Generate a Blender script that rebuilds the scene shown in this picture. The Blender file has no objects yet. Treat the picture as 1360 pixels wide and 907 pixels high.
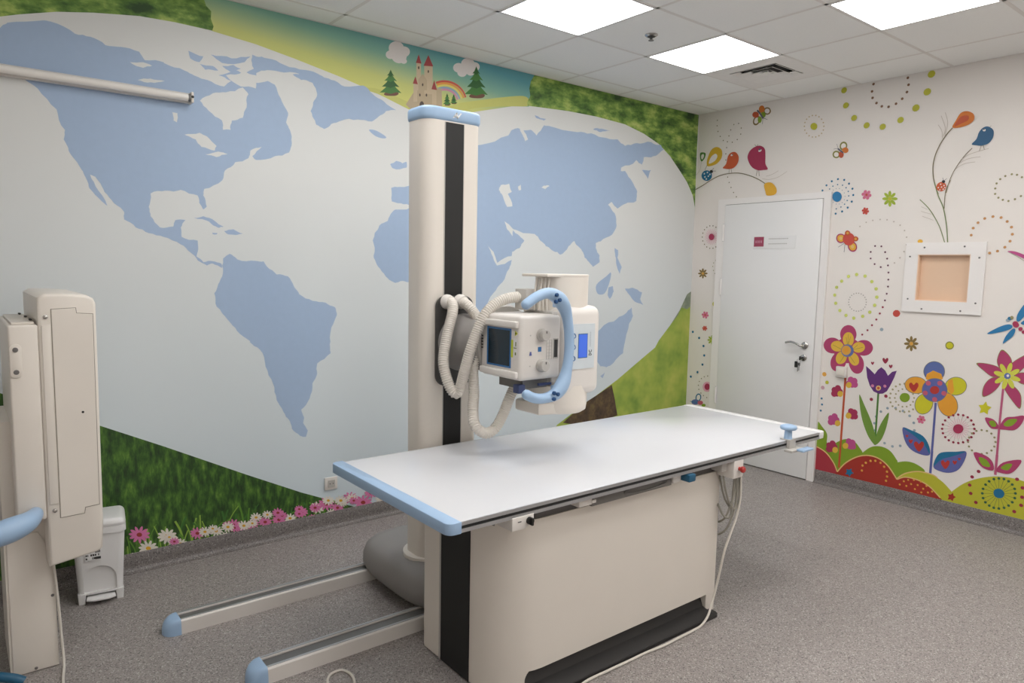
import bpy, bmesh, math, random
from mathutils import Matrix, Vector
random.seed(7)
S = bpy.context.scene
COL = S.collection

# ---------------------------------------------------------------- camera
YAW, PITCH, ROLL = math.radians(51.449), math.radians(-5.8675), math.radians(1.1195)
CAMPOS = Vector((-5.2173, -3.9749, 1.6067))
fwd = Vector((math.cos(YAW)*math.cos(PITCH), math.sin(YAW)*math.cos(PITCH), math.sin(PITCH)))
rt0 = Vector((math.sin(YAW), -math.cos(YAW), 0)); up0 = rt0.cross(fwd)
rt = rt0*math.cos(ROLL) + up0*math.sin(ROLL); up = -rt0*math.sin(ROLL) + up0*math.cos(ROLL)
cam_data = bpy.data.cameras.new('camera'); cam = bpy.data.objects.new('camera', cam_data); COL.objects.link(cam)
cam.matrix_world = Matrix(((rt.x, up.x, -fwd.x, CAMPOS.x), (rt.y, up.y, -fwd.y, CAMPOS.y), (rt.z, up.z, -fwd.z, CAMPOS.z), (0, 0, 0, 1)))
cam_data.sensor_width = 36; cam_data.lens = 935.96/1360*36; cam_data.clip_start = 0.05
S.camera = cam
# ---------------------------------------------------------------- world, exposure
wd = bpy.data.worlds.new('world'); S.world = wd; wd.use_nodes = True
wd.node_tree.nodes['Background'].inputs[0].default_value = (0.8, 0.85, 0.9, 1)
wd.node_tree.nodes['Background'].inputs[1].default_value = 0.3
S.view_settings.view_transform = 'Standard'; S.view_settings.look = 'None'
S.view_settings.exposure = 0.0; S.view_settings.gamma = 1.0; S.view_settings.use_curve_mapping = False
PANEL_STRENGTH = 9.0          # ceiling light diffusers
PANEL_COLOR = (1.0, 0.99, 0.98)
H = 2.984                     # ceiling height
X0, Y0 = -6.8, -5.2           # far corners behind the camera
GA, GB, G = 0.4414, 0.2124, 0.6   # ceiling grid offsets and pitch

# ---------------------------------------------------------------- materials
def lin(c): return tuple(((v/255)/12.92 if v <= 10.3 else (((v/255)+0.055)/1.055)**2.4) for v in c)
def alb(c, k=1.0): return tuple(min(0.9, v*k) for v in lin(c)) + (1,)
MATS = {}
def mat(name, rgb, rough=0.5, metal=0.0, spec=0.5, var=0.04, scale=25.0, bump=0.0, bscale=120.0, k=1.0, coat=0.0):
    """plain surface: colour with a faint procedural mottling and optional fine relief"""
    if name in MATS: return MATS[name]
    m = bpy.data.materials.new(name); m.use_nodes = True; N = m.node_tree.nodes; L = m.node_tree.links
    b = N['Principled BSDF']; tc = N.new('ShaderNodeTexCoord')
    no = N.new('ShaderNodeTexNoise'); no.inputs['Scale'].default_value = scale; no.inputs['Detail'].default_value = 3
    L.new(tc.outputs['Object'], no.inputs['Vector'])
    mx = N.new('ShaderNodeMix'); mx.data_type = 'RGBA'
    c = alb(rgb, k)
    mx.inputs['A'].default_value = tuple(v*(1-var) for v in c[:3])+(1,)
    mx.inputs['B'].default_value = tuple(min(1, v*(1+var)) for v in c[:3])+(1,)
    L.new(no.outputs['Fac'], mx.inputs['Factor']); L.new(mx.outputs['Result'], b.inputs['Base Color'])
    b.inputs['Roughness'].default_value = rough; b.inputs['Metallic'].default_value = metal
    b.inputs['Specular IOR Level'].default_value = spec; b.inputs['Coat Weight'].default_value = coat
    if bump:
        n2 = N.new('ShaderNodeTexNoise'); n2.inputs['Scale'].default_value = bscale; n2.inputs['Detail'].default_value = 4
        L.new(tc.outputs['Object'], n2.inputs['Vector'])
        bp = N.new('ShaderNodeBump'); bp.inputs['Strength'].default_value = bump; bp.inputs['Distance'].default_value = 0.002
        L.new(n2.outputs['Fac'], bp.inputs['Height']); L.new(bp.outputs['Normal'], b.inputs['Normal'])
    MATS[name] = m; return m
def ramp_mat(name, stops, scale, detail=5, stretch=(1, 1, 1), rough=0.55, kind='noise', axis=None, tilt=0.0):
    """colour ramp driven by noise, voronoi or a world axis"""
    m = bpy.data.materials.new(name); m.use_nodes = True; N = m.node_tree.nodes; L = m.node_tree.links
    b = N['Principled BSDF']; b.inputs['Roughness'].default_value = rough
    ge = N.new('ShaderNodeNewGeometry'); mp = N.new('ShaderNodeMapping'); mp.inputs['Scale'].default_value = stretch
    L.new(ge.outputs['Position'], mp.inputs['Vector'])
    rp = N.new('ShaderNodeValToRGB'); e = rp.color_ramp.elements
    while len(e) > 1: e.remove(e[0])
    e[0].position = stops[0][0]; e[0].color = alb(stops[0][1])
    for p_, c_ in stops[1:]:
        q = e.new(p_); q.color = alb(c_)
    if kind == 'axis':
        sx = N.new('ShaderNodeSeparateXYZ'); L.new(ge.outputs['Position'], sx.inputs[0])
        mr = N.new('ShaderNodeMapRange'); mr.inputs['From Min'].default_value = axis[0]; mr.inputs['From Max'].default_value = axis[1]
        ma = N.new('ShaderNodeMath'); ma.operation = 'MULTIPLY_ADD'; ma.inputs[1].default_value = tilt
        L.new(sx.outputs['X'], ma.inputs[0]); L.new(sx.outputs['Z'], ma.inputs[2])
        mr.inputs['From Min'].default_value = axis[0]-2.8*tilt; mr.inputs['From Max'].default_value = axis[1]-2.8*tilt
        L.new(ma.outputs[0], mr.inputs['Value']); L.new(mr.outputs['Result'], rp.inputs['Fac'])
    elif kind == 'voronoi':
        t = N.new('ShaderNodeTexVoronoi'); t.inputs['Scale'].default_value = scale; L.new(mp.outputs[0], t.inputs['Vector'])
        L.new(t.outputs['Color'], rp.inputs['Fac'])
    else:
        t = N.new('ShaderNodeTexNoise'); t.inputs['Scale'].default_value = scale; t.inputs['Detail'].default_value = detail
        t.inputs['Roughness'].default_value = 0.62
        L.new(mp.outputs[0], t.inputs['Vector']); L.new(t.outputs['Fac'], rp.inputs['Fac'])
    L.new(rp.outputs['Color'], b.inputs['Base Color']); MATS[name] = m; return m
def vinyl_mat(name, k=1.0):
    """speckled grey sheet vinyl"""
    m = bpy.data.materials.new(name); m.use_nodes = True; N = m.node_tree.nodes; L = m.node_tree.links
    b = N['Principled BSDF']; ge = N.new('ShaderNodeNewGeometry')
    v1 = N.new('ShaderNodeTexVoronoi'); v1.inputs['Scale'].default_value = 230; L.new(ge.outputs['Position'], v1.inputs['Vector'])
    r1 = N.new('ShaderNodeValToRGB'); r1.color_ramp.interpolation = 'CONSTANT'; e = r1.color_ramp.elements
    e[0].position = 0; e[0].color = alb((104, 99, 97), k)
    e[1].position = 0.12; e[1].color = alb((145, 138, 135), k)
    for p_, c_ in ((0.34, (153, 146, 142)), (0.55, (140, 133, 130)), (0.75, (156, 149, 145)), (0.93, (186, 182, 178))):
        q = e.new(p_); q.color = alb(c_, k)
    sp = N.new('ShaderNodeSeparateColor'); L.new(v1.outputs['Color'], sp.inputs[0]); L.new(sp.outputs[0], r1.inputs['Fac'])
    n = N.new('ShaderNodeTexNoise'); n.inputs['Scale'].default_value = 420; n.inputs['Detail'].default_value = 2; L.new(ge.outputs['Position'], n.inputs['Vector'])
    mx = N.new('ShaderNodeMix'); mx.data_type = 'RGBA'; mx.blend_type = 'OVERLAY'; mx.inputs['Factor'].default_value = 0.22
    L.new(r1.outputs['Color'], mx.inputs['A']); L.new(n.outputs['Fac'], mx.inputs['B']); L.new(mx.outputs['Result'], b.inputs['Base Color'])
    b.inputs['Roughness'].default_value = 0.42; b.inputs['Specular IOR Level'].default_value = 0.4
    bp = N.new('ShaderNodeBump'); bp.inputs['Strength'].default_value = 0.12; bp.inputs['Distance'].default_value = 0.001
    L.new(n.outputs['Fac'], bp.inputs['Height']); L.new(bp.outputs['Normal'], b.inputs['Normal'])
    MATS[name] = m; return m
def emit_mat(name, rgb, strength, grad=False):
    m = bpy.data.materials.new(name); m.use_nodes = True; N = m.node_tree.nodes; L = m.node_tree.links
    b = N['Principled BSDF']; b.inputs['Base Color'].default_value = tuple(rgb)+(1,); b.inputs['Roughness'].default_value = 0.4
    b.inputs['Emission Color'].default_value = tuple(rgb)+(1,); b.inputs['Emission Strength'].default_value = strength
    MATS[name] = m; return m
def glass_mat(name, tint=(0.95, 0.93, 0.88)):
    """thin clear pane: straight-through light with a faint sheen"""
    m = bpy.data.materials.new(name); m.use_nodes = True; N = m.node_tree.nodes; L = m.node_tree.links
    N.remove(N['Principled BSDF']); t = N.new('ShaderNodeBsdfTransparent'); t.inputs[0].default_value = tint+(1,)
    g = N.new('ShaderNodeBsdfGlossy'); g.inputs['Roughness'].default_value = 0.03
    x = N.new('ShaderNodeMixShader'); x.inputs[0].default_value = 0.04
    L.new(t.outputs[0], x.inputs[1]); L.new(g.outputs[0], x.inputs[2]); L.new(x.outputs[0], N['Material Output'].inputs['Surface'])
    MATS[name] = m; return m

# ---------------------------------------------------------------- mesh helpers
class MB:
    def __init__(s): s.v = []; s.f = []; s.m = []
    def add(s, vs, fs, mi=0):
        o = len(s.v); s.v += [tuple(v) for v in vs]; s.f += [tuple(i+o for i in f) for f in fs]; s.m += [mi]*len(fs); return s
    def box(s, lo, hi, mi=0):
        (a, b, c), (d, e, f) = lo, hi
        return s.add([(a,b,c),(d,b,c),(d,e,c),(a,e,c),(a,b,f),(d,b,f),(d,e,f),(a,e,f)],
                     [(0,3,2,1),(4,5,6,7),(0,1,5,4),(1,2,6,5),(2,3,7,6),(3,0,4,7)], mi)
    def rbox(s, lo, hi, r=0.01, seg=3, mi=0):
        bm = bmesh.new(); bmesh.ops.create_cube(bm, size=1)
        for v in bm.verts:
            v.co = Vector([(lo[i]+hi[i])/2 + v.co[i]*(hi[i]-lo[i]) for i in range(3)])
        bmesh.ops.bevel(bm, geom=list(bm.edges), offset=r, segments=seg, affect='EDGES', profile=0.5)
        bm.verts.index_update(); s.add([v.co[:] for v in bm.verts], [[v.index for v in f.verts] for f in bm.faces], mi); bm.free(); return s
    def prism(s, pts, lo, hi, axis='z', mi=0, r=0.0, seg=2):
        """extrude a 2D outline; axis z: (x,y), axis y: (x,z), axis x: (y,z); r bevels the rims"""
        def P(a, b, h): return {'z': (a, b, h), 'y': (a, h, b), 'x': (h, a, b)}[axis]
        n = len(pts)
        if r:
            bm = bmesh.new(); vs = [bm.verts.new(P(a, b, lo)) for a, b in pts]; f = bm.faces.new(vs)
            ex = bmesh.ops.extrude_face_region(bm, geom=[f])
            d = Vector(P(0, 0, hi-lo))
            for e in ex['geom']:
                if isinstance(e, bmesh.types.BMVert): e.co += d
            bmesh.ops.recalc_face_normals(bm, faces=bm.faces[:])
            k = {'z': 2, 'y': 1, 'x': 0}[axis]
            rim = [e for e in bm.edges if abs(e.verts[0].co[k]-e.verts[1].co[k]) < 1e-7]
            bmesh.ops.bevel(bm, geom=rim, offset=r, segments=seg, affect='EDGES', profile=0.5)
            bm.verts.index_update(); s.add([v.co[:] for v in bm.verts], [[v.index for v in f.verts] for f in bm.faces], mi); bm.free(); return s
        vs = [P(a, b, lo) for a, b in pts]+[P(a, b, hi) for a, b in pts]
        return s.add(vs, [tuple(range(n))[::-1], tuple(range(n, 2*n))]+[(i, (i+1) % n, n+(i+1) % n, n+i) for i in range(n)], mi)
    def tube(s, path, r, n=10, closed=False, mi=0, flat=1.0):
        P = [Vector(p) for p in path]; m = len(P)
        R = r if isinstance(r, (list, tuple)) else [r]*m
        T = []
        for i in range(m):
            a = P[(i-1) % m] if (closed or i > 0) else P[i]; b = P[(i+1) % m] if (closed or i < m-1) else P[i]
            T.append((b-a).normalized())
        u = T[0].orthogonal().normalized(); vs = []; prev = T[0]
        for i in range(m):
            q = prev.rotation_difference(T[i]); u = (q @ u); u = (u-T[i]*u.dot(T[i])).normalized(); prev = T[i]; w = T[i].cross(u)
            for k in range(n):
                a = 2*math.pi*k/n; vs.append(P[i]+(u*math.cos(a)+w*math.sin(a)*flat)*R[i])
        fs = []
        for i in range(m if closed else m-1):
            j = (i+1) % m
            for k in range(n): fs.append((i*n+k, i*n+(k+1) % n, j*n+(k+1) % n, j*n+k))
        if not closed: fs += [tuple(range(n))[::-1], tuple(range((m-1)*n, m*n))]
        return s.add(vs, fs, mi)
    def cyl(s, p0, p1, r, n=20, mi=0, r1=None):
        return s.tube([p0, p1], [r, r if r1 is None else r1], n, mi=mi)
    def lathe(s, prof, c, axis='z', n=32, mi=0, sx=1.0, sy=1.0):
        """prof: (radius, height) pairs round an axis through c"""
        vs = []
        for r, h in prof:
            for k in range(n):
                a = 2*math.pi*k/n; x, y = r*math.cos(a)*sx, r*math.sin(a)*sy
                vs.append({'z': (c[0]+x, c[1]+y, c[2]+h), 'y': (c[0]+x, c[1]+h, c[2]+y), 'x': (c[0]+h, c[1]+x, c[2]+y)}[axis])
        fs = [(i*n+k, i*n+(k+1) % n, (i+1)*n+(k+1) % n, (i+1)*n+k) for i in range(len(prof)-1) for k in range(n)]
        fs += [tuple(range(n))[::-1], tuple(range((len(prof)-1)*n, len(prof)*n))]
        return s.add(vs, fs, mi)
def rrect(x0, y0, x1, y1, r, seg=5):
    R = r if isinstance(r, (list, tuple)) else [r]*4        # corners: x0y0, x1y0, x1y1, x0y1
    o = []
    for (cx, cy, a0), q in zip(((x0+R[0], y0+R[0], 180), (x1-R[1], y0+R[1], 270), (x1-R[2], y1-R[2], 0), (x0+R[3], y1-R[3], 90)), R):
        for i in range(seg+1):
            a = math.radians(a0+90*i/seg); o.append((cx+q*math.cos(a), cy+q*math.sin(a)))
    return o
def smooth_path(pts, step):
    """Catmull-Rom through pts, resampled at an even step"""
    P = [Vector(p) for p in pts]; out = []
    for i in range(len(P)-1):
        a, b, c, d = P[max(i-1, 0)], P[i], P[i+1], P[min(i+2, len(P)-1)]
        for k in range(16):
            t = k/16; out.append(0.5*((2*b)+(c-a)*t+(2*a-5*b+4*c-d)*t*t+(3*b-a-3*c+d)*t**3))
    out.append(P[-1]); res = [out[0]]; acc = 0
    for a, b in zip(out, out[1:]):
        seg = (b-a).length; d = step-acc
        while d <= seg: res.append(a+(b-a)*(d/seg)); d += step
        acc = seg-(d-step)
    return res
ORG = {}
def link(o, parent=None):
    COL.objects.link(o)
    if parent: o.parent = parent
    return o
def build(name, mb, mats, parent=None, label=None, kind=None, sharp=38, loc=None):
    """link one mesh object; coordinates are given in the room's metres"""
    if not isinstance(mats, (list, tuple)): mats = [mats]
    org = ORG[parent.name] if parent else (Vector(loc) if loc is not None else Vector((0, 0, 0)))
    me = bpy.data.meshes.new(name); me.from_pydata([tuple(Vector(v)-org) for v in mb.v], [], mb.f)
    bm = bmesh.new(); bm.from_mesh(me)
    for i, f in enumerate(bm.faces): f.material_index = mb.m[i]
    bmesh.ops.recalc_face_normals(bm, faces=bm.faces[:]); bm.to_mesh(me); bm.free()
    for m in mats: me.materials.append(m)
    me.polygons.foreach_set('use_smooth', [True]*len(me.polygons)); me.set_sharp_from_angle(angle=math.radians(sharp))
    o = link(bpy.data.objects.new(name, me), parent)
    if not parent: o.location = org
    ORG[o.name] = org
    if label: o['label'] = label
    if kind: o['kind'] = kind
    return o
def empty(name, loc, label=None, cat=None, group=None, kind=None):
    o = link(bpy.data.objects.new(name, None)); o.location = loc; o.empty_display_size = 0.1; ORG[o.name] = Vector(loc)
    if label: o['label'] = label
    if cat: o['category'] = cat
    if group: o['group'] = group
    if kind: o['kind'] = kind
    return o
def tag(o, label, cat, group=None):
    o['label'] = label; o['category'] = cat
    if group: o['group'] = group
    return o

# colours of things
WHITEWALL = mat('wall_paint', (231, 225, 219), 0.6, bump=0.15, bscale=260, var=0.012, scale=6)
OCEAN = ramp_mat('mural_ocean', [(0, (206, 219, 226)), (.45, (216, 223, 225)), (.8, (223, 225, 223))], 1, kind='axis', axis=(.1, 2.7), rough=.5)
CREAM = mat('cream_enamel', (227, 220, 210), 0.38, var=0.015, scale=8)
WARMWHITE = mat('warm_white_plastic', (222, 217, 211), 0.35, var=0.012, scale=10)
WHITE = mat('white_plastic', (226, 225, 224), 0.35, var=0.012, scale=10)
TABLETOP = mat('white_laminate', (211, 212, 215), 0.16, var=0.008, scale=10)
PALEBLUE = mat('pale_blue_plastic', (156, 184, 214), 0.35, var=0.015, scale=10)
MIDBLUE = mat('mid_blue_plastic', (52, 112, 170), 0.4)
DEEPBLUE = mat('deep_blue_plastic', (22, 70, 118), 0.4)
TEALBLUE = mat('teal_blue_plastic', (30, 88, 118), 0.4)
BLACK = mat('black_plastic', (17, 17, 16), 0.55, var=0.1)
DARK = mat('dark_grey_plastic', (56, 55, 54), 0.5, var=0.06)
MIDGREY = mat('mid_grey_plastic', (138, 134, 131), 0.45, var=0.02, bump=0.1, bscale=400)
LIGHTGREY = mat('light_grey_plastic', (186, 182, 176), 0.45, var=0.02)
HOSE = mat('hose_plastic', (214, 208, 199), 0.5, var=0.03)
ALU = mat('brushed_aluminium', (185, 186, 188), 0.35, 0.8, var=0.05, scale=60)
CHROME = mat('chrome', (190, 188, 184), 0.18, 1.0, var=0.03)
STEEL = mat('grey_steel', (120, 118, 116), 0.4, 0.6, var=0.05)
CORD = mat('grey_cord_rubber', (142, 138, 128), 0.5)
PALECORD = mat('pale_cord_rubber', (214, 208, 198), 0.5)
TILE = mat('ceiling_tile_board', (246, 243, 240), 0.8, var=0.03, scale=90, bump=0.5, bscale=300)
GRID = mat('ceiling_grid_paint', (226, 222, 217), 0.5, var=0.02)
VINYL = vinyl_mat('speckled_vinyl')
SKIRT = vinyl_mat('shaded_floor_vinyl', 0.62)  # same floor vinyl, darkened for the weaker light on upright skirting
DOORWHITE = mat('door_enamel', (232, 231, 230), 0.3, var=0.01, scale=5)
FRAMEWHITE = mat('frame_enamel', (236, 232, 229), 0.32, var=0.01, scale=5)
LOUVRE = mat('vent_enamel', (236, 233, 229), 0.5)
DIFFUSER = emit_mat('light_diffuser', PANEL_COLOR, PANEL_STRENGTH)
GLASS = glass_mat('lead_glass', (0.99, 0.98, 0.965))
BEIGE = mat('beige_blind', (238, 208, 182), 0.7, var=0.02)
YELLOWLABEL = mat('yellow_label', (200, 205, 60), 0.5)
LCD = emit_mat('lcd_blue', lin((58, 94, 190)), 0.55)
DARKSCREEN = mat('dark_acrylic', (20, 38, 50), 0.12, var=0.05)
PANELGREY = mat('blue_grey_panel', (204, 212, 216), 0.4)
PINKSIGN = mat('pink_sign', (158, 66, 90), 0.5)
REDKNOB = mat('red_button', (175, 50, 45), 0.35)

# ---------------------------------------------------------------- room shell
def slab(name, lo, hi, m, label):
    return build(name, MB().box(lo, hi), m, None, label, 'structure', loc=lo)
floor = slab('floor', (X0-.1, Y0-.1, -.1), (.25, .1, 0), VINYL, 'grey speckled vinyl floor')
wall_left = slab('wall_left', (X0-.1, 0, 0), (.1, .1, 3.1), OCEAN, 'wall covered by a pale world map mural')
WY0, WY1, WZ0, WZ1 = -2.213, -1.893, 1.447, 1.760      # window opening
mbw = MB()
for lo, hi in (((0, Y0, 0), (.1, WY0, 3.1)), ((0, WY1, 0), (.1, 0, 3.1)), ((0, WY0, 0), (.1, WY1, WZ0)), ((0, WY0, WZ1), (.1, WY1, 3.1))):
    mbw.box(lo, hi)
wall_right = build('wall_right', mbw, WHITEWALL, None, 'off white wall with painted flowers, door and small window', 'structure', loc=(0, -2, 0))
slab('wall_rear', (X0-.1, Y0-.1, 0), (.1, Y0, 3.1), WHITEWALL, 'plain wall behind the camera')
slab('wall_side', (X0-.1, Y0, 0), (X0, 0, 3.1), WHITEWALL, 'plain wall at the far left')

def cove(name, run0, run1, fixed, label):
    # skirting turned up from the floor vinyl: a thin face with a concave foot
    prof = [(0, 0), (.034, 0), (.034, .0015), (.022, .005), (.012, .012), (.007, .022), (.005, .036), (.005, .097), (.003, .1), (0, .1)]
    mb = MB()
    if fixed == 'left':
        mb.prism([(-d, z) for d, z in prof], run0, run1, 'x')
    else:
        mb.prism([(-d, z) for d, z in prof], run0, run1, 'y')
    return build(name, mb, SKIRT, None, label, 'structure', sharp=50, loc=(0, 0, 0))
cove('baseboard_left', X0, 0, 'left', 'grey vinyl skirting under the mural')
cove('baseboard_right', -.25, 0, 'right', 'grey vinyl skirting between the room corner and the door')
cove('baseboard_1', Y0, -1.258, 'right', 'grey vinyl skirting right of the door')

# ceiling: slab, hung tiles, grid
ceiling = slab('ceiling', (X0-.1, Y0-.1, H+.04), (.1, .1, H+.14), TILE, 'suspended ceiling of white mineral tiles')
xs = [0]+[-GA-G*i for i in range(11)]+[X0]
ys = [0]+[-GB-G*i for i in range(9)]+[Y0]
LIGHTS = [(i, j) for j in (2, 4, 6, 8) for i in (2, 4, 6)] + [(8, 4), (8, 8)]  # unseen ones continue the seen spacing; last pair added to brighten the left
VENT = (1, 2)
cache = {}
for i in range(len(xs)-1):
    for j in range(len(ys)-1):
        if (i, j) in LIGHTS or (i, j) == VENT: continue
        w, d = round(xs[i]-xs[i+1], 4), round(ys[j]-ys[j+1], 4)
        if (w, d) not in cache:
            me = bpy.data.meshes.new('ceiling_tile'); mb = MB().box((-w/2+.008, -d/2+.008, 0), (w/2-.008, d/2-.008, .015))
            me.from_pydata(mb.v, [], mb.f); me.materials.append(TILE); cache[(w, d)] = me
        o = link(bpy.data.objects.new('ceiling_tile', cache[(w, d)]), ceiling)
        o.location = Vector(((xs[i]+xs[i+1])/2, (ys[j]+ys[j+1])/2, H)) - ORG['ceiling']
mb = MB()
for x in xs[1:-1]: mb.box((x-.0105, Y0, H-.0008), (x+.0105, 0, H+.02))
for y in ys[1:-1]: mb.box((X0, y-.0105, H-.0008), (0, y+.0105, H+.0199))
mb.box((X0, -.014, H-.002), (0, 0, H+.018)); mb.box((-.014, Y0, H-.002), (0, 0, H+.0185))
build('ceiling_grid', mb, GRID, ceiling)
ORD = ['', 'first', 'second', 'third', 'fourth']
LL = {(2, 2): 'square ceiling light nearest the air vent', (4, 2): 'square ceiling light above the x-ray mast, second from the right wall', (2, 4): 'square ceiling light cut by the top right of the frame'}
for (i, j) in LIGHTS:
    x0, x1, y0, y1 = xs[i+1]+.006, xs[i]-.006, ys[j+1]+.006, ys[j]-.006
    t = empty('ceiling_light', ((x0+x1)/2, (y0+y1)/2, H), LL.get((i, j), 'square ceiling light outside the view, %s from the flower wall, %s row from the mural' % (ORD[i//2], ORD[j//2])), 'ceiling light', 'square ceiling lights')
    fr = MB()
    for lo, hi in (((x0, y0, H-.004), (x1, y0+.01, H+.03)), ((x0, y1-.01, H-.004), (x1, y1, H+.03)), ((x0, y0+.01, H-.004), (x0+.01, y1-.01, H+.03)), ((x1-.01, y0+.01, H-.004), (x1, y1-.01, H+.03))):
        fr.box(lo, hi)
    build('frame', fr, WHITE, t)
    build('diffuser', MB().box((x0+.01, y0+.01, H-.002), (x1-.01, y1-.01, H+.008)), DIFFUSER, t)
# air vent
i, j = VENT
x0, x1, y0, y1 = xs[i+1]+.006, xs[i]-.006, ys[j+1]+.006, ys[j]-.006
cx, cy = (x0+x1)/2, (y0+y1)/2
vent = empty('air_vent', (cx, cy, H), 'square white four-way air diffuser among the ceiling tiles', 'air vent')
fr = MB(); R0 = .175
for lo, hi in (((x0, y0), (x1, cy-R0)), ((x0, cy+R0), (x1, y1)), ((x0, cy-R0), (cx-R0, cy+R0)), ((cx+R0, cy-R0), (x1, cy+R0))):
    fr.box((lo[0], lo[1], H-.002), (hi[0], hi[1], H+.012))
build('frame', fr, LOUVRE, vent)
build('duct', MB().box((cx-R0, cy-R0, H+.03), (cx+R0, cy+R0, H+.036)), BLACK, vent)
for q, (ro, ri) in enumerate(((.172, .136), (.121, .085), (.070, .036))):
    mb = MB(); A = [(-1, -1), (1, -1), (1, 1), (-1, 1)]
    vs = [(cx+a*ro, cy+b*ro, H-.004) for a, b in A]+[(cx+a*ri, cy+b*ri, H+.014) for a, b in A]+[(cx+a*ro, cy+b*ro, H-.006) for a, b in A]+[(cx+a*(ri-.003), cy+b*(ri-.003), H+.012) for a, b in A]
    fs = []
    for k in range(4):
        l = (k+1) % 4; fs += [(k, l, 4+l, 4+k), (8+k, 8+l, 12+l, 12+k), (k, l, 8+l, 8+k), (4+k, 4+l, 12+l, 12+k)]
    build('slat', mb.add(vs, fs), LOUVRE, vent)
build('core_plate', MB().box((cx-.034, cy-.034, H-.006), (cx+.034, cy+.034, H+.0)), LOUVRE, vent)
# sprinkler
sp = empty('sprinkler_head', (-1.941, -1.113, H), 'small chrome sprinkler head between the two far ceiling lights', 'sprinkler')
build('rosette', MB().lathe([(.038, 0), (.038, -.004), (.03, -.010), (.016, -.012)], (-1.941, -1.113, H), n=28), CHROME, sp)
build('valve_body', MB().lathe([(.024, -.010), (.02, -.015), (.009, -.018), (.007, -.028), (.003, -.031)], (-1.941, -1.113, H), n=20), DARK, sp)
build('deflector', MB().lathe([(.004, -.030), (.016, -.031), (.016, -.034), (.004, -.035)], (-1.941, -1.113, H), n=20), STEEL, sp)

# ---------------------------------------------------------------- door
door = empty('door_1', (0, -.76, 0), 'white door with grey lever handle and small pink sign', None, None, 'structure')
DY0, DY1, DZ = -1.196, -.338, 2.181
fr = MB()
fr.box((-.022, DY1+.004, 0), (0, -.262, 2.232)); fr.box((-.022, -1.256, 0), (0, DY0-.004, 2.232)); fr.box((-.022, DY0-.004, DZ+.004), (0, DY1+.004, 2.232))
build('door_frame', fr, FRAMEWHITE, door)
build('leaf', MB().rbox((-.03, DY0, .008), (-.002, DY1, DZ), .003, 2), DOORWHITE, door)
gs = MB(); gs.box((-.012, DY0-.004, 0), (0, DY0, DZ)); gs.box((-.012, DY1, 0), (0, DY1+.004, DZ)); gs.box((-.012, DY0, DZ), (0, DY1, DZ+.004))
build('seal', gs, STEEL, door)
for zz in (1.95, 1.49, .55):
    hg = build('hinge', MB().cyl((-.036, DY1+.004, zz-.07), (-.036, DY1+.004, zz+.07), .008, 12), FRAMEWHITE, door)
    build('pin', MB().cyl((-.036, DY1+.004, zz-.074), (-.036, DY1+.004, zz+.074), .005, 10), ALU, hg)
hd = build('handle', MB().tube(smooth_path([(-.03, -1.127, 1.06), (-.075, -1.127, 1.06), (-.082, -1.11, 1.06), (-.08, -1.07, 1.076), (-.078, -1.03, 1.082), (-.076, -.985, 1.072)], .008), .0085, 12), CHROME, door, 'curved chrome lever handle')
build('rosette', MB().lathe([(.028, -.03), (.028, -.038), (.022, -.044), (.01, -.046)], (0, -1.127, 1.06), 'x', 24), CHROME, hd)
lk = build('lock', MB().lathe([(.026, -.03), (.026, -.038), (.02, -.042), (.004, -.043)], (0, -1.123, .963), 'x', 24), CHROME, door, 'chrome lock rosette')
build('cylinder', MB().cyl((-.04, -1.123, .963), (-.05, -1.123, .963), .009, 14), STEEL, lk)
sgn = build('sign_plate', MB().box((-.034, -1.0, 1.812), (-.0302, -.626, 1.912)), DOORWHITE, door, 'white sign plate with pink emblem square')
build('emblem_square', MB().box((-.0355, -.722, 1.828), (-.034, -.634, 1.906)), PINKSIGN, sgn)
em = MB()
for k in range(3):      # three light strokes across the emblem
    y = -.648-.022*k; em.box((-.0362, y-.014, 1.856), (-.0355, y-.010, 1.878)); em.box((-.0362, y-.004, 1.856), (-.0355, y, 1.878)); em.box((-.0362, y-.010, 1.865), (-.0355, y-.004, 1.869))
build('emblem_mark', em, mat('pale_pink', (205, 150, 165), .5), sgn)
tx = MB()
random.seed(3)
for zz, y_end in ((1.885, -.93), (1.845, -.925)):
    y = -.765
    while y > y_end:
        l = random.uniform(.006, .013); tx.box((-.0346, y-l, zz), (-.034, y, zz+.008)); y -= l+.004
build('text_line', tx, mat('faint_grey_ink', (190, 187, 183), .6), sgn)
keys = empty('key_bunch', (-.05, -1.123, .963), 'bunch of keys with a black tag hanging from the door lock', 'keys')
build('lock_key', MB().box((-.078, -1.1245, .957), (-.05, -1.1215, .969)).rbox((-.098, -1.126, .948), (-.076, -1.120, .978), .002, 1), BLACK, keys)
build('key_ring', MB().tube([(-.09+.0*math.cos(a), -1.115+.014*math.cos(a), .94+.016*math.sin(a)) for a in [k*math.pi/8 for k in range(16)]], .0012, 6, True), CHROME, keys)
build('key_tag', MB().rbox((-.096, -1.108, .888), (-.086, -1.084, .936), .004, 2), BLACK, keys)
for dy, dz in ((-1.122, .866), (-1.112, .858)):
    k_ = MB().rbox((-.093, dy-.009, .905), (-.091, dy+.009, .928), .0009, 1).box((-.0928, dy-.003, dz), (-.0912, dy+.003, .906)); build('key', k_, STEEL, keys)

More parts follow.
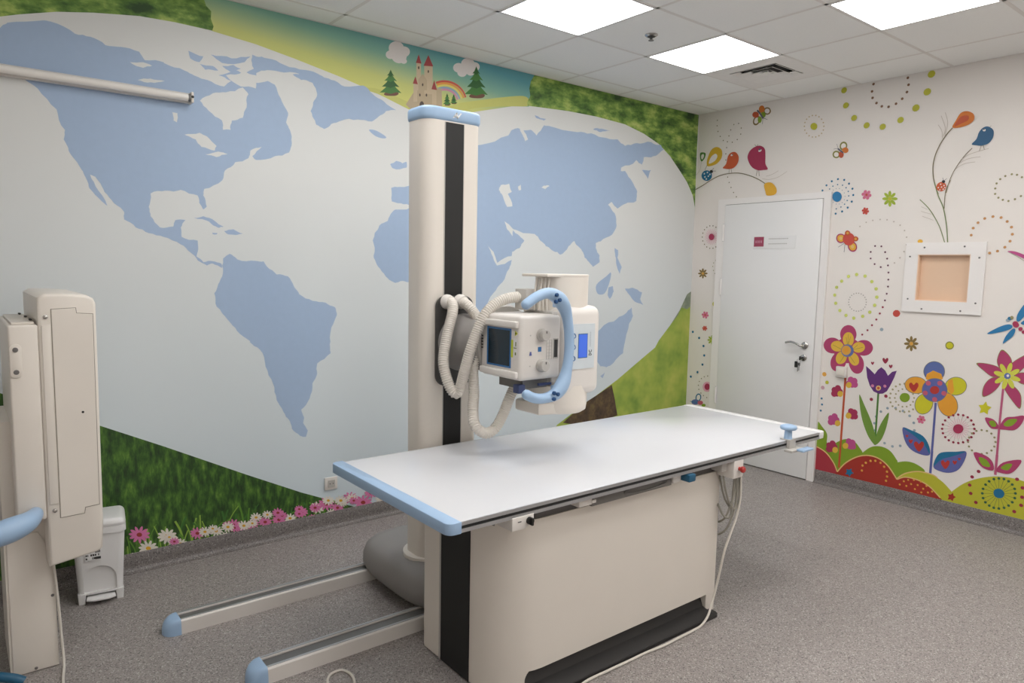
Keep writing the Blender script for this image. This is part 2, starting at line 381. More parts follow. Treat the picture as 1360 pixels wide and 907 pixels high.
# ---------------------------------------------------------------- window
win = empty('window_1', (0, -2.05, 1.6), 'small white framed lead glass window in the flower wall', None, None, 'structure')
FY0, FY1, FZ0, FZ1 = -2.300, -1.812, 1.367, 1.840
fm = MB()
for lo, hi in (((FY0, FZ0), (FY1, WZ0)), ((FY0, WZ1), (FY1, FZ1)), ((FY0, WZ0), (WY0, WZ1)), ((WY1, WZ0), (FY1, WZ1))):
    fm.box((-.016, lo[0], lo[1]), (0, hi[0], hi[1]))
wf = build('window_frame', fm, FRAMEWHITE, win)
for y, z in ((-1.842, 1.746), (-1.931, 1.807), (-2.174, 1.811), (-2.264, 1.738), (-2.264, 1.444), (-2.18, 1.389), (-1.942, 1.39), (-1.848, 1.455)):
    build('screw', MB().lathe([(.006, -.016), (.006, -.0175), (.003, -.0195), (.0005, -.02)], (0, y, z), 'x', 12), STEEL, wf)
ln = MB(); e_ = .006
for lo, hi in (((WY0, WZ0), (WY1, WZ0+e_)), ((WY0, WZ1-e_), (WY1, WZ1)), ((WY0, WZ0+e_), (WY0+e_, WZ1-e_)), ((WY1-e_, WZ0+e_), (WY1, WZ1-e_))):
    ln.box((-.012, lo[0], lo[1]), (.1, hi[0], hi[1]))
build('window_lining', ln, BEIGE, win)
build('pane', MB().box((.008, WY0+e_, WZ0+e_), (.014, WY1-e_, WZ1-e_)), GLASS, win)
build('blind', MB().box((.03, WY0+e_, WZ0+e_), (.036, WY1-e_, WZ1-e_)), BEIGE, win, 'beige panel behind the glass')

# ---------------------------------------------------------------- painted wall art
CC = dict(bark=(92,74,55), birdblue=(38,88,125), black=(34,34,36), blade=(92,140,48), blade2=(140,175,70), blade3=(60,110,44), bluegrey=(150,166,176),
 bluevio=(92,108,165), bluevio2=(92,98,158), brown=(132,110,62), brown2=(128,92,66), cloud=(226,221,218), crimson=(168,52,64), crimson2=(165,48,84), daisyeye=(215,165,45),
 daisyred=(150,55,45), darkgreen=(50,92,66), darkred=(150,42,66), gold=(216,160,66), gold2=(222,170,52), green=(128,158,40), green2=(76,122,50), green3=(112,146,58),
 greyline=(165,160,152), greyviolet=(112,116,150), hillgreen=(200,202,112), khaki=(170,162,124), khaki2=(150,144,104), land=(164,186,214), lime=(206,214,110), limegreen=(158,178,52), limeyellow=(206,206,78),
 magenta=(172,62,104), magenta2=(162,48,82), ocean=(222,224,223), olive=(184,182,52), olive2=(134,132,62), orange=(224,156,48), orange2=(206,116,40), outline=(126,124,112), palepink=(226,170,188),
 pine=(44,96,44), pine2=(66,124,54), pink=(208,112,142), pink2=(186,78,134), pinkdot=(206,128,160), pinkgrey=(200,160,170), pinkpetal=(214,120,168), plum=(110,70,88), purple=(96,48,116),
 rb1=(206,88,72), rb2=(226,160,70), rb3=(222,210,110), rb4=(146,170,190), rb5=(206,140,170), red=(162,48,36), red2=(178,54,46), redorange=(196,76,64), redorange2=(194,88,50), roofred=(160,66,66), rose=(192,92,110), rose2=(182,88,122),
 rust=(188,82,46), slate=(92,92,104), stemgreen=(120,134,86), stone=(186,168,138), stone2=(200,182,152), tan=(220,184,120), tan2=(196,176,140), tanbrown=(192,140,88), teal=(28,108,146), teal2=(40,120,170),
 trunk=(112,76,56), twig=(120,110,80), twigpale=(192,182,170), wallcol=(231,225,219), whitepetal=(226,220,208), window_dark=(84,70,60), yellow=(220,178,66), yellow2=(202,196,40), yellowgold=(212,172,50))
SPECIAL = {
 'leaf': ramp_mat('mural_leaf', [(.34, (44, 74, 34)), (.44, (84, 122, 50)), (.52, (122, 156, 70)), (.6, (166, 190, 96)), (.72, (204, 214, 132))], 11, 7, (.5, 1, 1)),
 'grass': ramp_mat('mural_grass', [(.32, (26, 44, 20)), (.47, (46, 80, 30)), (.6, (78, 118, 42)), (.75, (126, 160, 66))], 13, 9, (2.6, 1, .8)),
 'meadow': ramp_mat('mural_meadow', [(.3, (112, 146, 60)), (.5, (158, 178, 76)), (.7, (190, 196, 96))], 3.2, 3),
 'greygreen': ramp_mat('mural_hills', [(.3, (112, 126, 112)), (.6, (150, 160, 138)), (.8, (170, 176, 160))], 9, 4),
 'bark': ramp_mat('mural_undergrowth', [(.3, (48, 40, 32)), (.5, (84, 66, 48)), (.65, (110, 92, 58)), (.8, (92, 112, 56))], 12, 5),
 'sky': ramp_mat('mural_sky', [(0, (214, 214, 118)), (.3, (202, 208, 126)), (.65, (132, 180, 158)), (1, (92, 158, 168))], 1, kind='axis', axis=(2.60, 3.0), tilt=.1),
 'ocean': OCEAN,
}
def cmat(c):
    if c in SPECIAL: return SPECIAL[c]
    return mat('paint_'+c, CC[c], 0.5, var=0.03, scale=30)
def closed_smooth(P):
    n = len(P); out = []
    for i in range(n):
        a, b, c, d = P[i-1], P[i], P[(i+1) % n], P[(i+2) % n]
        for t in (0, .25, .5, .75):
            out.append(tuple(.5*(2*b[k]+(c[k]-a[k])*t+(2*a[k]-5*b[k]+4*c[k]-d[k])*t*t+(3*b[k]-a[k]-3*c[k]+d[k])*t**3) for k in (0, 1)))
    return out
def open_smooth(P):
    return [(v.x, v.y) for v in smooth_path([(a, b, 0) for a, b in P], .012)] + [P[-1]] if len(P) > 2 else P
def ribbon(P, w):
    L_, R_ = [], []
    for i in range(len(P)):
        a = P[max(i-1, 0)]; b = P[min(i+1, len(P)-1)]; dx, dy = b[0]-a[0], b[1]-a[1]; l = math.hypot(dx, dy) or 1
        nx, ny = -dy/l*w/2, dx/l*w/2; L_.append((P[i][0]+nx, P[i][1]+ny)); R_.append((P[i][0]-nx, P[i][1]-ny))
    return L_, R_
ART = [
('sky_print','teal to yellow painted sky band above the map','L',[
('sky','p',0,"-4162,2983 -4086,2809 -3862,2789 -3652,2756 -3382,2707 -3189,2665 -3009,2616 -2889,2583 -2650,2584 -2365,2662 -2092,2735 -1938,2757 -1892,2983 -2597,2983 -4049,2983"),
]),
('hill_print','yellow green painted hills under the castle','L',[
('hillgreen','c',0,"-3238,2662 -3138,2679 -2983,2649 -2875,2620 -2848,2578 -2929,2594 -3009,2616 -3126,2648"),
('hillgreen','c',0,"-2708,2611 -2650,2637 -2533,2687 -2350,2738 -2142,2791 -1991,2821 -1939,2804 -1945,2761 -2091,2735 -2349,2689 -2533,2637"),
]),
('foliage_print','green painted leaves in the upper left of the mural','L',[
('leaf','p',0,"-5222,2644 -4988,2676 -4919,2701 -4774,2746 -4622,2777 -4428,2806 -4265,2813 -4086,2811 -4079,2834 -4092,2869 -4089,2907 -4114,2929 -4122,2955 -4144,2983 -5211,2875"),
]),
('foliage_print','green painted leaves beside the corner of the room','L',[
('leaf','p',0,"-1892,2983 -1925,2936 -1938,2882 -1928,2832 -1956,2782 -1948,2761 -1832,2768 -1556,2783 -1259,2786 -941,2773 -713,2730 -521,2671 -369,2588 -236,2483 -126,2392 -39,2286 -1,2183 -9,2677 -5,2983 -1207,2983"),
]),
('grass_print','dark green painted lawn at the foot of the mural','L',[
('grass','p',0,"-5299,1115 -5063,992 -4669,790 -4380,643 -3955,418 -3637,255 -3297,100 -3448,100 -4562,100 -5351,100"),
]),
('meadow_print','sunlit green painted slope beside the room corner','L',[
('meadow','p',0,"-1586,413 -1266,558 -924,712 -606,881 -464,955 -418,1015 -274,1141 -152,1271 -56,1413 -1,1438 -1,1431 -1,245 -1661,328"),
('greygreen','p',0,"-262,1154 -152,1271 -56,1413 -1,1438 -1,1350 -1,1302 -46,1278 -128,1296 -175,1222"),
('bark','p',0,"-1527,421 -1408,489 -1266,565 -1119,620 -990,674 -950,557 -909,409 -1086,383 -1384,388"),
]),
('continent_print','pale blue North America on the mural map','L',[
('land','p',0,"-5189,2559 -4991,2626 -4962,2656 -4827,2696 -4798,2697 -4703,2663 -4642,2663 -4580,2637 -4516,2642 -4434,2636 -4410,2600 -4315,2605 -4227,2584 -4136,2566 -4060,2591 -3983,2632 -3934,2623 -3864,2666 -3864,2586 -3802,2607 -3761,2594 -3730,2528 -3688,2453 -3700,2400 -3679,2362 -3669,2290 -3686,2236 -3767,2207 -3871,2175 -3891,2193 -3839,2249 -3901,2222 -3912,2180 -3983,2151 -4037,2102 -4053,2048 -4145,1996 -4151,1961 -4135,1904 -4153,1888 -4172,1921 -4179,1959 -4261,1981 -4333,1971 -4404,1951 -4414,1884 -4407,1838 -4365,1783 -4302,1791 -4292,1824 -4242,1828 -4266,1788 -4263,1740 -4185,1724 -4186,1665 -4192,1640 -4159,1611 -4111,1617 -4068,1606 -4063,1582 -4111,1605 -4141,1594 -4187,1620 -4224,1662 -4269,1701 -4349,1736 -4418,1752 -4477,1778 -4527,1814 -4525,1849 -4541,1871 -4589,1918 -4619,1969 -4645,2012 -4666,2019 -4636,1950 -4609,1907 -4598,1876 -4622,1897 -4671,1954 -4674,1974 -4696,2034 -4699,2036 -4725,2082 -4750,2122 -4768,2172 -4761,2216 -4791,2306 -4861,2388 -4930,2434 -4997,2471 -5194,2465"),
('ocean','p',0,"-4156,2446 -4091,2494 -4024,2510 -3935,2550 -3906,2520 -3917,2449 -3938,2391 -3996,2368 -4004,2318 -4043,2313 -4048,2361 -4112,2400 -4140,2424"),
('ocean','p',0,"-4236,2263 -4162,2282 -4125,2268 -4078,2225 -4088,2200 -4154,2211 -4181,2246"),
('ocean','p',0,"-4136,2175 -4069,2197 -4021,2190 -4080,2167"),
('ocean','p',0,"-4291,2368 -4267,2367 -4270,2320 -4286,2327"),
('ocean','p',0,"-4477,2578 -4418,2589 -4378,2579 -4419,2562"),
('ocean','p',0,"-4446,2499 -4387,2516 -4322,2516 -4387,2498"),
('ocean','p',0,"-4324,2603 -4227,2589 -4118,2557 -4033,2538 -3994,2574 -4041,2589 -4154,2612 -4207,2658 -4296,2649"),
('ocean','p',0,"-4022,2598 -3933,2633 -3864,2626 -3866,2556 -3945,2553"),
('land','p',0,"-4206,2686 -4134,2672 -4153,2640 -4198,2650"),
('land','p',0,"-4096,2689 -3991,2690 -3892,2719 -3923,2684 -4040,2657"),
('land','p',0,"-4040,2642 -3982,2658 -3943,2646 -4002,2620"),
('land','p',0,"-4153,2631 -4088,2633 -4060,2615 -4126,2607"),
]),
('continent_print','pale blue South America on the mural map','L',[
('land','p',0,"-4063,1593 -4057,1633 -4022,1659 -3983,1630 -3882,1624 -3839,1623 -3819,1592 -3766,1550 -3701,1540 -3668,1486 -3635,1437 -3556,1398 -3474,1386 -3414,1357 -3403,1311 -3439,1238 -3446,1153 -3444,1082 -3530,1025 -3531,962 -3561,908 -3579,819 -3632,757 -3615,710 -3621,676 -3593,627 -3605,589 -3639,599 -3690,651 -3701,697 -3739,757 -3777,828 -3797,928 -3838,1029 -3869,1128 -3925,1174 -3920,1176 -3991,1237 -4040,1301 -4097,1374 -4107,1446 -4085,1496 -4064,1537"),
]),
('island_print','pale blue Greenland on the mural map','L',[
('land','p',0,"-3659,2668 -3598,2691 -3509,2695 -3429,2678 -3347,2655 -3226,2681 -3164,2642 -3087,2610 -3003,2572 -3074,2556 -3126,2514 -3170,2480 -3263,2478 -3372,2455 -3431,2429 -3475,2394 -3523,2412 -3545,2453 -3556,2483 -3541,2533 -3516,2584 -3543,2642 -3610,2646"),
]),
('island_print','pale blue arctic island nearest the top of the mural map','L',[
('land','p',0,"-3882,2731 -3862,2725 -3800,2727 -3706,2710 -3587,2705 -3486,2689 -3576,2683 -3707,2669 -3801,2665 -3863,2638 -3883,2672"),
]),
('island_print','pale blue Iceland on the mural map','L',[
('land','c',0,"-3189,2428 -3138,2429 -3072,2400 -3100,2389 -3151,2399"),
]),
('island_print','pale blue Cuba on the mural map','L',[
('land','p',0,"-4200,1843 -4153,1853 -4097,1832 -4051,1803 -4078,1796 -4126,1827 -4173,1837"),
]),
('island_print','pale blue Hispaniola on the mural map','L',[
('land','p',0,"-4049,1780 -4000,1792 -3950,1772 -3990,1762 -4030,1764"),
]),
('island_print','small pale blue Jamaica on the mural map','L',[
('land','p',0,"-4110,1769 -4084,1768 -4087,1761 -4108,1761"),
]),
('island_print','pale blue British Isles beside the white mast','L',[
('land','p',0,"-3045,2239 -3002,2264 -2958,2253 -2928,2266 -2928,2231 -3028,2217"),
]),
('continent_print','pale blue Eurasia and Africa on the mural map','L',[
('land','p',0,"-3037,2095 -2981,2106 -2845,2147 -2790,2351 -2360,2439 -2119,2533 -2087,2576 -2037,2595 -1916,2599 -1862,2566 -1792,2648 -1738,2649 -1492,2642 -1354,2646 -1191,2639 -1021,2646 -932,2606 -800,2644 -616,2674 -496,2666 -458,2632 -586,2563 -702,2543 -722,2480 -792,2510 -967,2432 -970,2405 -922,2410 -828,2329 -767,2259 -774,2182 -908,2149 -994,2106 -1062,2153 -1103,2128 -1025,2067 -998,1971 -1049,1894 -1175,1837 -1227,1824 -1225,1783 -1180,1726 -1178,1674 -1250,1636 -1303,1679 -1345,1707 -1374,1757 -1430,1798 -1461,1830 -1518,1788 -1603,1721 -1632,1742 -1689,1754 -1746,1780 -1803,1819 -1858,1865 -1965,1866 -2070,1891 -2000,1845 -1955,1813 -1997,1758 -2066,1729 -2066,1675 -2089,1608 -2146,1514 -2228,1434 -2291,1316 -2339,1238 -2478,983 -2631,928 -2782,1252 -2869,1499 -2924,1511 -2966,1517 -3006,1505 -3060,1534 -3113,1592 -3158,1661 -3151,1707 -3164,1765 -3151,1811 -3119,1859 -3060,1891 -3047,1921 -3007,1964 -2927,1970 -2844,2005 -2927,2004 -2978,2005 -3032,2012"),
('ocean','p',0,"-2292,1780 -2231,1724 -2196,1648 -2067,1699 -2066,1672 -2199,1629 -2250,1710"),
('ocean','p',0,"-2178,2188 -2103,2204 -2078,2151 -2113,2132 -2070,2049 -2116,2041 -2160,2118 -2194,2154"),
('ocean','p',0,"-2139,1940 -2059,1889 -2065,1839 -2112,1883"),
('ocean','p',0,"-2023,2192 -1999,2208 -1994,2171 -2015,2165"),
('ocean','p',0,"-1805,2203 -1779,2219 -1724,2221 -1769,2194"),
('ocean','p',0,"-2019,2598 -1985,2589 -1940,2530 -1966,2513 -1993,2556"),
]),
('continent_print','pale blue Australia on the mural map','L',[
('land','p',0,"-1206,1113 -993,1197 -861,1255 -784,1308 -764,1237 -830,1097 -849,1027 -867,929 -976,858 -1063,825 -1129,837 -1220,950"),
]),
('island_print','pale blue Borneo on the mural map','L',[
('land','c',0,"-1206,1495 -1098,1563 -1045,1594 -1057,1518 -1109,1428 -1188,1425"),
]),
('island_print','pale blue New Guinea on the mural map','L',[
('land','p',0,"-872,1465 -781,1472 -662,1433 -682,1378 -639,1326 -776,1375 -824,1418"),
]),
('island_print','pale blue Philippines on the mural map','L',[
('land','p',0,"-1011,1791 -971,1777 -975,1716 -922,1641 -941,1584 -983,1655 -1002,1731"),
]),
('island_print','pale blue Sulawesi on the mural map','L',[
('land','p',0,"-1068,1473 -1018,1485 -1005,1442 -1046,1382 -1074,1412"),
]),
('island_print','pale blue New Zealand on the mural map','L',[
('land','p',0,"-1130,757 -1079,784 -1099,739"),
]),
('peninsula_print','pale blue Kamchatka on the mural map','L',[
('land','p',0,"-719,2438 -608,2449 -641,2373"),
]),
('island_print','pale blue arctic islands above Siberia','L',[
('land','p',0,"-1883,2705 -1772,2695 -1793,2681 -1865,2687"),
('land','p',0,"-1296,2685 -1204,2703 -1110,2700 -1213,2676"),
]),
('cloud_print','white painted cloud left of the castle','L',[
('cloud','c',0,"-2951,2954 -2958,2932 -2977,2913 -3004,2903 -3030,2903 -3049,2914 -3056,2932 -3049,2954 -3030,2972 -3004,2983 -2978,2983 -2958,2972"),
('cloud','c',0,"-2908,2940 -2914,2922 -2930,2907 -2951,2899 -2972,2899 -2988,2908 -2993,2923 -2988,2940 -2972,2955 -2951,2963 -2930,2963 -2914,2955"),
('cloud','c',0,"-3009,2903 -3013,2889 -3026,2877 -3043,2870 -3059,2870 -3072,2878 -3076,2890 -3072,2903 -3059,2915 -3043,2922 -3026,2922 -3013,2915"),
('cloud','c',0,"-2931,2907 -2938,2885 -2957,2867 -2984,2856 -3010,2857 -3029,2868 -3036,2886 -3029,2908 -3010,2926 -2984,2937 -2958,2937 -2938,2926"),
('cloud','c',0,"-2929,2879 -2932,2870 -2940,2863 -2951,2859 -2961,2859 -2969,2863 -2972,2871 -2969,2879 -2961,2887 -2951,2891 -2940,2891 -2932,2886"),
]),
('cloud_print','white painted cloud right of the castle','L',[
('cloud','c',0,"-2415,2959 -2422,2938 -2442,2920 -2469,2910 -2496,2910 -2516,2921 -2523,2939 -2517,2959 -2497,2977 -2470,2983 -2443,2983 -2422,2977"),
('cloud','c',0,"-2373,2949 -2378,2933 -2394,2918 -2415,2910 -2437,2911 -2453,2919 -2459,2933 -2453,2949 -2438,2963 -2416,2971 -2395,2971 -2379,2963"),
('cloud','c',0,"-2502,2919 -2508,2903 -2523,2889 -2543,2881 -2564,2881 -2579,2889 -2585,2903 -2580,2919 -2565,2933 -2544,2941 -2523,2941 -2508,2933"),
('cloud','c',0,"-2475,2894 -2480,2879 -2494,2866 -2513,2859 -2533,2859 -2547,2867 -2552,2880 -2547,2895 -2533,2907 -2514,2915 -2495,2915 -2480,2907"),
('cloud','c',0,"-2409,2912 -2414,2898 -2427,2886 -2446,2879 -2464,2879 -2477,2886 -2482,2898 -2478,2912 -2465,2924 -2446,2931 -2428,2931 -2414,2924"),
]),
('pine_tree_print','dark green painted pine left of the castle','L',[
('trunk','c',0,"-3087,2657 -3050,2680 -2989,2679 -3004,2659 -3072,2648"),
('pine2','p',0,"-3042,2744 -3004,2705 -2966,2680 -3004,2679 -3042,2663 -3080,2665 -3117,2659 -3080,2692"),
('pine','p',0,"-3042,2772 -3012,2736 -2981,2713 -3012,2713 -3042,2698 -3072,2701 -3102,2696 -3072,2725"),
('pine2','p',0,"-3042,2793 -3020,2764 -2998,2745 -3020,2747 -3042,2733 -3064,2738 -3086,2734 -3064,2756"),
('pine','p',0,"-3042,2807 -3030,2786 -3017,2773 -3030,2776 -3042,2764 -3055,2770 -3068,2768 -3055,2781"),
]),
('pine_tree_print','dark green painted pine right of the rainbow','L',[
('trunk','c',0,"-2454,2748 -2407,2779 -2330,2776 -2349,2750 -2435,2737"),
('pine2','p',0,"-2399,2864 -2350,2811 -2301,2777 -2349,2777 -2397,2757 -2445,2759 -2492,2752 -2446,2794"),
('pine','p',0,"-2400,2901 -2361,2852 -2321,2821 -2360,2822 -2398,2803 -2436,2807 -2474,2801 -2437,2839"),
('pine2','p',0,"-2400,2929 -2372,2889 -2343,2864 -2371,2867 -2399,2850 -2427,2855 -2454,2850 -2427,2879"),
('pine','p',0,"-2401,2947 -2384,2919 -2367,2901 -2384,2906 -2400,2891 -2416,2898 -2432,2895 -2416,2913"),
]),
('pine_tree_print','smaller painted pine under the rainbow, left one','L',[
('trunk','c',0,"-2648,2660 -2632,2671 -2606,2669 -2613,2659 -2642,2655"),
('pine2','p',0,"-2629,2703 -2613,2682 -2597,2669 -2613,2669 -2629,2659 -2645,2664 -2661,2661 -2645,2677"),
('pine','p',0,"-2630,2718 -2617,2698 -2603,2686 -2616,2687 -2629,2677 -2642,2682 -2655,2680 -2642,2694"),
('pine2','p',0,"-2630,2728 -2620,2713 -2611,2703 -2620,2704 -2629,2695 -2639,2700 -2648,2699 -2639,2710"),
('pine','p',0,"-2630,2735 -2624,2724 -2619,2717 -2624,2719 -2630,2711 -2635,2717 -2640,2716 -2635,2722"),
]),
('pine_tree_print','smaller painted pine under the rainbow, right one','L',[
('trunk','c',0,"-2595,2677 -2581,2686 -2557,2685 -2563,2677 -2589,2673"),
('pine2','p',0,"-2578,2712 -2563,2695 -2548,2685 -2563,2685 -2578,2676 -2593,2680 -2607,2678 -2593,2691"),
('pine','p',0,"-2578,2723 -2566,2708 -2554,2699 -2566,2699 -2578,2690 -2590,2695 -2601,2693 -2590,2704"),
('pine2','p',0,"-2578,2732 -2570,2720 -2561,2712 -2570,2713 -2578,2704 -2587,2710 -2595,2708 -2587,2717"),
('pine','p',0,"-2579,2738 -2573,2729 -2568,2723 -2573,2725 -2578,2717 -2583,2723 -2588,2722 -2583,2727"),
]),
('rainbow_print','painted rainbow beside the castle','L',[
('rb1','s',0.0129,"-2716,2785 -2682,2799 -2646,2807 -2611,2809 -2577,2805 -2546,2795 -2519,2779 -2498,2758 -2484,2732"),
('rb2','s',0.0129,"-2710,2774 -2679,2787 -2647,2794 -2615,2796 -2584,2792 -2556,2783 -2531,2768 -2512,2749 -2499,2726"),
('rb3','s',0.0129,"-2704,2763 -2676,2774 -2647,2781 -2618,2783 -2591,2779 -2565,2771 -2544,2758 -2527,2740 -2515,2720"),
('rb4','s',0.0129,"-2698,2752 -2673,2762 -2648,2768 -2622,2769 -2598,2766 -2575,2759 -2556,2747 -2541,2732 -2531,2714"),
('rb5','s',0.0129,"-2692,2741 -2670,2750 -2648,2755 -2626,2756 -2605,2753 -2585,2747 -2569,2737 -2556,2723 -2547,2707"),
]),
('castle_print','plain sandy painted castle with red roofs','L',[
('stone','p',0,"-2936,2616 -2862,2726 -2673,2758 -2665,2605 -2875,2574"),
('stone2','p',0,"-2861,2886 -2828,2888 -2827,2720 -2860,2715"),
('roofred','p',0,"-2865,2881 -2845,2937 -2824,2884"),
('stone2','p',0,"-2804,2880 -2742,2887 -2740,2711 -2803,2701"),
('roofred','p',0,"-2809,2874 -2774,2946 -2737,2883"),
('stone2','p',0,"-2882,2757 -2854,2757 -2854,2646 -2881,2642"),
('roofred','p',0,"-2886,2752 -2868,2799 -2850,2753"),
('stone2','p',0,"-2745,2746 -2712,2746 -2711,2645 -2744,2640"),
('roofred','p',0,"-2749,2740 -2729,2801 -2708,2742"),
('stone','p',0,"-2846,2717 -2846,2786 -2815,2824 -2783,2791 -2782,2728"),
('window_dark','c',0,"-2839,2856 -2839,2851 -2841,2848 -2844,2846 -2847,2847 -2849,2850 -2850,2854 -2849,2859 -2847,2863 -2844,2864 -2841,2864 -2839,2861"),
('window_dark','c',0,"-2768,2846 -2769,2841 -2771,2838 -2773,2836 -2776,2837 -2778,2840 -2779,2844 -2778,2849 -2776,2853 -2774,2854 -2771,2854 -2769,2851"),
('window_dark','c',0,"-2829,2691 -2830,2686 -2832,2682 -2835,2681 -2837,2682 -2839,2685 -2840,2689 -2840,2694 -2838,2698 -2835,2699 -2832,2698 -2830,2695"),
('window_dark','c',0,"-2781,2699 -2781,2694 -2783,2690 -2786,2689 -2789,2689 -2791,2692 -2792,2697 -2791,2702 -2789,2705 -2786,2707 -2784,2706 -2781,2703"),
('window_dark','c',0,"-2809,2758 -2810,2753 -2812,2749 -2814,2748 -2817,2748 -2819,2751 -2820,2756 -2819,2761 -2817,2764 -2815,2766 -2812,2765 -2810,2762"),
('window_dark','c',0,"-2804,2631 -2806,2618 -2812,2608 -2820,2603 -2829,2605 -2835,2614 -2837,2626 -2835,2639 -2829,2649 -2821,2654 -2812,2652 -2806,2644"),
]),
('grass_blade_print','bright green painted grass blades at the mural foot','L',[
('blade2','s',0.0053,"-4565,100 -4565,114 -4567,142"),
('blade','s',0.0061,"-4555,100 -4558,145 -4567,195"),
('blade','s',0.0063,"-4530,100 -4538,129 -4556,168"),
('blade','s',0.0094,"-4506,100 -4497,108 -4482,129"),
('blade','s',0.0054,"-4508,100 -4499,128 -4484,161"),
('blade2','s',0.0063,"-4484,100 -4479,154 -4473,207"),
('blade','s',0.0049,"-4477,100 -4459,170 -4428,230"),
('blade2','s',0.0073,"-4462,100 -4464,159 -4472,216"),
('blade','s',0.0064,"-4440,100 -4449,143 -4469,190"),
('blade','s',0.0079,"-4421,100 -4419,116 -4416,143"),
('blade2','s',0.0053,"-4409,100 -4419,163 -4439,222"),
('blade2','s',0.0070,"-4388,100 -4386,156 -4384,208"),
('blade','s',0.0056,"-4377,100 -4370,134 -4360,169"),
('blade2','s',0.0057,"-4377,100 -4362,125 -4336,153"),
('blade','s',0.0091,"-4342,100 -4358,138 -4388,181"),
('blade','s',0.0051,"-4327,100 -4312,178 -4287,241"),
('blade3','s',0.0101,"-4326,100 -4309,178 -4280,241"),
('blade2','s',0.0103,"-4297,100 -4310,166 -4336,227"),
('blade2','s',0.0070,"-4294,100 -4286,131 -4273,163"),
('blade','s',0.0109,"-4285,100 -4296,121 -4316,151"),
('blade2','s',0.0057,"-4257,100 -4265,149 -4282,198"),
('blade2','s',0.0087,"-4253,100 -4244,167 -4229,223"),
('blade','s',0.0058,"-4225,100 -4228,160 -4237,213"),
('blade2','s',0.0080,"-4210,100 -4209,173 -4210,234"),
('blade3','s',0.0078,"-4200,100 -4216,151 -4247,201"),
('blade2','s',0.0053,"-4175,100 -4183,151 -4200,199"),
('blade2','s',0.0077,"-4168,100 -4177,138 -4194,178"),
('blade','s',0.0086,"-4151,100 -4130,138 -4091,170"),
('blade','s',0.0082,"-4117,100 -4095,145 -4055,180"),
('blade2','s',0.0072,"-4122,100 -4102,131 -4064,157"),
('blade3','s',0.0084,"-4092,100 -4081,177 -4062,236"),
('blade3','s',0.0111,"-4076,100 -4081,173 -4094,233"),
('blade2','s',0.0055,"-4073,100 -4047,187 -4000,250"),
('blade','s',0.0106,"-4036,100 -4010,127 -3964,148"),
('blade3','s',0.0110,"-4024,100 -4021,157 -4017,203"),
('blade','s',0.0090,"-4019,100 -3995,118 -3953,134"),
('blade3','s',0.0107,"-4001,100 -3984,150 -3954,188"),
('blade','s',0.0104,"-3976,100 -3985,192 -4004,263"),
('blade3','s',0.0055,"-3958,100 -3934,178 -3891,234"),
('blade','s',0.0091,"-3954,100 -3951,169 -3945,222"),
('blade','s',0.0072,"-3934,100 -3918,114 -3888,127"),
('blade3','s',0.0077,"-3911,100 -3886,103 -3839,106"),
('blade3','s',0.0108,"-3882,100 -3892,119 -3910,141"),
('blade','s',0.0086,"-3875,100 -3851,104 -3807,108"),
('blade','s',0.0094,"-3856,100 -3839,133 -3807,157"),
('blade3','s',0.0081,"-3825,100 -3800,125 -3754,141"),
('blade2','s',0.0099,"-3810,100 -3788,110 -3747,116"),
('blade','s',0.0100,"-3805,100 -3813,140 -3829,174"),
('blade3','s',0.0105,"-3795,100 -3789,118 -3779,135"),
('blade3','s',0.0109,"-3761,100 -3756,127 -3748,149"),
('blade','s',0.0098,"-3749,100 -3720,131 -3668,149"),
('blade3','s',0.0105,"-3723,100 -3699,117 -3653,126"),
('blade3','s',0.0095,"-3706,100 -3701,143 -3694,175"),
('blade','s',0.0119,"-3690,100 -3673,113 -3641,121"),
('blade2','s',0.0074,"-3674,100 -3665,125 -3649,144"),
('blade','s',0.0061,"-3639,100 -3620,116 -3585,125"),
('blade','s',0.0077,"-3628,100 -3633,146 -3643,181"),
('blade','s',0.0108,"-3618,100 -3640,119 -3680,139"),
('blade3','s',0.0100,"-3584,100 -3599,151 -3625,191"),
('blade','s',0.0068,"-3560,100 -3533,113 -3484,116"),
('blade','s',0.0113,"-3555,100 -3566,149 -3587,186"),
('blade3','s',0.0103,"-3529,100 -3539,150 -3559,186"),
('blade3','s',0.0116,"-3520,100 -3526,126 -3537,145"),
('blade','s',0.0086,"-3498,100 -3477,127 -3438,141"),
('blade3','s',0.0103,"-3472,100 -3447,121 -3399,130"),
('blade','s',0.0068,"-3452,100 -3423,126 -3370,136"),
('blade','s',0.0098,"-3447,100 -3417,147 -3359,172"),
('blade2','s',0.0101,"-3420,101 -3430,124 -3448,142"),
('blade2','s',0.0062,"-3395,101 -3415,146 -3453,180"),
('blade','s',0.0059,"-3384,102 -3387,122 -3391,136"),
]),
('daisy_print','pink painted daisy at the mural foot','L',[
('pinkpetal','c',0,"-4462,166 -4474,164 -4494,175 -4502,187 -4490,189 -4470,178"),
('pinkpetal','c',0,"-4478,148 -4490,154 -4505,174 -4507,188 -4496,182 -4481,163"),
('pinkpetal','c',0,"-4508,143 -4514,156 -4516,180 -4510,191 -4503,178 -4502,154"),
('pinkpetal','c',0,"-4538,158 -4536,172 -4523,187 -4511,189 -4513,176 -4527,160"),
('pinkpetal','c',0,"-4555,182 -4548,191 -4528,195 -4517,190 -4524,181 -4544,177"),
('pinkpetal','c',0,"-4559,206 -4549,210 -4528,204 -4519,194 -4529,190 -4550,196"),
('pinkpetal','c',0,"-4550,226 -4538,224 -4521,209 -4515,196 -4527,198 -4545,213"),
('pinkpetal','c',0,"-4528,239 -4518,229 -4509,206 -4510,193 -4520,202 -4529,225"),
('pinkpetal','c',0,"-4495,234 -4493,220 -4500,199 -4510,192 -4512,206 -4505,227"),
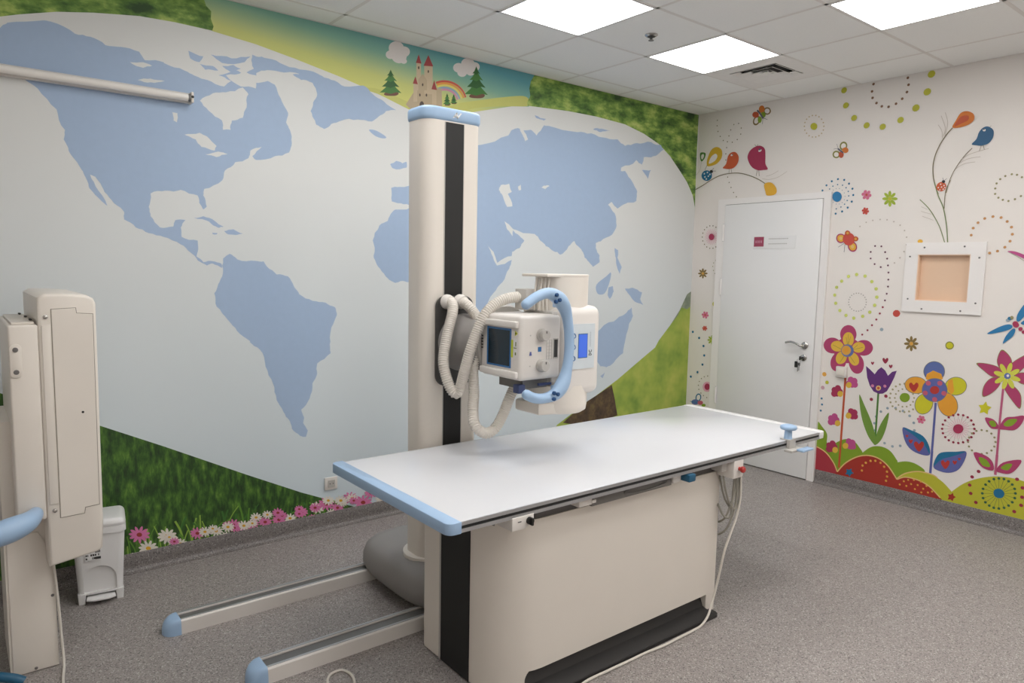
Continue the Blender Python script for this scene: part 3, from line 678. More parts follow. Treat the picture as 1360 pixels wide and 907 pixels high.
('pinkpetal','c',0,"-4471,213 -4476,201 -4493,192 -4506,194 -4500,205 -4483,215"),
('pinkpetal','c',0,"-4460,188 -4470,182 -4490,183 -4501,191 -4492,198 -4471,197"),
('daisyred','c',0,"-4497,188 -4501,181 -4510,180 -4519,185 -4523,194 -4519,201 -4509,203 -4500,197"),
]),
('daisy_print','white painted daisy at the mural foot','L',[
('whitepetal','c',0,"-4328,138 -4339,134 -4359,140 -4369,150 -4358,154 -4338,148"),
('whitepetal','c',0,"-4338,118 -4350,121 -4367,136 -4372,149 -4361,147 -4343,131"),
('whitepetal','c',0,"-4361,107 -4371,117 -4378,139 -4377,152 -4367,142 -4359,120"),
('whitepetal','c',0,"-4393,113 -4394,127 -4387,146 -4377,152 -4375,139 -4383,119"),
('whitepetal','c',0,"-4416,134 -4410,145 -4393,153 -4381,151 -4387,140 -4404,132"),
('whitepetal','c',0,"-4425,157 -4416,163 -4396,162 -4385,154 -4395,148 -4415,149"),
('whitepetal','c',0,"-4422,178 -4411,179 -4392,169 -4384,157 -4396,156 -4415,167"),
('whitepetal','c',0,"-4406,194 -4395,189 -4381,170 -4379,156 -4391,162 -4404,181"),
('whitepetal','c',0,"-4378,198 -4371,186 -4371,163 -4377,153 -4383,166 -4384,188"),
('whitepetal','c',0,"-4348,183 -4350,171 -4364,156 -4375,155 -4373,168 -4360,182"),
('whitepetal','c',0,"-4332,160 -4339,152 -4359,149 -4370,154 -4363,163 -4343,166"),
('daisyeye','c',0,"-4365,150 -4369,143 -4377,142 -4386,147 -4390,156 -4386,163 -4377,164 -4368,159"),
]),
('daisy_print','pink painted daisy at the mural foot','L',[
('pinkpetal','c',0,"-4187,123 -4195,120 -4212,125 -4219,133 -4210,136 -4194,131"),
('pinkpetal','c',0,"-4195,108 -4204,110 -4218,122 -4222,132 -4213,131 -4199,118"),
('pinkpetal','c',0,"-4213,100 -4221,107 -4227,125 -4226,135 -4218,127 -4212,109"),
('pinkpetal','c',0,"-4239,105 -4240,116 -4234,131 -4226,135 -4225,124 -4231,109"),
('pinkpetal','c',0,"-4257,122 -4253,130 -4239,136 -4230,134 -4234,126 -4248,119"),
('pinkpetal','c',0,"-4265,140 -4257,145 -4241,143 -4233,136 -4240,132 -4256,133"),
('pinkpetal','c',0,"-4262,156 -4253,157 -4238,148 -4232,139 -4241,138 -4256,147"),
('pinkpetal','c',0,"-4249,169 -4240,164 -4229,149 -4227,138 -4237,143 -4247,158"),
('pinkpetal','c',0,"-4226,171 -4221,161 -4221,144 -4226,136 -4231,146 -4231,164"),
('pinkpetal','c',0,"-4202,159 -4204,149 -4215,138 -4224,137 -4222,147 -4211,158"),
('pinkpetal','c',0,"-4189,141 -4195,134 -4211,132 -4220,136 -4214,143 -4198,145"),
('daisyred','c',0,"-4216,133 -4219,128 -4226,127 -4233,131 -4236,138 -4233,143 -4226,144 -4219,140"),
]),
('daisy_print','white painted daisy at the mural foot','L',[
('whitepetal','c',0,"-4425,100 -4436,100 -4455,100 -4463,104 -4451,105 -4433,100"),
('whitepetal','c',0,"-4441,100 -4452,100 -4465,100 -4467,105 -4456,100 -4443,100"),
('whitepetal','c',0,"-4469,100 -4475,100 -4470,108 -4463,100"),
('whitepetal','c',0,"-4497,100 -4495,100 -4482,105 -4471,107 -4473,100 -4486,100"),
('whitepetal','c',0,"-4513,101 -4506,110 -4487,113 -4476,107 -4484,100 -4502,100"),
('whitepetal','c',0,"-4516,123 -4506,127 -4487,121 -4478,111 -4488,107 -4507,114"),
('whitepetal','c',0,"-4507,142 -4496,140 -4479,125 -4474,113 -4486,115 -4502,130"),
('whitepetal','c',0,"-4486,154 -4476,144 -4468,122 -4470,110 -4479,119 -4487,141"),
('whitepetal','c',0,"-4455,148 -4453,135 -4460,115 -4469,109 -4471,122 -4464,142"),
('whitepetal','c',0,"-4432,127 -4437,117 -4454,108 -4465,110 -4460,121 -4444,130"),
('whitepetal','c',0,"-4422,104 -4432,100 -4451,100 -4461,108 -4452,114 -4433,112"),
('daisyeye','c',0,"-4457,106 -4461,100 -4470,100 -4478,103 -4482,111 -4478,118 -4469,119 -4461,114"),
]),
('daisy_print','white painted daisy at the mural foot','L',[
('whitepetal','c',0,"-4091,113 -4099,111 -4114,117 -4121,124 -4113,127 -4098,121"),
('whitepetal','c',0,"-4099,100 -4108,102 -4121,114 -4124,124 -4115,121 -4103,110"),
('whitepetal','c',0,"-4118,100 -4124,101 -4129,117 -4127,126 -4120,119 -4116,102"),
('whitepetal','c',0,"-4141,100 -4142,109 -4135,122 -4128,126 -4127,116 -4134,103"),
('whitepetal','c',0,"-4158,115 -4153,123 -4140,128 -4131,125 -4136,118 -4149,113"),
('whitepetal','c',0,"-4164,132 -4156,136 -4141,134 -4134,128 -4141,123 -4156,126"),
('whitepetal','c',0,"-4160,147 -4152,147 -4138,138 -4132,130 -4141,130 -4155,138"),
('whitepetal','c',0,"-4147,158 -4139,153 -4130,138 -4129,128 -4137,133 -4146,148"),
('whitepetal','c',0,"-4125,159 -4121,149 -4122,133 -4127,127 -4131,136 -4130,152"),
('whitepetal','c',0,"-4104,146 -4106,138 -4117,128 -4126,128 -4123,137 -4112,146"),
('whitepetal','c',0,"-4092,130 -4099,124 -4113,123 -4122,127 -4116,133 -4101,134"),
('daisyeye','c',0,"-4118,125 -4121,120 -4128,119 -4134,123 -4137,129 -4134,134 -4127,134 -4121,131"),
]),
('daisy_print','pink painted daisy at the mural foot','L',[
('pinkpetal','c',0,"-3996,117 -4006,117 -4022,127 -4028,137 -4018,137 -4002,127"),
('pinkpetal','c',0,"-4012,105 -4021,111 -4032,128 -4032,139 -4023,133 -4013,116"),
('pinkpetal','c',0,"-4038,105 -4042,116 -4040,134 -4033,141 -4029,130 -4032,112"),
('pinkpetal','c',0,"-4062,120 -4059,130 -4046,139 -4036,139 -4039,129 -4052,120"),
('pinkpetal','c',0,"-4073,139 -4066,145 -4049,146 -4040,141 -4047,134 -4064,134"),
('pinkpetal','c',0,"-4074,157 -4065,159 -4048,152 -4040,144 -4050,141 -4067,148"),
('pinkpetal','c',0,"-4064,171 -4054,168 -4040,155 -4037,144 -4047,147 -4060,161"),
('pinkpetal','c',0,"-4042,178 -4035,170 -4031,151 -4033,141 -4041,150 -4045,169"),
('pinkpetal','c',0,"-4015,170 -4015,159 -4024,145 -4033,142 -4033,153 -4024,167"),
('pinkpetal','c',0,"-3997,152 -4003,144 -4019,139 -4029,142 -4023,150 -4008,155"),
('pinkpetal','c',0,"-3991,133 -4000,129 -4017,132 -4026,140 -4017,144 -4000,141"),
('daisyred','c',0,"-4023,139 -4026,133 -4034,132 -4041,136 -4044,143 -4041,149 -4033,150 -4026,145"),
]),
('daisy_print','pink painted daisy at the mural foot','L',[
('pinkpetal','c',0,"-3923,100 -3932,100 -3947,100 -3953,108 -3944,108 -3929,100"),
('pinkpetal','c',0,"-3937,100 -3946,100 -3956,100 -3957,109 -3948,105 -3938,100"),
('pinkpetal','c',0,"-3960,100 -3965,100 -3964,104 -3959,111 -3954,102 -3955,100"),
('pinkpetal','c',0,"-3983,100 -3981,100 -3970,109 -3960,110 -3963,101 -3974,100"),
('pinkpetal','c',0,"-3995,108 -3989,114 -3973,115 -3964,111 -3971,105 -3986,103"),
('pinkpetal','c',0,"-3997,124 -3988,127 -3973,121 -3965,114 -3974,111 -3990,117"),
('pinkpetal','c',0,"-3989,138 -3979,136 -3966,124 -3962,114 -3971,117 -3985,128"),
('pinkpetal','c',0,"-3970,146 -3962,138 -3957,121 -3959,112 -3966,119 -3972,136"),
('pinkpetal','c',0,"-3945,140 -3944,130 -3951,116 -3958,112 -3959,122 -3953,136"),
('pinkpetal','c',0,"-3927,124 -3932,116 -3946,110 -3955,113 -3950,121 -3936,126"),
('pinkpetal','c',0,"-3920,106 -3928,102 -3944,104 -3952,110 -3944,115 -3928,113"),
('daisyred','c',0,"-3949,109 -3952,104 -3959,103 -3966,107 -3969,113 -3966,118 -3959,119 -3952,115"),
]),
('daisy_print','white painted daisy at the mural foot','L',[
('whitepetal','c',0,"-3873,143 -3881,142 -3895,148 -3901,156 -3893,157 -3879,150"),
('whitepetal','c',0,"-3884,131 -3892,135 -3902,147 -3905,156 -3896,153 -3886,140"),
('whitepetal','c',0,"-3903,128 -3909,135 -3910,151 -3907,158 -3901,150 -3900,135"),
('whitepetal','c',0,"-3925,137 -3924,145 -3915,155 -3908,157 -3908,148 -3917,138"),
('whitepetal','c',0,"-3938,152 -3933,158 -3919,160 -3911,157 -3916,151 -3930,148"),
('whitepetal','c',0,"-3941,167 -3934,169 -3920,166 -3913,160 -3920,157 -3934,160"),
('whitepetal','c',0,"-3936,180 -3928,179 -3915,169 -3911,161 -3919,162 -3932,171"),
('whitepetal','c',0,"-3921,188 -3914,182 -3907,168 -3907,159 -3915,165 -3921,179"),
('whitepetal','c',0,"-3899,186 -3896,177 -3900,163 -3907,158 -3909,167 -3905,181"),
('whitepetal','c',0,"-3881,173 -3884,165 -3896,159 -3904,160 -3901,167 -3889,174"),
('whitepetal','c',0,"-3872,157 -3879,153 -3893,153 -3901,158 -3894,162 -3880,162"),
('daisyeye','c',0,"-3898,156 -3901,152 -3907,151 -3913,154 -3916,160 -3913,164 -3907,165 -3900,162"),
]),
('daisy_print','pink painted daisy at the mural foot','L',[
('pinkpetal','c',0,"-3816,106 -3825,104 -3841,110 -3849,118 -3840,120 -3823,114"),
('pinkpetal','c',0,"-3825,100 -3835,100 -3849,107 -3852,117 -3843,115 -3829,102"),
('pinkpetal','c',0,"-3846,100 -3853,100 -3858,111 -3855,120 -3848,112 -3843,100"),
('pinkpetal','c',0,"-3872,100 -3872,103 -3864,116 -3856,120 -3855,109 -3863,100"),
('pinkpetal','c',0,"-3889,109 -3884,117 -3869,122 -3860,119 -3865,111 -3879,107"),
('pinkpetal','c',0,"-3895,127 -3887,131 -3871,128 -3862,121 -3870,117 -3887,120"),
('pinkpetal','c',0,"-3891,142 -3882,142 -3866,133 -3861,124 -3870,124 -3885,133"),
('pinkpetal','c',0,"-3876,153 -3867,148 -3857,132 -3857,122 -3866,127 -3875,143"),
('pinkpetal','c',0,"-3852,154 -3848,144 -3849,127 -3855,120 -3860,130 -3858,147"),
('pinkpetal','c',0,"-3829,140 -3832,131 -3844,122 -3853,122 -3851,131 -3838,140"),
('pinkpetal','c',0,"-3817,123 -3824,117 -3840,116 -3849,121 -3842,127 -3826,127"),
('daisyred','c',0,"-3845,118 -3848,113 -3856,112 -3863,116 -3866,123 -3862,128 -3855,128 -3848,125"),
]),
('daisy_print','white painted daisy at the mural foot','L',[
('whitepetal','c',0,"-4277,100 -4284,100 -4299,100 -4305,100 -4298,100 -4284,100"),
('whitepetal','c',0,"-4283,100 -4292,100 -4304,100 -4308,100 -4299,100 -4287,100"),
('whitepetal','c',0,"-4299,100 -4306,100 -4312,100 -4311,100 -4304,100 -4298,100"),
('whitepetal','c',0,"-4321,100 -4323,100 -4318,100 -4311,100 -4310,100 -4315,100"),
('whitepetal','c',0,"-4338,100 -4335,100 -4323,100 -4314,100 -4318,100 -4330,100"),
('whitepetal','c',0,"-4345,100 -4339,103 -4325,102 -4317,100 -4324,100 -4338,100"),
('whitepetal','c',0,"-4343,114 -4335,114 -4322,107 -4316,100 -4325,100 -4338,105"),
('whitepetal','c',0,"-4333,125 -4325,121 -4315,108 -4313,100 -4321,102 -4331,115"),
('whitepetal','c',0,"-4313,128 -4308,119 -4307,103 -4311,100 -4316,105 -4317,121"),
('whitepetal','c',0,"-4292,118 -4293,109 -4302,100 -4310,100 -4309,106 -4300,116"),
('whitepetal','c',0,"-4279,101 -4285,100 -4298,100 -4307,100 -4301,103 -4288,105"),
('daisyeye','c',0,"-4303,100 -4305,100 -4312,100 -4318,100 -4320,100 -4317,103 -4311,104 -4305,100"),
]),
('daisy_print','pink painted daisy at the mural foot','L',[
('pinkpetal','c',0,"-3597,118 -3607,117 -3624,123 -3632,132 -3622,134 -3605,127"),
('pinkpetal','c',0,"-3608,104 -3618,108 -3632,121 -3636,132 -3626,129 -3612,115"),
('pinkpetal','c',0,"-3631,100 -3638,107 -3642,125 -3639,134 -3631,126 -3627,108"),
('pinkpetal','c',0,"-3658,107 -3658,118 -3649,131 -3639,134 -3639,123 -3649,110"),
('pinkpetal','c',0,"-3675,125 -3670,132 -3654,136 -3644,133 -3649,126 -3665,121"),
('pinkpetal','c',0,"-3681,142 -3672,146 -3655,143 -3646,136 -3655,132 -3672,135"),
('pinkpetal','c',0,"-3676,158 -3666,158 -3650,147 -3644,138 -3654,138 -3670,148"),
('pinkpetal','c',0,"-3659,169 -3650,163 -3640,147 -3640,136 -3649,142 -3659,159"),
('pinkpetal','c',0,"-3633,168 -3629,158 -3632,141 -3639,135 -3643,145 -3639,162"),
('pinkpetal','c',0,"-3609,154 -3612,144 -3626,136 -3636,136 -3633,145 -3619,154"),
('pinkpetal','c',0,"-3597,135 -3605,130 -3622,129 -3632,135 -3625,140 -3607,141"),
('daisyred','c',0,"-3628,132 -3631,127 -3639,126 -3647,130 -3650,137 -3646,142 -3639,143 -3631,139"),
]),
('daisy_print','white painted daisy at the mural foot','L',[
('whitepetal','c',0,"-3490,132 -3501,128 -3521,132 -3531,141 -3521,144 -3500,140"),
('whitepetal','c',0,"-3498,114 -3510,115 -3528,128 -3534,139 -3522,138 -3504,125"),
('whitepetal','c',0,"-3518,103 -3529,110 -3539,130 -3539,141 -3528,134 -3518,115"),
('whitepetal','c',0,"-3550,106 -3553,118 -3548,136 -3540,142 -3536,130 -3541,112"),
('whitepetal','c',0,"-3575,123 -3571,133 -3555,142 -3543,141 -3547,131 -3563,122"),
('whitepetal','c',0,"-3587,144 -3578,150 -3558,149 -3547,143 -3556,137 -3576,137"),
('whitepetal','c',0,"-3586,162 -3575,164 -3555,156 -3547,146 -3558,144 -3578,153"),
('whitepetal','c',0,"-3572,177 -3561,173 -3546,157 -3542,146 -3554,150 -3569,166"),
('whitepetal','c',0,"-3545,183 -3538,173 -3535,152 -3539,143 -3547,153 -3550,173"),
('whitepetal','c',0,"-3515,172 -3516,160 -3527,146 -3538,144 -3537,155 -3526,169"),
('whitepetal','c',0,"-3496,152 -3503,144 -3522,140 -3533,144 -3526,152 -3508,156"),
('daisyeye','c',0,"-3527,140 -3531,134 -3540,133 -3548,138 -3552,145 -3548,151 -3539,152 -3531,147"),
]),
('daisy_print','pink painted daisy at the mural foot','L',[
('pinkpetal','c',0,"-3428,134 -3441,132 -3463,141 -3472,151 -3460,153 -3438,145"),
('pinkpetal','c',0,"-3442,117 -3455,121 -3473,138 -3478,151 -3465,147 -3447,130"),
('pinkpetal','c',0,"-3471,110 -3481,121 -3486,143 -3481,154 -3472,143 -3467,121"),
('pinkpetal','c',0,"-3506,121 -3506,134 -3494,150 -3482,153 -3482,141 -3494,124"),
('pinkpetal','c',0,"-3528,143 -3521,152 -3501,157 -3488,153 -3495,144 -3515,138"),
('pinkpetal','c',0,"-3536,165 -3524,169 -3502,165 -3491,156 -3502,152 -3524,156"),
('pinkpetal','c',0,"-3529,184 -3516,183 -3495,171 -3488,159 -3501,159 -3521,172"),
('pinkpetal','c',0,"-3508,198 -3496,190 -3483,170 -3483,157 -3495,164 -3507,185"),
('pinkpetal','c',0,"-3473,196 -3468,184 -3472,163 -3481,155 -3486,168 -3482,189"),
('pinkpetal','c',0,"-3443,178 -3447,167 -3465,156 -3478,157 -3474,168 -3456,179"),
('pinkpetal','c',0,"-3428,156 -3438,148 -3460,148 -3473,155 -3463,162 -3441,162"),
('daisyred','c',0,"-3467,152 -3472,145 -3481,144 -3491,149 -3495,157 -3491,164 -3481,165 -3471,160"),
]),
('daisy_print','pink painted daisy at the mural foot','L',[
('pinkpetal','c',0,"-3368,101 -3377,100 -3394,106 -3401,114 -3392,115 -3375,109"),
('pinkpetal','c',0,"-3379,100 -3388,100 -3402,104 -3405,114 -3395,111 -3382,100"),
('pinkpetal','c',0,"-3400,100 -3407,100 -3411,108 -3408,116 -3401,108 -3397,100"),
('pinkpetal','c',0,"-3426,100 -3426,101 -3417,113 -3408,115 -3409,106 -3417,100"),
('pinkpetal','c',0,"-3443,107 -3437,114 -3422,118 -3412,115 -3418,108 -3433,104"),
('pinkpetal','c',0,"-3448,124 -3440,127 -3423,124 -3415,118 -3423,114 -3440,117"),
('pinkpetal','c',0,"-3443,138 -3434,138 -3418,128 -3413,119 -3422,120 -3438,129"),
('pinkpetal','c',0,"-3427,148 -3418,142 -3409,127 -3409,118 -3418,123 -3427,138"),
('pinkpetal','c',0,"-3402,147 -3398,137 -3401,122 -3408,116 -3411,126 -3408,141"),
('pinkpetal','c',0,"-3379,133 -3383,125 -3396,117 -3405,118 -3402,126 -3389,134"),
('pinkpetal','c',0,"-3368,117 -3376,111 -3392,111 -3401,116 -3394,121 -3378,122"),
('daisyred','c',0,"-3397,114 -3400,109 -3408,108 -3415,112 -3418,118 -3415,123 -3408,124 -3400,120"),
]),
('daisy_print','pink painted daisy at the mural foot','L',[
('pinkpetal','c',0,"-3271,142 -3283,141 -3304,149 -3314,159 -3302,161 -3281,152"),
('pinkpetal','c',0,"-3285,127 -3298,131 -3315,147 -3319,159 -3306,155 -3290,139"),
('pinkpetal','c',0,"-3314,120 -3322,131 -3326,152 -3322,162 -3313,152 -3309,131"),
('pinkpetal','c',0,"-3347,132 -3346,143 -3334,158 -3323,161 -3323,149 -3335,134"),
('pinkpetal','c',0,"-3367,152 -3360,160 -3341,165 -3328,161 -3335,152 -3355,148"),
('pinkpetal','c',0,"-3373,172 -3363,176 -3342,172 -3331,164 -3342,160 -3363,164"),
('pinkpetal','c',0,"-3367,190 -3354,189 -3335,177 -3328,166 -3340,167 -3360,179"),
('pinkpetal','c',0,"-3346,202 -3334,195 -3323,176 -3323,164 -3334,171 -3346,190"),
('pinkpetal','c',0,"-3313,200 -3308,188 -3313,169 -3322,162 -3326,174 -3321,193"),
('pinkpetal','c',0,"-3285,183 -3289,173 -3306,163 -3318,164 -3314,175 -3297,184"),
('pinkpetal','c',0,"-3271,162 -3280,156 -3302,156 -3313,162 -3304,169 -3283,169"),
('daisyred','c',0,"-3309,160 -3313,153 -3322,152 -3331,157 -3335,165 -3331,171 -3322,172 -3312,167"),
]),
('daisy_print','pink painted daisy at the mural foot','L',[
('pinkpetal','c',0,"-3170,100 -3184,100 -3211,101 -3223,113 -3209,116 -3183,109"),
('pinkpetal','c',0,"-3183,100 -3199,100 -3221,100 -3228,111 -3213,108 -3190,100"),
('pinkpetal','c',0,"-3214,100 -3226,100 -3236,101 -3234,115 -3221,104 -3211,100"),
('pinkpetal','c',0,"-3256,100 -3258,100 -3247,109 -3235,115 -3232,100 -3243,100"),
('pinkpetal','c',0,"-3285,100 -3278,109 -3256,117 -3240,114 -3247,102 -3270,100"),
('pinkpetal','c',0,"-3297,122 -3285,129 -3259,126 -3245,117 -3258,111 -3284,113"),
('pinkpetal','c',0,"-3293,145 -3278,146 -3253,133 -3243,120 -3258,120 -3283,132"),
('pinkpetal','c',0,"-3272,162 -3257,155 -3240,134 -3237,119 -3252,126 -3269,148"),
('pinkpetal','c',0,"-3234,165 -3226,151 -3226,127 -3234,116 -3242,130 -3242,155"),
('pinkpetal','c',0,"-3196,147 -3199,134 -3217,119 -3232,118 -3229,132 -3211,146"),
('pinkpetal','c',0,"-3174,122 -3185,113 -3210,110 -3225,117 -3215,126 -3190,128"),
('daisyred','c',0,"-3218,113 -3223,105 -3234,104 -3246,110 -3251,119 -3246,126 -3234,128 -3223,122"),
]),
('daisy_print','white painted daisy at the mural foot','L',[
('whitepetal','c',0,"-3149,156 -3157,154 -3173,158 -3180,164 -3172,167 -3157,163"),
('whitepetal','c',0,"-3156,144 -3165,145 -3179,155 -3183,163 -3174,162 -3160,152"),
('whitepetal','c',0,"-3173,136 -3181,143 -3188,157 -3187,165 -3179,159 -3172,145"),
('whitepetal','c',0,"-3198,140 -3200,149 -3194,162 -3187,166 -3185,157 -3191,144"),
('whitepetal','c',0,"-3216,154 -3212,161 -3199,166 -3190,165 -3194,158 -3207,152"),
('whitepetal','c',0,"-3224,169 -3217,173 -3202,172 -3193,166 -3200,162 -3216,164"),
('whitepetal','c',0,"-3222,182 -3213,183 -3199,176 -3192,169 -3201,168 -3216,175"),
('whitepetal','c',0,"-3210,193 -3201,189 -3191,177 -3189,168 -3197,172 -3208,184"),
('whitepetal','c',0,"-3188,195 -3183,187 -3182,173 -3187,166 -3192,174 -3193,189"),
('whitepetal','c',0,"-3165,186 -3167,177 -3177,168 -3186,167 -3184,175 -3174,185"),
('whitepetal','c',0,"-3152,171 -3158,165 -3173,163 -3182,167 -3176,172 -3161,174"),
('daisyeye','c',0,"-3177,164 -3180,160 -3187,159 -3194,162 -3196,168 -3194,172 -3187,173 -3180,170"),
]),
('daisy_print','pink painted daisy at the mural foot','L',[
('pinkpetal','c',0,"-3114,177 -3124,176 -3141,183 -3148,192 -3138,193 -3121,185"),
('pinkpetal','c',0,"-3127,165 -3137,169 -3150,182 -3153,192 -3142,189 -3129,175"),
('pinkpetal','c',0,"-3152,161 -3158,170 -3160,187 -3155,195 -3149,186 -3147,169"),
('pinkpetal','c',0,"-3179,172 -3177,181 -3166,192 -3156,193 -3158,184 -3169,173"),
('pinkpetal','c',0,"-3194,188 -3188,195 -3171,198 -3161,194 -3167,187 -3184,185"),
('pinkpetal','c',0,"-3198,205 -3189,208 -3171,204 -3163,197 -3172,194 -3190,198"),
('pinkpetal','c',0,"-3191,219 -3180,218 -3165,207 -3159,198 -3170,199 -3186,210"),
('pinkpetal','c',0,"-3172,228 -3163,222 -3155,205 -3155,196 -3164,202 -3173,219"),
('pinkpetal','c',0,"-3144,225 -3141,215 -3147,200 -3155,195 -3157,205 -3152,220"),
('pinkpetal','c',0,"-3122,210 -3126,202 -3141,195 -3151,196 -3147,205 -3132,211"),
('pinkpetal','c',0,"-3112,193 -3120,188 -3138,189 -3148,194 -3140,199 -3122,198"),
('daisyred','c',0,"-3144,193 -3147,188 -3155,187 -3163,191 -3166,197 -3163,202 -3155,203 -3147,199"),
]),
('daisy_print','white painted daisy at the mural foot','L',[
('whitepetal','c',0,"-3063,103 -3072,100 -3091,106 -3099,114 -3089,116 -3071,111"),
('whitepetal','c',0,"-3072,100 -3083,100 -3098,103 -3103,113 -3092,111 -3077,100"),
('whitepetal','c',0,"-3093,100 -3102,100 -3108,106 -3106,115 -3098,108 -3091,100"),
('whitepetal','c',0,"-3122,100 -3123,100 -3116,112 -3107,115 -3106,105 -3113,100"),
('whitepetal','c',0,"-3142,104 -3137,112 -3122,117 -3111,115 -3116,107 -3132,101"),
('whitepetal','c',0,"-3150,121 -3142,125 -3124,123 -3114,117 -3123,113 -3141,115"),
('whitepetal','c',0,"-3147,136 -3137,137 -3120,128 -3113,119 -3123,119 -3140,128"),
('whitepetal','c',0,"-3132,148 -3122,143 -3110,128 -3108,118 -3118,123 -3130,138"),
('whitepetal','c',0,"-3105,149 -3100,140 -3101,123 -3107,116 -3112,126 -3111,142"),
('whitepetal','c',0,"-3079,137 -3082,128 -3094,118 -3105,117 -3102,127 -3090,136"),
('whitepetal','c',0,"-3065,119 -3072,113 -3090,112 -3100,117 -3093,123 -3075,124"),
('daisyeye','c',0,"-3095,114 -3099,109 -3107,108 -3115,112 -3118,118 -3115,123 -3107,124 -3099,120"),
]),
('daisy_print','pink painted daisy at the mural foot','L',[
('pinkpetal','c',0,"-3018,106 -3027,104 -3043,108 -3051,115 -3042,117 -3026,113"),
('pinkpetal','c',0,"-3025,100 -3035,100 -3049,105 -3054,114 -3044,112 -3030,102"),
('pinkpetal','c',0,"-3043,100 -3051,100 -3058,107 -3057,116 -3049,110 -3042,100"),
('pinkpetal','c',0,"-3069,100 -3071,100 -3065,112 -3058,116 -3056,107 -3061,100"),
('pinkpetal','c',0,"-3088,104 -3084,111 -3070,117 -3061,115 -3065,108 -3078,103"),
('pinkpetal','c',0,"-3096,120 -3089,124 -3073,122 -3064,117 -3072,113 -3088,114"),
('pinkpetal','c',0,"-3094,133 -3085,134 -3070,127 -3063,119 -3072,119 -3088,126"),
('pinkpetal','c',0,"-3082,144 -3073,140 -3061,127 -3059,119 -3068,122 -3080,135"),
('pinkpetal','c',0,"-3059,146 -3054,138 -3053,123 -3058,117 -3063,125 -3064,140"),
('pinkpetal','c',0,"-3035,136 -3037,128 -3047,119 -3056,118 -3055,126 -3044,135"),
('pinkpetal','c',0,"-3021,121 -3027,116 -3043,114 -3052,117 -3046,123 -3031,125"),
('daisyred','c',0,"-3048,115 -3050,110 -3058,110 -3065,113 -3068,119 -3065,123 -3058,124 -3050,120"),
]),
('daisy_print','white painted daisy at the mural foot','L',[
('whitepetal','c',0,"-3672,100 -3680,100 -3695,102 -3702,110 -3694,111 -3679,105"),
('whitepetal','c',0,"-3681,100 -3690,100 -3702,100 -3706,109 -3697,107 -3684,100"),
('whitepetal','c',0,"-3701,100 -3707,100 -3711,104 -3708,112 -3702,104 -3698,100"),
('whitepetal','c',0,"-3725,100 -3717,109 -3709,111 -3709,102 -3717,100"),
('whitepetal','c',0,"-3740,103 -3735,110 -3721,114 -3712,111 -3717,104 -3731,100"),
('whitepetal','c',0,"-3745,119 -3738,122 -3722,119 -3715,113 -3722,110 -3737,113"),
('whitepetal','c',0,"-3741,133 -3732,132 -3718,123 -3713,115 -3722,115 -3736,124"),
('whitepetal','c',0,"-3726,142 -3718,137 -3710,123 -3709,113 -3717,119 -3726,133"),
('whitepetal','c',0,"-3703,142 -3700,132 -3702,118 -3708,112 -3712,121 -3709,136"),
('whitepetal','c',0,"-3683,129 -3685,121 -3697,113 -3706,113 -3703,121 -3691,129"),
('whitepetal','c',0,"-3672,113 -3679,108 -3694,107 -3702,112 -3696,117 -3681,118"),
('daisyeye','c',0,"-3699,110 -3702,105 -3708,105 -3715,108 -3718,114 -3715,119 -3708,119 -3701,116"),
]),
('daisy_print','pink painted daisy at the mural foot','L',[
('pinkpetal','c',0,"-3736,102 -3745,100 -3762,106 -3769,114 -3760,116 -3743,110"),
('pinkpetal','c',0,"-3746,100 -3756,100 -3769,104 -3773,114 -3763,111 -3749,100"),
('pinkpetal','c',0,"-3767,100 -3774,100 -3779,108 -3776,117 -3769,108 -3764,100"),
('pinkpetal','c',0,"-3793,100 -3794,100 -3785,113 -3776,116 -3776,106 -3785,100"),
('pinkpetal','c',0,"-3810,107 -3805,114 -3790,119 -3780,116 -3786,108 -3801,104"),
('pinkpetal','c',0,"-3817,124 -3808,128 -3792,125 -3783,118 -3791,114 -3808,117"),
('pinkpetal','c',0,"-3812,139 -3802,139 -3787,130 -3781,120 -3791,121 -3806,130"),
('pinkpetal','c',0,"-3797,150 -3788,145 -3778,129 -3777,119 -3786,124 -3796,140"),
('pinkpetal','c',0,"-3771,150 -3767,140 -3770,124 -3776,117 -3780,127 -3778,144"),
('pinkpetal','c',0,"-3748,137 -3751,127 -3764,118 -3774,119 -3771,128 -3758,137"),
('pinkpetal','c',0,"-3736,119 -3744,113 -3760,112 -3770,117 -3762,123 -3746,124"),
('daisyred','c',0,"-3765,115 -3769,110 -3776,109 -3783,113 -3786,119 -3783,124 -3776,125 -3768,121"),
]),
('daisy_print','white painted daisy at the mural foot','L',[
('whitepetal','c',0,"-4152,100 -4159,100 -4169,100 -4173,100 -4166,100 -4156,100"),
('whitepetal','c',0,"-4162,100 -4169,100 -4176,100 -4170,100 -4163,100"),
('whitepetal','c',0,"-4180,100 -4183,100 -4181,100 -4177,100 -4174,100 -4176,100"),
('whitepetal','c',0,"-4196,100 -4194,100 -4185,100 -4178,100 -4180,100 -4189,100"),
('whitepetal','c',0,"-4204,100 -4199,100 -4188,100 -4181,100 -4186,100 -4197,100"),
('whitepetal','c',0,"-4204,100 -4198,100 -4187,100 -4181,100 -4188,100 -4199,100"),
('whitepetal','c',0,"-4197,100 -4191,100 -4181,100 -4179,100 -4186,100 -4195,100"),
('whitepetal','c',0,"-4183,100 -4178,100 -4175,100 -4177,100 -4182,100 -4185,100"),
('whitepetal','c',0,"-4165,100 -4170,100 -4176,100 -4177,100 -4171,100"),
('whitepetal','c',0,"-4153,100 -4156,100 -4167,100 -4174,100 -4170,100 -4160,100"),
('whitepetal','c',0,"-4149,100 -4154,100 -4166,100 -4172,100 -4166,100 -4154,100"),
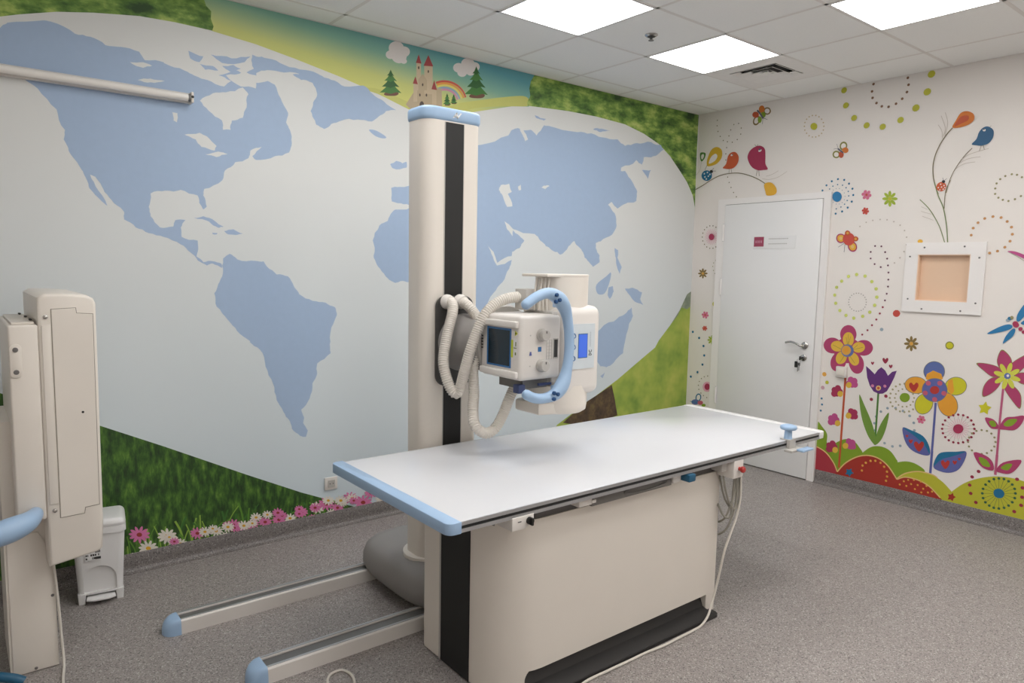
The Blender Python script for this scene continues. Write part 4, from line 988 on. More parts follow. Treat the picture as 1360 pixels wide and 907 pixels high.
('daisyeye','c',0,"-4170,100 -4172,100 -4177,100 -4182,100 -4184,100 -4182,100 -4177,100 -4172,100"),
]),
('daisy_print','white painted daisy at the mural foot','L',[
('whitepetal','c',0,"-3342,129 -3349,127 -3362,131 -3367,136 -3361,138 -3348,134"),
('whitepetal','c',0,"-3349,119 -3356,120 -3367,129 -3370,136 -3363,134 -3352,126"),
('whitepetal','c',0,"-3364,113 -3370,119 -3374,131 -3372,138 -3367,132 -3362,120"),
('whitepetal','c',0,"-3384,118 -3385,125 -3379,135 -3373,138 -3372,130 -3377,120"),
('whitepetal','c',0,"-3398,129 -3394,135 -3383,139 -3376,137 -3379,131 -3390,128"),
('whitepetal','c',0,"-3403,142 -3397,145 -3385,143 -3378,139 -3384,136 -3397,137"),
('whitepetal','c',0,"-3401,153 -3393,153 -3382,147 -3377,140 -3384,140 -3396,146"),
('whitepetal','c',0,"-3390,161 -3383,158 -3375,147 -3374,139 -3381,143 -3389,154"),
('whitepetal','c',0,"-3371,162 -3368,155 -3368,143 -3373,138 -3376,145 -3376,157"),
('whitepetal','c',0,"-3353,153 -3355,146 -3364,139 -3371,139 -3370,146 -3361,153"),
('whitepetal','c',0,"-3344,141 -3349,136 -3361,135 -3368,138 -3363,143 -3351,144"),
('daisyeye','c',0,"-3365,137 -3367,133 -3373,132 -3378,135 -3380,140 -3378,143 -3373,144 -3367,141"),
]),
('daisy_print','pink painted daisy at the mural foot','L',[
('pinkpetal','c',0,"-3538,100 -3546,100 -3559,100 -3564,100 -3556,100 -3543,100"),
('pinkpetal','c',0,"-3550,100 -3558,100 -3567,100 -3568,100 -3560,100 -3551,100"),
('pinkpetal','c',0,"-3571,100 -3575,100 -3574,100 -3569,100 -3565,100 -3566,100"),
('pinkpetal','c',0,"-3590,100 -3588,100 -3578,100 -3570,100 -3572,100 -3582,100"),
('pinkpetal','c',0,"-3601,100 -3595,100 -3582,100 -3574,100 -3579,100 -3593,100"),
('pinkpetal','c',0,"-3602,100 -3594,100 -3581,100 -3574,100 -3582,100 -3596,100"),
('pinkpetal','c',0,"-3594,105 -3586,103 -3575,100 -3572,100 -3580,100 -3591,100"),
('pinkpetal','c',0,"-3578,111 -3571,105 -3567,100 -3569,100 -3575,100 -3580,103"),
('pinkpetal','c',0,"-3556,105 -3555,100 -3561,100 -3568,100 -3569,100 -3563,103"),
('pinkpetal','c',0,"-3541,100 -3545,100 -3557,100 -3565,100 -3561,100 -3549,100"),
('pinkpetal','c',0,"-3535,100 -3542,100 -3556,100 -3563,100 -3556,100 -3542,100"),
('daisyred','c',0,"-3560,100 -3563,100 -3569,100 -3575,100 -3577,100 -3575,100 -3569,100 -3563,100"),
]),
('daisy_print','white painted daisy at the mural foot','L',[
('whitepetal','c',0,"-3416,100 -3424,100 -3438,100 -3443,100 -3435,100 -3421,100"),
('whitepetal','c',0,"-3429,100 -3437,100 -3446,100 -3447,100 -3439,100 -3430,100"),
('whitepetal','c',0,"-3451,100 -3454,100 -3453,100 -3448,100 -3444,100 -3445,100"),
('whitepetal','c',0,"-3471,100 -3468,100 -3458,100 -3449,100 -3452,100 -3462,100"),
('whitepetal','c',0,"-3481,100 -3475,100 -3461,100 -3453,100 -3459,100 -3473,100"),
('whitepetal','c',0,"-3482,103 -3474,104 -3460,100 -3453,100 -3461,100 -3475,100"),
('whitepetal','c',0,"-3474,114 -3465,112 -3454,101 -3450,100 -3459,100 -3471,106"),
('whitepetal','c',0,"-3456,120 -3450,113 -3446,100 -3448,100 -3454,100 -3458,112"),
('whitepetal','c',0,"-3433,113 -3433,105 -3440,100 -3447,100 -3448,100 -3441,111"),
('whitepetal','c',0,"-3418,100 -3422,100 -3435,100 -3444,100 -3439,100 -3427,102"),
('whitepetal','c',0,"-3412,100 -3419,100 -3434,100 -3441,100 -3434,100 -3420,100"),
('daisyeye','c',0,"-3439,100 -3441,100 -3448,100 -3454,100 -3457,100 -3454,100 -3448,100 -3441,100"),
]),
('daisy_print','white painted daisy at the mural foot','L',[
('whitepetal','c',0,"-4506,100 -4515,100 -4529,100 -4534,100 -4525,100 -4511,100"),
('whitepetal','c',0,"-4520,100 -4528,100 -4537,100 -4529,100"),
('whitepetal','c',0,"-4542,100 -4545,100 -4544,100 -4538,100 -4535,100 -4536,100"),
('whitepetal','c',0,"-4562,100 -4559,100 -4549,100 -4540,100 -4543,100 -4553,100"),
('whitepetal','c',0,"-4572,100 -4566,100 -4552,100 -4544,100 -4550,100 -4564,100"),
('whitepetal','c',0,"-4573,100 -4565,100 -4551,100 -4544,100 -4552,100 -4567,100"),
('whitepetal','c',0,"-4565,100 -4556,100 -4544,100 -4541,100 -4550,100 -4561,100"),
('whitepetal','c',0,"-4547,103 -4540,100 -4536,100 -4538,100 -4545,100 -4549,100"),
('whitepetal','c',0,"-4524,100 -4523,100 -4530,100 -4538,100 -4531,100"),
('whitepetal','c',0,"-4508,100 -4513,100 -4526,100 -4535,100 -4530,100 -4517,100"),
('whitepetal','c',0,"-4503,100 -4510,100 -4525,100 -4532,100 -4525,100 -4510,100"),
('daisyeye','c',0,"-4529,100 -4532,100 -4539,100 -4545,100 -4547,100 -4545,100 -4538,100 -4532,100"),
]),
('daisy_print','white painted daisy at the mural foot','L',[
('whitepetal','c',0,"-4043,100 -4051,100 -4064,100 -4070,100 -4063,100 -4049,100"),
('whitepetal','c',0,"-4051,100 -4059,100 -4070,100 -4073,100 -4065,100 -4054,100"),
('whitepetal','c',0,"-4068,100 -4074,100 -4078,100 -4076,100 -4070,100 -4066,100"),
('whitepetal','c',0,"-4089,100 -4090,100 -4083,100 -4076,100 -4082,100"),
('whitepetal','c',0,"-4104,100 -4099,100 -4087,100 -4079,100 -4083,100 -4096,100"),
('whitepetal','c',0,"-4109,100 -4102,100 -4088,100 -4081,100 -4088,100 -4102,100"),
('whitepetal','c',0,"-4105,103 -4097,103 -4085,100 -4080,100 -4088,100 -4100,100"),
('whitepetal','c',0,"-4093,113 -4085,108 -4077,100 -4084,100 -4092,104"),
('whitepetal','c',0,"-4072,113 -4069,104 -4071,100 -4076,100 -4079,100 -4077,107"),
('whitepetal','c',0,"-4053,101 -4056,100 -4066,100 -4074,100 -4072,100 -4061,101"),
('whitepetal','c',0,"-4044,100 -4050,100 -4063,100 -4071,100 -4065,100 -4052,100"),
('daisyeye','c',0,"-4067,100 -4070,100 -4076,100 -4082,100 -4084,100 -4082,100 -4076,100 -4070,100"),
]),
('daisy_print','pink painted daisy at the mural foot','L',[
('pinkpetal','c',0,"-4595,100 -4605,100 -4621,106 -4627,116 -4618,117 -4601,107"),
('pinkpetal','c',0,"-4609,100 -4618,100 -4630,105 -4632,117 -4622,112 -4610,100"),
('pinkpetal','c',0,"-4633,100 -4638,100 -4639,110 -4633,120 -4628,109 -4628,100"),
('pinkpetal','c',0,"-4658,100 -4656,104 -4644,117 -4635,118 -4637,107 -4648,100"),
('pinkpetal','c',0,"-4671,113 -4665,121 -4649,124 -4639,119 -4646,111 -4662,108"),
('pinkpetal','c',0,"-4674,133 -4665,136 -4648,131 -4641,122 -4650,119 -4666,124"),
('pinkpetal','c',0,"-4666,150 -4656,148 -4642,135 -4637,123 -4647,125 -4662,139"),
('pinkpetal','c',0,"-4647,160 -4639,152 -4632,132 -4634,121 -4642,129 -4649,149"),
('pinkpetal','c',0,"-4620,155 -4619,143 -4625,125 -4633,120 -4635,132 -4628,149"),
('pinkpetal','c',0,"-4600,136 -4605,127 -4620,119 -4630,121 -4625,131 -4610,139"),
('pinkpetal','c',0,"-4592,116 -4600,110 -4617,112 -4626,119 -4618,124 -4601,123"),
('daisyred','c',0,"-4623,117 -4626,111 -4634,110 -4641,115 -4644,122 -4641,128 -4633,129 -4626,125"),
]),
('daisy_print','white painted daisy at the mural foot','L',[
('whitepetal','c',0,"-4119,137 -4125,135 -4136,139 -4141,144 -4135,146 -4124,143"),
('whitepetal','c',0,"-4124,127 -4131,128 -4140,136 -4143,143 -4137,142 -4127,134"),
('whitepetal','c',0,"-4137,121 -4142,126 -4146,138 -4146,145 -4140,140 -4136,128"),
('whitepetal','c',0,"-4154,124 -4155,132 -4151,142 -4146,145 -4145,138 -4149,128"),
('whitepetal','c',0,"-4167,136 -4164,141 -4155,146 -4148,144 -4151,139 -4160,134"),
('whitepetal','c',0,"-4172,148 -4167,151 -4156,150 -4150,146 -4155,143 -4166,144"),
('whitepetal','c',0,"-4171,159 -4164,159 -4154,154 -4150,148 -4156,147 -4166,153"),
('whitepetal','c',0,"-4162,167 -4156,164 -4148,154 -4147,147 -4153,150 -4161,160"),
('whitepetal','c',0,"-4146,170 -4143,163 -4142,151 -4146,146 -4149,152 -4150,164"),
('whitepetal','c',0,"-4130,161 -4131,155 -4139,147 -4145,146 -4144,153 -4136,161"),
('whitepetal','c',0,"-4121,149 -4125,145 -4136,143 -4142,146 -4138,151 -4127,152"),
('daisyeye','c',0,"-4139,144 -4141,140 -4146,140 -4151,143 -4153,147 -4150,151 -4146,151 -4141,148"),
]),
('daisy_print','white painted daisy at the mural foot','L',[
('whitepetal','c',0,"-4313,107 -4320,105 -4334,110 -4340,117 -4332,119 -4319,114"),
('whitepetal','c',0,"-4320,100 -4328,100 -4339,107 -4342,116 -4334,114 -4323,104"),
('whitepetal','c',0,"-4336,100 -4342,100 -4347,110 -4345,118 -4339,111 -4334,100"),
('whitepetal','c',0,"-4357,100 -4358,102 -4352,115 -4346,118 -4345,109 -4350,100"),
('whitepetal','c',0,"-4372,107 -4368,114 -4356,119 -4348,117 -4352,110 -4364,105"),
('whitepetal','c',0,"-4378,123 -4371,127 -4358,125 -4351,119 -4357,115 -4371,117"),
('whitepetal','c',0,"-4375,137 -4367,137 -4355,129 -4350,121 -4358,121 -4370,129"),
('whitepetal','c',0,"-4364,147 -4356,143 -4348,130 -4347,121 -4354,125 -4363,138"),
('whitepetal','c',0,"-4344,149 -4340,140 -4341,125 -4345,119 -4349,127 -4349,142"),
('whitepetal','c',0,"-4325,138 -4327,130 -4336,121 -4344,120 -4342,128 -4333,137"),
('whitepetal','c',0,"-4314,122 -4320,117 -4333,115 -4341,119 -4335,125 -4322,126"),
('daisyeye','c',0,"-4337,117 -4340,112 -4345,112 -4351,115 -4354,121 -4351,125 -4345,126 -4339,122"),
]),
('daisy_print','pink painted daisy at the mural foot','L',[
('pinkpetal','c',0,"-3621,150 -3628,147 -3641,150 -3647,156 -3640,158 -3627,155"),
('pinkpetal','c',0,"-3626,139 -3634,139 -3645,147 -3649,154 -3641,154 -3630,146"),
('pinkpetal','c',0,"-3639,131 -3646,136 -3652,149 -3652,156 -3645,151 -3639,139"),
('pinkpetal','c',0,"-3659,134 -3661,141 -3658,153 -3652,157 -3650,149 -3654,137"),
('pinkpetal','c',0,"-3675,145 -3672,151 -3662,156 -3654,156 -3657,149 -3668,144"),
('pinkpetal','c',0,"-3682,158 -3676,162 -3664,161 -3657,157 -3663,153 -3675,154"),
('pinkpetal','c',0,"-3681,170 -3674,171 -3662,165 -3657,159 -3664,158 -3676,163"),
('pinkpetal','c',0,"-3673,179 -3665,177 -3656,166 -3654,159 -3661,161 -3670,172"),
('pinkpetal','c',0,"-3655,183 -3651,176 -3649,163 -3652,157 -3657,164 -3658,176"),
('pinkpetal','c',0,"-3636,175 -3637,168 -3644,159 -3651,158 -3651,165 -3643,174"),
('pinkpetal','c',0,"-3625,162 -3629,157 -3641,155 -3648,158 -3644,163 -3632,165"),
('daisyred','c',0,"-3644,155 -3647,151 -3652,151 -3658,154 -3660,158 -3658,162 -3652,163 -3647,160"),
]),
('daisy_print','pink painted daisy at the mural foot','L',[
('pinkpetal','c',0,"-3891,112 -3899,111 -3913,116 -3920,123 -3912,125 -3897,120"),
('pinkpetal','c',0,"-3899,100 -3908,103 -3920,114 -3923,123 -3914,120 -3903,109"),
('pinkpetal','c',0,"-3917,100 -3924,101 -3928,117 -3926,125 -3919,118 -3915,102"),
('pinkpetal','c',0,"-3940,101 -3941,110 -3934,122 -3926,125 -3926,116 -3933,104"),
('pinkpetal','c',0,"-3955,116 -3951,122 -3938,127 -3929,124 -3934,117 -3947,113"),
('pinkpetal','c',0,"-3961,131 -3954,135 -3939,132 -3932,126 -3939,123 -3953,125"),
('pinkpetal','c',0,"-3957,145 -3949,145 -3935,136 -3930,128 -3939,128 -3952,137"),
('pinkpetal','c',0,"-3944,155 -3936,150 -3927,136 -3927,127 -3935,132 -3943,146"),
('pinkpetal','c',0,"-3922,155 -3919,146 -3920,131 -3926,125 -3929,134 -3928,149"),
('pinkpetal','c',0,"-3902,143 -3905,135 -3915,127 -3924,127 -3921,135 -3911,143"),
('pinkpetal','c',0,"-3892,127 -3898,122 -3912,121 -3920,126 -3914,131 -3900,132"),
('daisyred','c',0,"-3917,123 -3919,119 -3926,118 -3932,122 -3935,127 -3932,132 -3926,133 -3919,129"),
]),
('daisy_print','pink painted daisy at the mural foot','L',[
('pinkpetal','c',0,"-3958,101 -3967,100 -3981,107 -3988,115 -3979,116 -3964,109"),
('pinkpetal','c',0,"-3969,100 -3977,100 -3989,106 -3991,115 -3982,112 -3971,100"),
('pinkpetal','c',0,"-3989,100 -3995,100 -3997,110 -3993,118 -3988,109 -3986,100"),
('pinkpetal','c',0,"-4012,100 -4011,104 -4002,115 -3994,117 -3995,107 -4004,100"),
('pinkpetal','c',0,"-4026,111 -4021,117 -4007,120 -3998,117 -4003,110 -4017,107"),
('pinkpetal','c',0,"-4030,127 -4022,130 -4007,126 -4000,119 -4007,116 -4023,120"),
('pinkpetal','c',0,"-4024,141 -4015,140 -4002,130 -3997,121 -4006,122 -4020,132"),
('pinkpetal','c',0,"-4009,150 -4001,144 -3994,128 -3994,119 -4002,125 -4009,140"),
('pinkpetal','c',0,"-3985,147 -3983,138 -3987,123 -3993,118 -3996,128 -3992,142"),
('pinkpetal','c',0,"-3966,133 -3969,125 -3982,118 -3991,119 -3987,127 -3975,134"),
('pinkpetal','c',0,"-3957,117 -3964,112 -3979,112 -3987,118 -3980,122 -3965,122"),
('daisyred','c',0,"-3984,116 -3987,111 -3993,110 -4000,114 -4003,120 -4000,125 -3993,125 -3987,122"),
]),
('daisy_print','white painted daisy at the mural foot','L',[
('whitepetal','c',0,"-3901,115 -3908,114 -3920,120 -3925,127 -3918,128 -3906,122"),
('whitepetal','c',0,"-3910,106 -3917,109 -3926,120 -3928,127 -3921,124 -3912,113"),
('whitepetal','c',0,"-3928,103 -3932,110 -3933,123 -3930,129 -3925,122 -3924,109"),
('whitepetal','c',0,"-3946,111 -3945,118 -3937,127 -3931,128 -3931,121 -3939,112"),
('whitepetal','c',0,"-3957,124 -3952,129 -3941,131 -3934,128 -3938,123 -3950,121"),
('whitepetal','c',0,"-3959,137 -3953,139 -3941,136 -3935,130 -3941,128 -3954,131"),
('whitepetal','c',0,"-3954,148 -3947,147 -3936,139 -3933,132 -3940,132 -3951,141"),
('whitepetal','c',0,"-3941,155 -3935,150 -3929,137 -3930,130 -3936,135 -3942,148"),
('whitepetal','c',0,"-3922,152 -3920,145 -3924,133 -3930,129 -3931,137 -3927,149"),
('whitepetal','c',0,"-3907,141 -3910,134 -3920,129 -3927,130 -3924,137 -3914,142"),
('whitepetal','c',0,"-3900,128 -3906,124 -3918,124 -3925,129 -3919,133 -3907,132"),
('daisyeye','c',0,"-3922,127 -3924,124 -3930,123 -3935,126 -3937,131 -3935,135 -3930,135 -3924,132"),
]),
('daisy_print','white painted daisy at the mural foot','L',[
('whitepetal','c',0,"-3942,108 -3951,107 -3966,114 -3972,123 -3963,124 -3949,117"),
('whitepetal','c',0,"-3953,100 -3962,100 -3973,113 -3976,123 -3967,119 -3956,106"),
('whitepetal','c',0,"-3974,100 -3980,101 -3982,117 -3978,125 -3972,117 -3970,100"),
('whitepetal','c',0,"-3997,102 -3996,112 -3987,123 -3979,124 -3980,115 -3989,104"),
('whitepetal','c',0,"-4011,119 -4005,125 -3991,128 -3983,124 -3988,118 -4002,115"),
('whitepetal','c',0,"-4014,135 -4007,138 -3992,134 -3984,127 -3992,124 -4007,128"),
('whitepetal','c',0,"-4009,149 -4000,148 -3986,137 -3982,128 -3991,129 -4004,140"),
('whitepetal','c',0,"-3993,158 -3985,151 -3978,136 -3978,126 -3986,133 -3993,148"),
('whitepetal','c',0,"-3969,155 -3967,145 -3971,131 -3978,126 -3980,135 -3976,150"),
('whitepetal','c',0,"-3950,141 -3953,132 -3966,126 -3975,127 -3971,135 -3959,142"),
('whitepetal','c',0,"-3941,124 -3948,119 -3963,120 -3972,125 -3965,130 -3949,129"),
('daisyeye','c',0,"-3968,123 -3971,118 -3978,118 -3984,121 -3987,127 -3984,132 -3978,133 -3971,129"),
]),
('daisy_print','pink painted daisy at the mural foot','L',[
('pinkpetal','c',0,"-3725,124 -3732,123 -3746,129 -3751,136 -3744,137 -3730,131"),
('pinkpetal','c',0,"-3734,114 -3742,117 -3752,128 -3755,136 -3747,133 -3737,122"),
('pinkpetal','c',0,"-3753,110 -3758,117 -3760,131 -3756,138 -3751,131 -3749,117"),
('pinkpetal','c',0,"-3773,118 -3773,126 -3765,136 -3757,137 -3758,129 -3766,120"),
('pinkpetal','c',0,"-3786,132 -3781,138 -3768,140 -3761,137 -3765,132 -3778,129"),
('pinkpetal','c',0,"-3789,146 -3782,149 -3769,146 -3762,140 -3769,137 -3783,140"),
('pinkpetal','c',0,"-3784,158 -3776,157 -3764,149 -3760,141 -3768,142 -3780,150"),
('pinkpetal','c',0,"-3770,166 -3763,161 -3757,147 -3757,139 -3764,145 -3771,158"),
('pinkpetal','c',0,"-3749,164 -3747,156 -3751,143 -3756,139 -3759,147 -3755,159"),
('pinkpetal','c',0,"-3732,152 -3735,145 -3746,139 -3754,140 -3751,147 -3740,153"),
('pinkpetal','c',0,"-3724,138 -3730,133 -3744,134 -3751,138 -3745,142 -3732,142"),
('daisyred','c',0,"-3748,137 -3751,132 -3757,132 -3762,135 -3765,140 -3762,144 -3756,145 -3750,142"),
]),
('daisy_print','white painted daisy at the mural foot','L',[
('whitepetal','c',0,"-4343,138 -4348,137 -4359,140 -4364,146 -4358,148 -4347,144"),
('whitepetal','c',0,"-4348,128 -4354,130 -4363,138 -4366,145 -4360,144 -4351,135"),
('whitepetal','c',0,"-4361,123 -4366,128 -4369,140 -4368,147 -4363,142 -4360,130"),
('whitepetal','c',0,"-4378,127 -4378,134 -4373,144 -4368,147 -4368,140 -4372,130"),
('whitepetal','c',0,"-4389,139 -4386,144 -4377,148 -4371,146 -4374,141 -4383,137"),
('whitepetal','c',0,"-4394,151 -4388,154 -4378,152 -4372,148 -4378,145 -4388,146"),
('whitepetal','c',0,"-4391,162 -4385,162 -4375,156 -4372,150 -4378,149 -4388,155"),
('whitepetal','c',0,"-4382,170 -4376,166 -4370,156 -4369,149 -4375,152 -4381,163"),
('whitepetal','c',0,"-4367,171 -4364,164 -4364,152 -4368,147 -4371,154 -4370,166"),
('whitepetal','c',0,"-4352,162 -4353,156 -4361,149 -4367,148 -4365,155 -4358,162"),
('whitepetal','c',0,"-4344,150 -4348,146 -4358,145 -4364,148 -4360,152 -4350,153"),
('daisyeye','c',0,"-4361,146 -4363,142 -4368,142 -4373,144 -4375,149 -4373,152 -4368,153 -4363,150"),
]),
('daisy_print','pink painted daisy at the mural foot','L',[
('pinkpetal','c',0,"-4048,135 -4054,135 -4064,141 -4068,148 -4062,148 -4052,141"),
('pinkpetal','c',0,"-4057,128 -4063,131 -4070,142 -4070,148 -4065,145 -4058,135"),
('pinkpetal','c',0,"-4074,127 -4076,134 -4075,145 -4071,150 -4068,143 -4070,132"),
('pinkpetal','c',0,"-4088,136 -4087,142 -4079,149 -4072,149 -4074,143 -4082,136"),
('pinkpetal','c',0,"-4096,148 -4091,152 -4081,153 -4075,149 -4080,145 -4090,145"),
('pinkpetal','c',0,"-4096,159 -4091,161 -4080,157 -4076,151 -4081,150 -4092,154"),
('pinkpetal','c',0,"-4090,168 -4084,167 -4076,158 -4073,152 -4079,153 -4088,162"),
('pinkpetal','c',0,"-4077,173 -4073,168 -4070,156 -4071,150 -4076,155 -4079,167"),
('pinkpetal','c',0,"-4061,168 -4060,162 -4065,153 -4071,150 -4071,157 -4066,166"),
('pinkpetal','c',0,"-4049,157 -4053,152 -4062,149 -4068,151 -4065,156 -4056,159"),
('pinkpetal','c',0,"-4045,146 -4050,143 -4061,145 -4067,149 -4061,152 -4051,150"),
('daisyred','c',0,"-4065,148 -4067,145 -4071,144 -4076,147 -4078,151 -4076,155 -4071,155 -4066,153"),
]),
('daisy_print','pink painted daisy at the mural foot','L',[
('pinkpetal','c',0,"-3624,113 -3631,113 -3643,119 -3648,126 -3641,126 -3629,120"),
('pinkpetal','c',0,"-3634,104 -3641,107 -3650,119 -3652,127 -3644,123 -3635,112"),
('pinkpetal','c',0,"-3653,102 -3657,109 -3657,122 -3653,128 -3649,121 -3649,108"),
('pinkpetal','c',0,"-3672,111 -3670,119 -3662,126 -3654,127 -3656,120 -3664,112"),
('pinkpetal','c',0,"-3682,125 -3677,129 -3665,131 -3657,128 -3662,123 -3675,121"),
('pinkpetal','c',0,"-3684,137 -3677,139 -3665,136 -3659,130 -3665,128 -3678,132"),
('pinkpetal','c',0,"-3678,148 -3671,147 -3660,138 -3656,131 -3664,132 -3675,141"),
('pinkpetal','c',0,"-3664,155 -3657,149 -3652,136 -3653,129 -3660,134 -3665,147"),
('pinkpetal','c',0,"-3643,151 -3642,143 -3647,132 -3653,129 -3654,136 -3649,148"),
('pinkpetal','c',0,"-3628,139 -3631,133 -3643,128 -3650,129 -3647,136 -3636,140"),
('pinkpetal','c',0,"-3622,125 -3628,122 -3641,123 -3648,128 -3642,131 -3629,130"),
('daisyred','c',0,"-3645,127 -3647,123 -3653,122 -3659,125 -3661,130 -3659,134 -3653,134 -3647,131"),
]),
('daisy_print','pink painted daisy at the mural foot','L',[
('pinkpetal','c',0,"-3137,149 -3147,148 -3166,156 -3174,165 -3164,166 -3145,158"),
('pinkpetal','c',0,"-3150,136 -3161,140 -3176,154 -3179,165 -3168,161 -3153,146"),
('pinkpetal','c',0,"-3176,131 -3183,140 -3186,159 -3182,167 -3174,158 -3172,140"),
('pinkpetal','c',0,"-3205,141 -3205,152 -3193,164 -3183,166 -3184,156 -3195,143"),
('pinkpetal','c',0,"-3223,159 -3216,167 -3199,170 -3188,166 -3194,159 -3212,156"),
('pinkpetal','c',0,"-3228,177 -3218,181 -3199,177 -3190,169 -3200,166 -3219,170"),
('pinkpetal','c',0,"-3221,193 -3210,192 -3193,181 -3187,171 -3198,172 -3215,183"),
('pinkpetal','c',0,"-3202,203 -3192,197 -3182,179 -3182,169 -3192,176 -3202,193"),
('pinkpetal','c',0,"-3172,201 -3168,190 -3173,174 -3182,168 -3185,179 -3180,195"),
('pinkpetal','c',0,"-3147,185 -3151,176 -3167,168 -3178,169 -3174,178 -3159,186"),
('pinkpetal','c',0,"-3136,167 -3144,161 -3163,162 -3174,167 -3166,173 -3146,172"),
('daisyred','c',0,"-3170,165 -3173,160 -3182,159 -3190,163 -3194,170 -3190,175 -3182,176 -3173,172"),
]),
('daisy_print','white painted daisy at the mural foot','L',[
('whitepetal','c',0,"-3431,157 -3440,156 -3456,163 -3463,171 -3454,172 -3438,165"),
('whitepetal','c',0,"-3443,145 -3453,149 -3465,162 -3467,172 -3458,168 -3446,155"),
('whitepetal','c',0,"-3466,142 -3472,150 -3474,167 -3469,174 -3463,165 -3462,149"),
('whitepetal','c',0,"-3491,152 -3490,161 -3479,172 -3470,173 -3472,164 -3482,153"),
('whitepetal','c',0,"-3505,168 -3499,174 -3484,177 -3474,173 -3480,167 -3496,164"),
('whitepetal','c',0,"-3509,184 -3500,187 -3484,183 -3476,176 -3485,173 -3501,177"),
('whitepetal','c',0,"-3502,198 -3492,197 -3478,186 -3473,177 -3483,178 -3497,189"),
('whitepetal','c',0,"-3484,206 -3476,200 -3469,184 -3470,175 -3478,182 -3485,197"),
('whitepetal','c',0,"-3459,203 -3456,194 -3462,179 -3469,175 -3471,184 -3466,198"),
('whitepetal','c',0,"-3438,189 -3442,181 -3456,174 -3466,176 -3462,184 -3448,190"),
('whitepetal','c',0,"-3429,172 -3437,167 -3453,168 -3462,174 -3455,178 -3438,178"),
('daisyeye','c',0,"-3459,172 -3462,167 -3469,167 -3476,170 -3479,176 -3476,181 -3469,182 -3462,178"),
]),
('daisy_print','pink painted daisy at the mural foot','L',[
('pinkpetal','c',0,"-4001,106 -4009,106 -4021,114 -4026,122 -4018,121 -4006,114"),
('pinkpetal','c',0,"-4013,100 -4020,102 -4028,114 -4029,123 -4022,118 -4014,106"),
('pinkpetal','c',0,"-4033,100 -4036,105 -4035,119 -4030,124 -4027,116 -4028,102"),
('pinkpetal','c',0,"-4051,108 -4049,115 -4039,123 -4032,123 -4034,115 -4043,108"),
('pinkpetal','c',0,"-4060,122 -4055,127 -4042,128 -4035,124 -4040,119 -4053,118"),
('pinkpetal','c',0,"-4061,136 -4054,138 -4041,133 -4035,126 -4042,124 -4055,129"),
('pinkpetal','c',0,"-4054,147 -4046,145 -4035,135 -4033,127 -4040,129 -4051,139"),
('pinkpetal','c',0,"-4038,153 -4032,146 -4028,132 -4030,125 -4036,131 -4040,145"),
('pinkpetal','c',0,"-4017,147 -4017,139 -4023,128 -4030,125 -4030,133 -4024,144"),
('pinkpetal','c',0,"-4003,133 -4007,127 -4019,123 -4027,125 -4023,132 -4011,136"),
('pinkpetal','c',0,"-3998,119 -4004,116 -4018,118 -4024,123 -4018,127 -4005,125"),
('daisyred','c',0,"-4022,122 -4024,118 -4030,118 -4036,121 -4038,126 -4036,130 -4030,131 -4024,128"),
]),
('daisy_print','white painted daisy at the mural foot','L',[
('whitepetal','c',0,"-3812,153 -3819,151 -3832,155 -3838,161 -3831,163 -3818,159"),
('whitepetal','c',0,"-3818,142 -3826,143 -3837,153 -3840,160 -3833,159 -3822,150"),
('whitepetal','c',0,"-3833,135 -3839,141 -3844,155 -3843,162 -3837,156 -3832,143"),
('whitepetal','c',0,"-3854,139 -3855,147 -3850,159 -3844,162 -3842,154 -3847,143"),
('whitepetal','c',0,"-3868,152 -3865,158 -3854,163 -3846,161 -3850,155 -3861,150"),
('whitepetal','c',0,"-3874,166 -3868,169 -3856,168 -3849,163 -3855,160 -3868,161"),
('whitepetal','c',0,"-3872,178 -3865,178 -3853,172 -3848,165 -3855,165 -3867,171"),
('whitepetal','c',0,"-3862,187 -3855,184 -3846,172 -3845,164 -3852,168 -3861,179"),
('whitepetal','c',0,"-3843,189 -3839,182 -3839,169 -3843,163 -3847,170 -3847,183"),
('whitepetal','c',0,"-3824,180 -3826,173 -3835,164 -3842,164 -3841,171 -3832,179"),
('whitepetal','c',0,"-3814,166 -3819,161 -3831,160 -3839,163 -3834,168 -3821,170"),
('daisyeye','c',0,"-3835,161 -3838,157 -3843,156 -3849,159 -3851,164 -3849,168 -3843,169 -3838,166"),
]),
('daisy_print','white painted daisy at the mural foot','L',[
('whitepetal','c',0,"-3269,146 -3278,143 -3296,148 -3304,156 -3295,158 -3277,154"),
('whitepetal','c',0,"-3277,132 -3287,134 -3302,145 -3307,154 -3297,153 -3282,142"),
('whitepetal','c',0,"-3296,123 -3305,131 -3312,147 -3311,157 -3303,150 -3295,133"),
('whitepetal','c',0,"-3324,128 -3326,138 -3320,153 -3312,157 -3310,147 -3316,133"),
('whitepetal','c',0,"-3345,144 -3340,152 -3326,158 -3315,156 -3320,148 -3335,142"),
('whitepetal','c',0,"-3354,161 -3346,165 -3328,164 -3319,158 -3327,154 -3344,155"),
('whitepetal','c',0,"-3351,176 -3341,177 -3325,169 -3318,161 -3328,160 -3345,168"),
('whitepetal','c',0,"-3338,188 -3328,184 -3316,170 -3313,160 -3323,164 -3336,178"),
('whitepetal','c',0,"-3313,191 -3307,182 -3306,165 -3312,158 -3317,167 -3318,184"),
('whitepetal','c',0,"-3287,180 -3289,171 -3300,160 -3310,159 -3308,168 -3297,179"),
('whitepetal','c',0,"-3272,163 -3279,157 -3295,154 -3306,158 -3299,165 -3282,167"),
('daisyeye','c',0,"-3301,155 -3304,150 -3312,150 -3319,153 -3322,160 -3319,165 -3312,166 -3304,162"),
]),
('daisy_print','white painted daisy at the mural foot','L',[
('whitepetal','c',0,"-4156,121 -4163,120 -4177,127 -4182,134 -4175,135 -4161,129"),
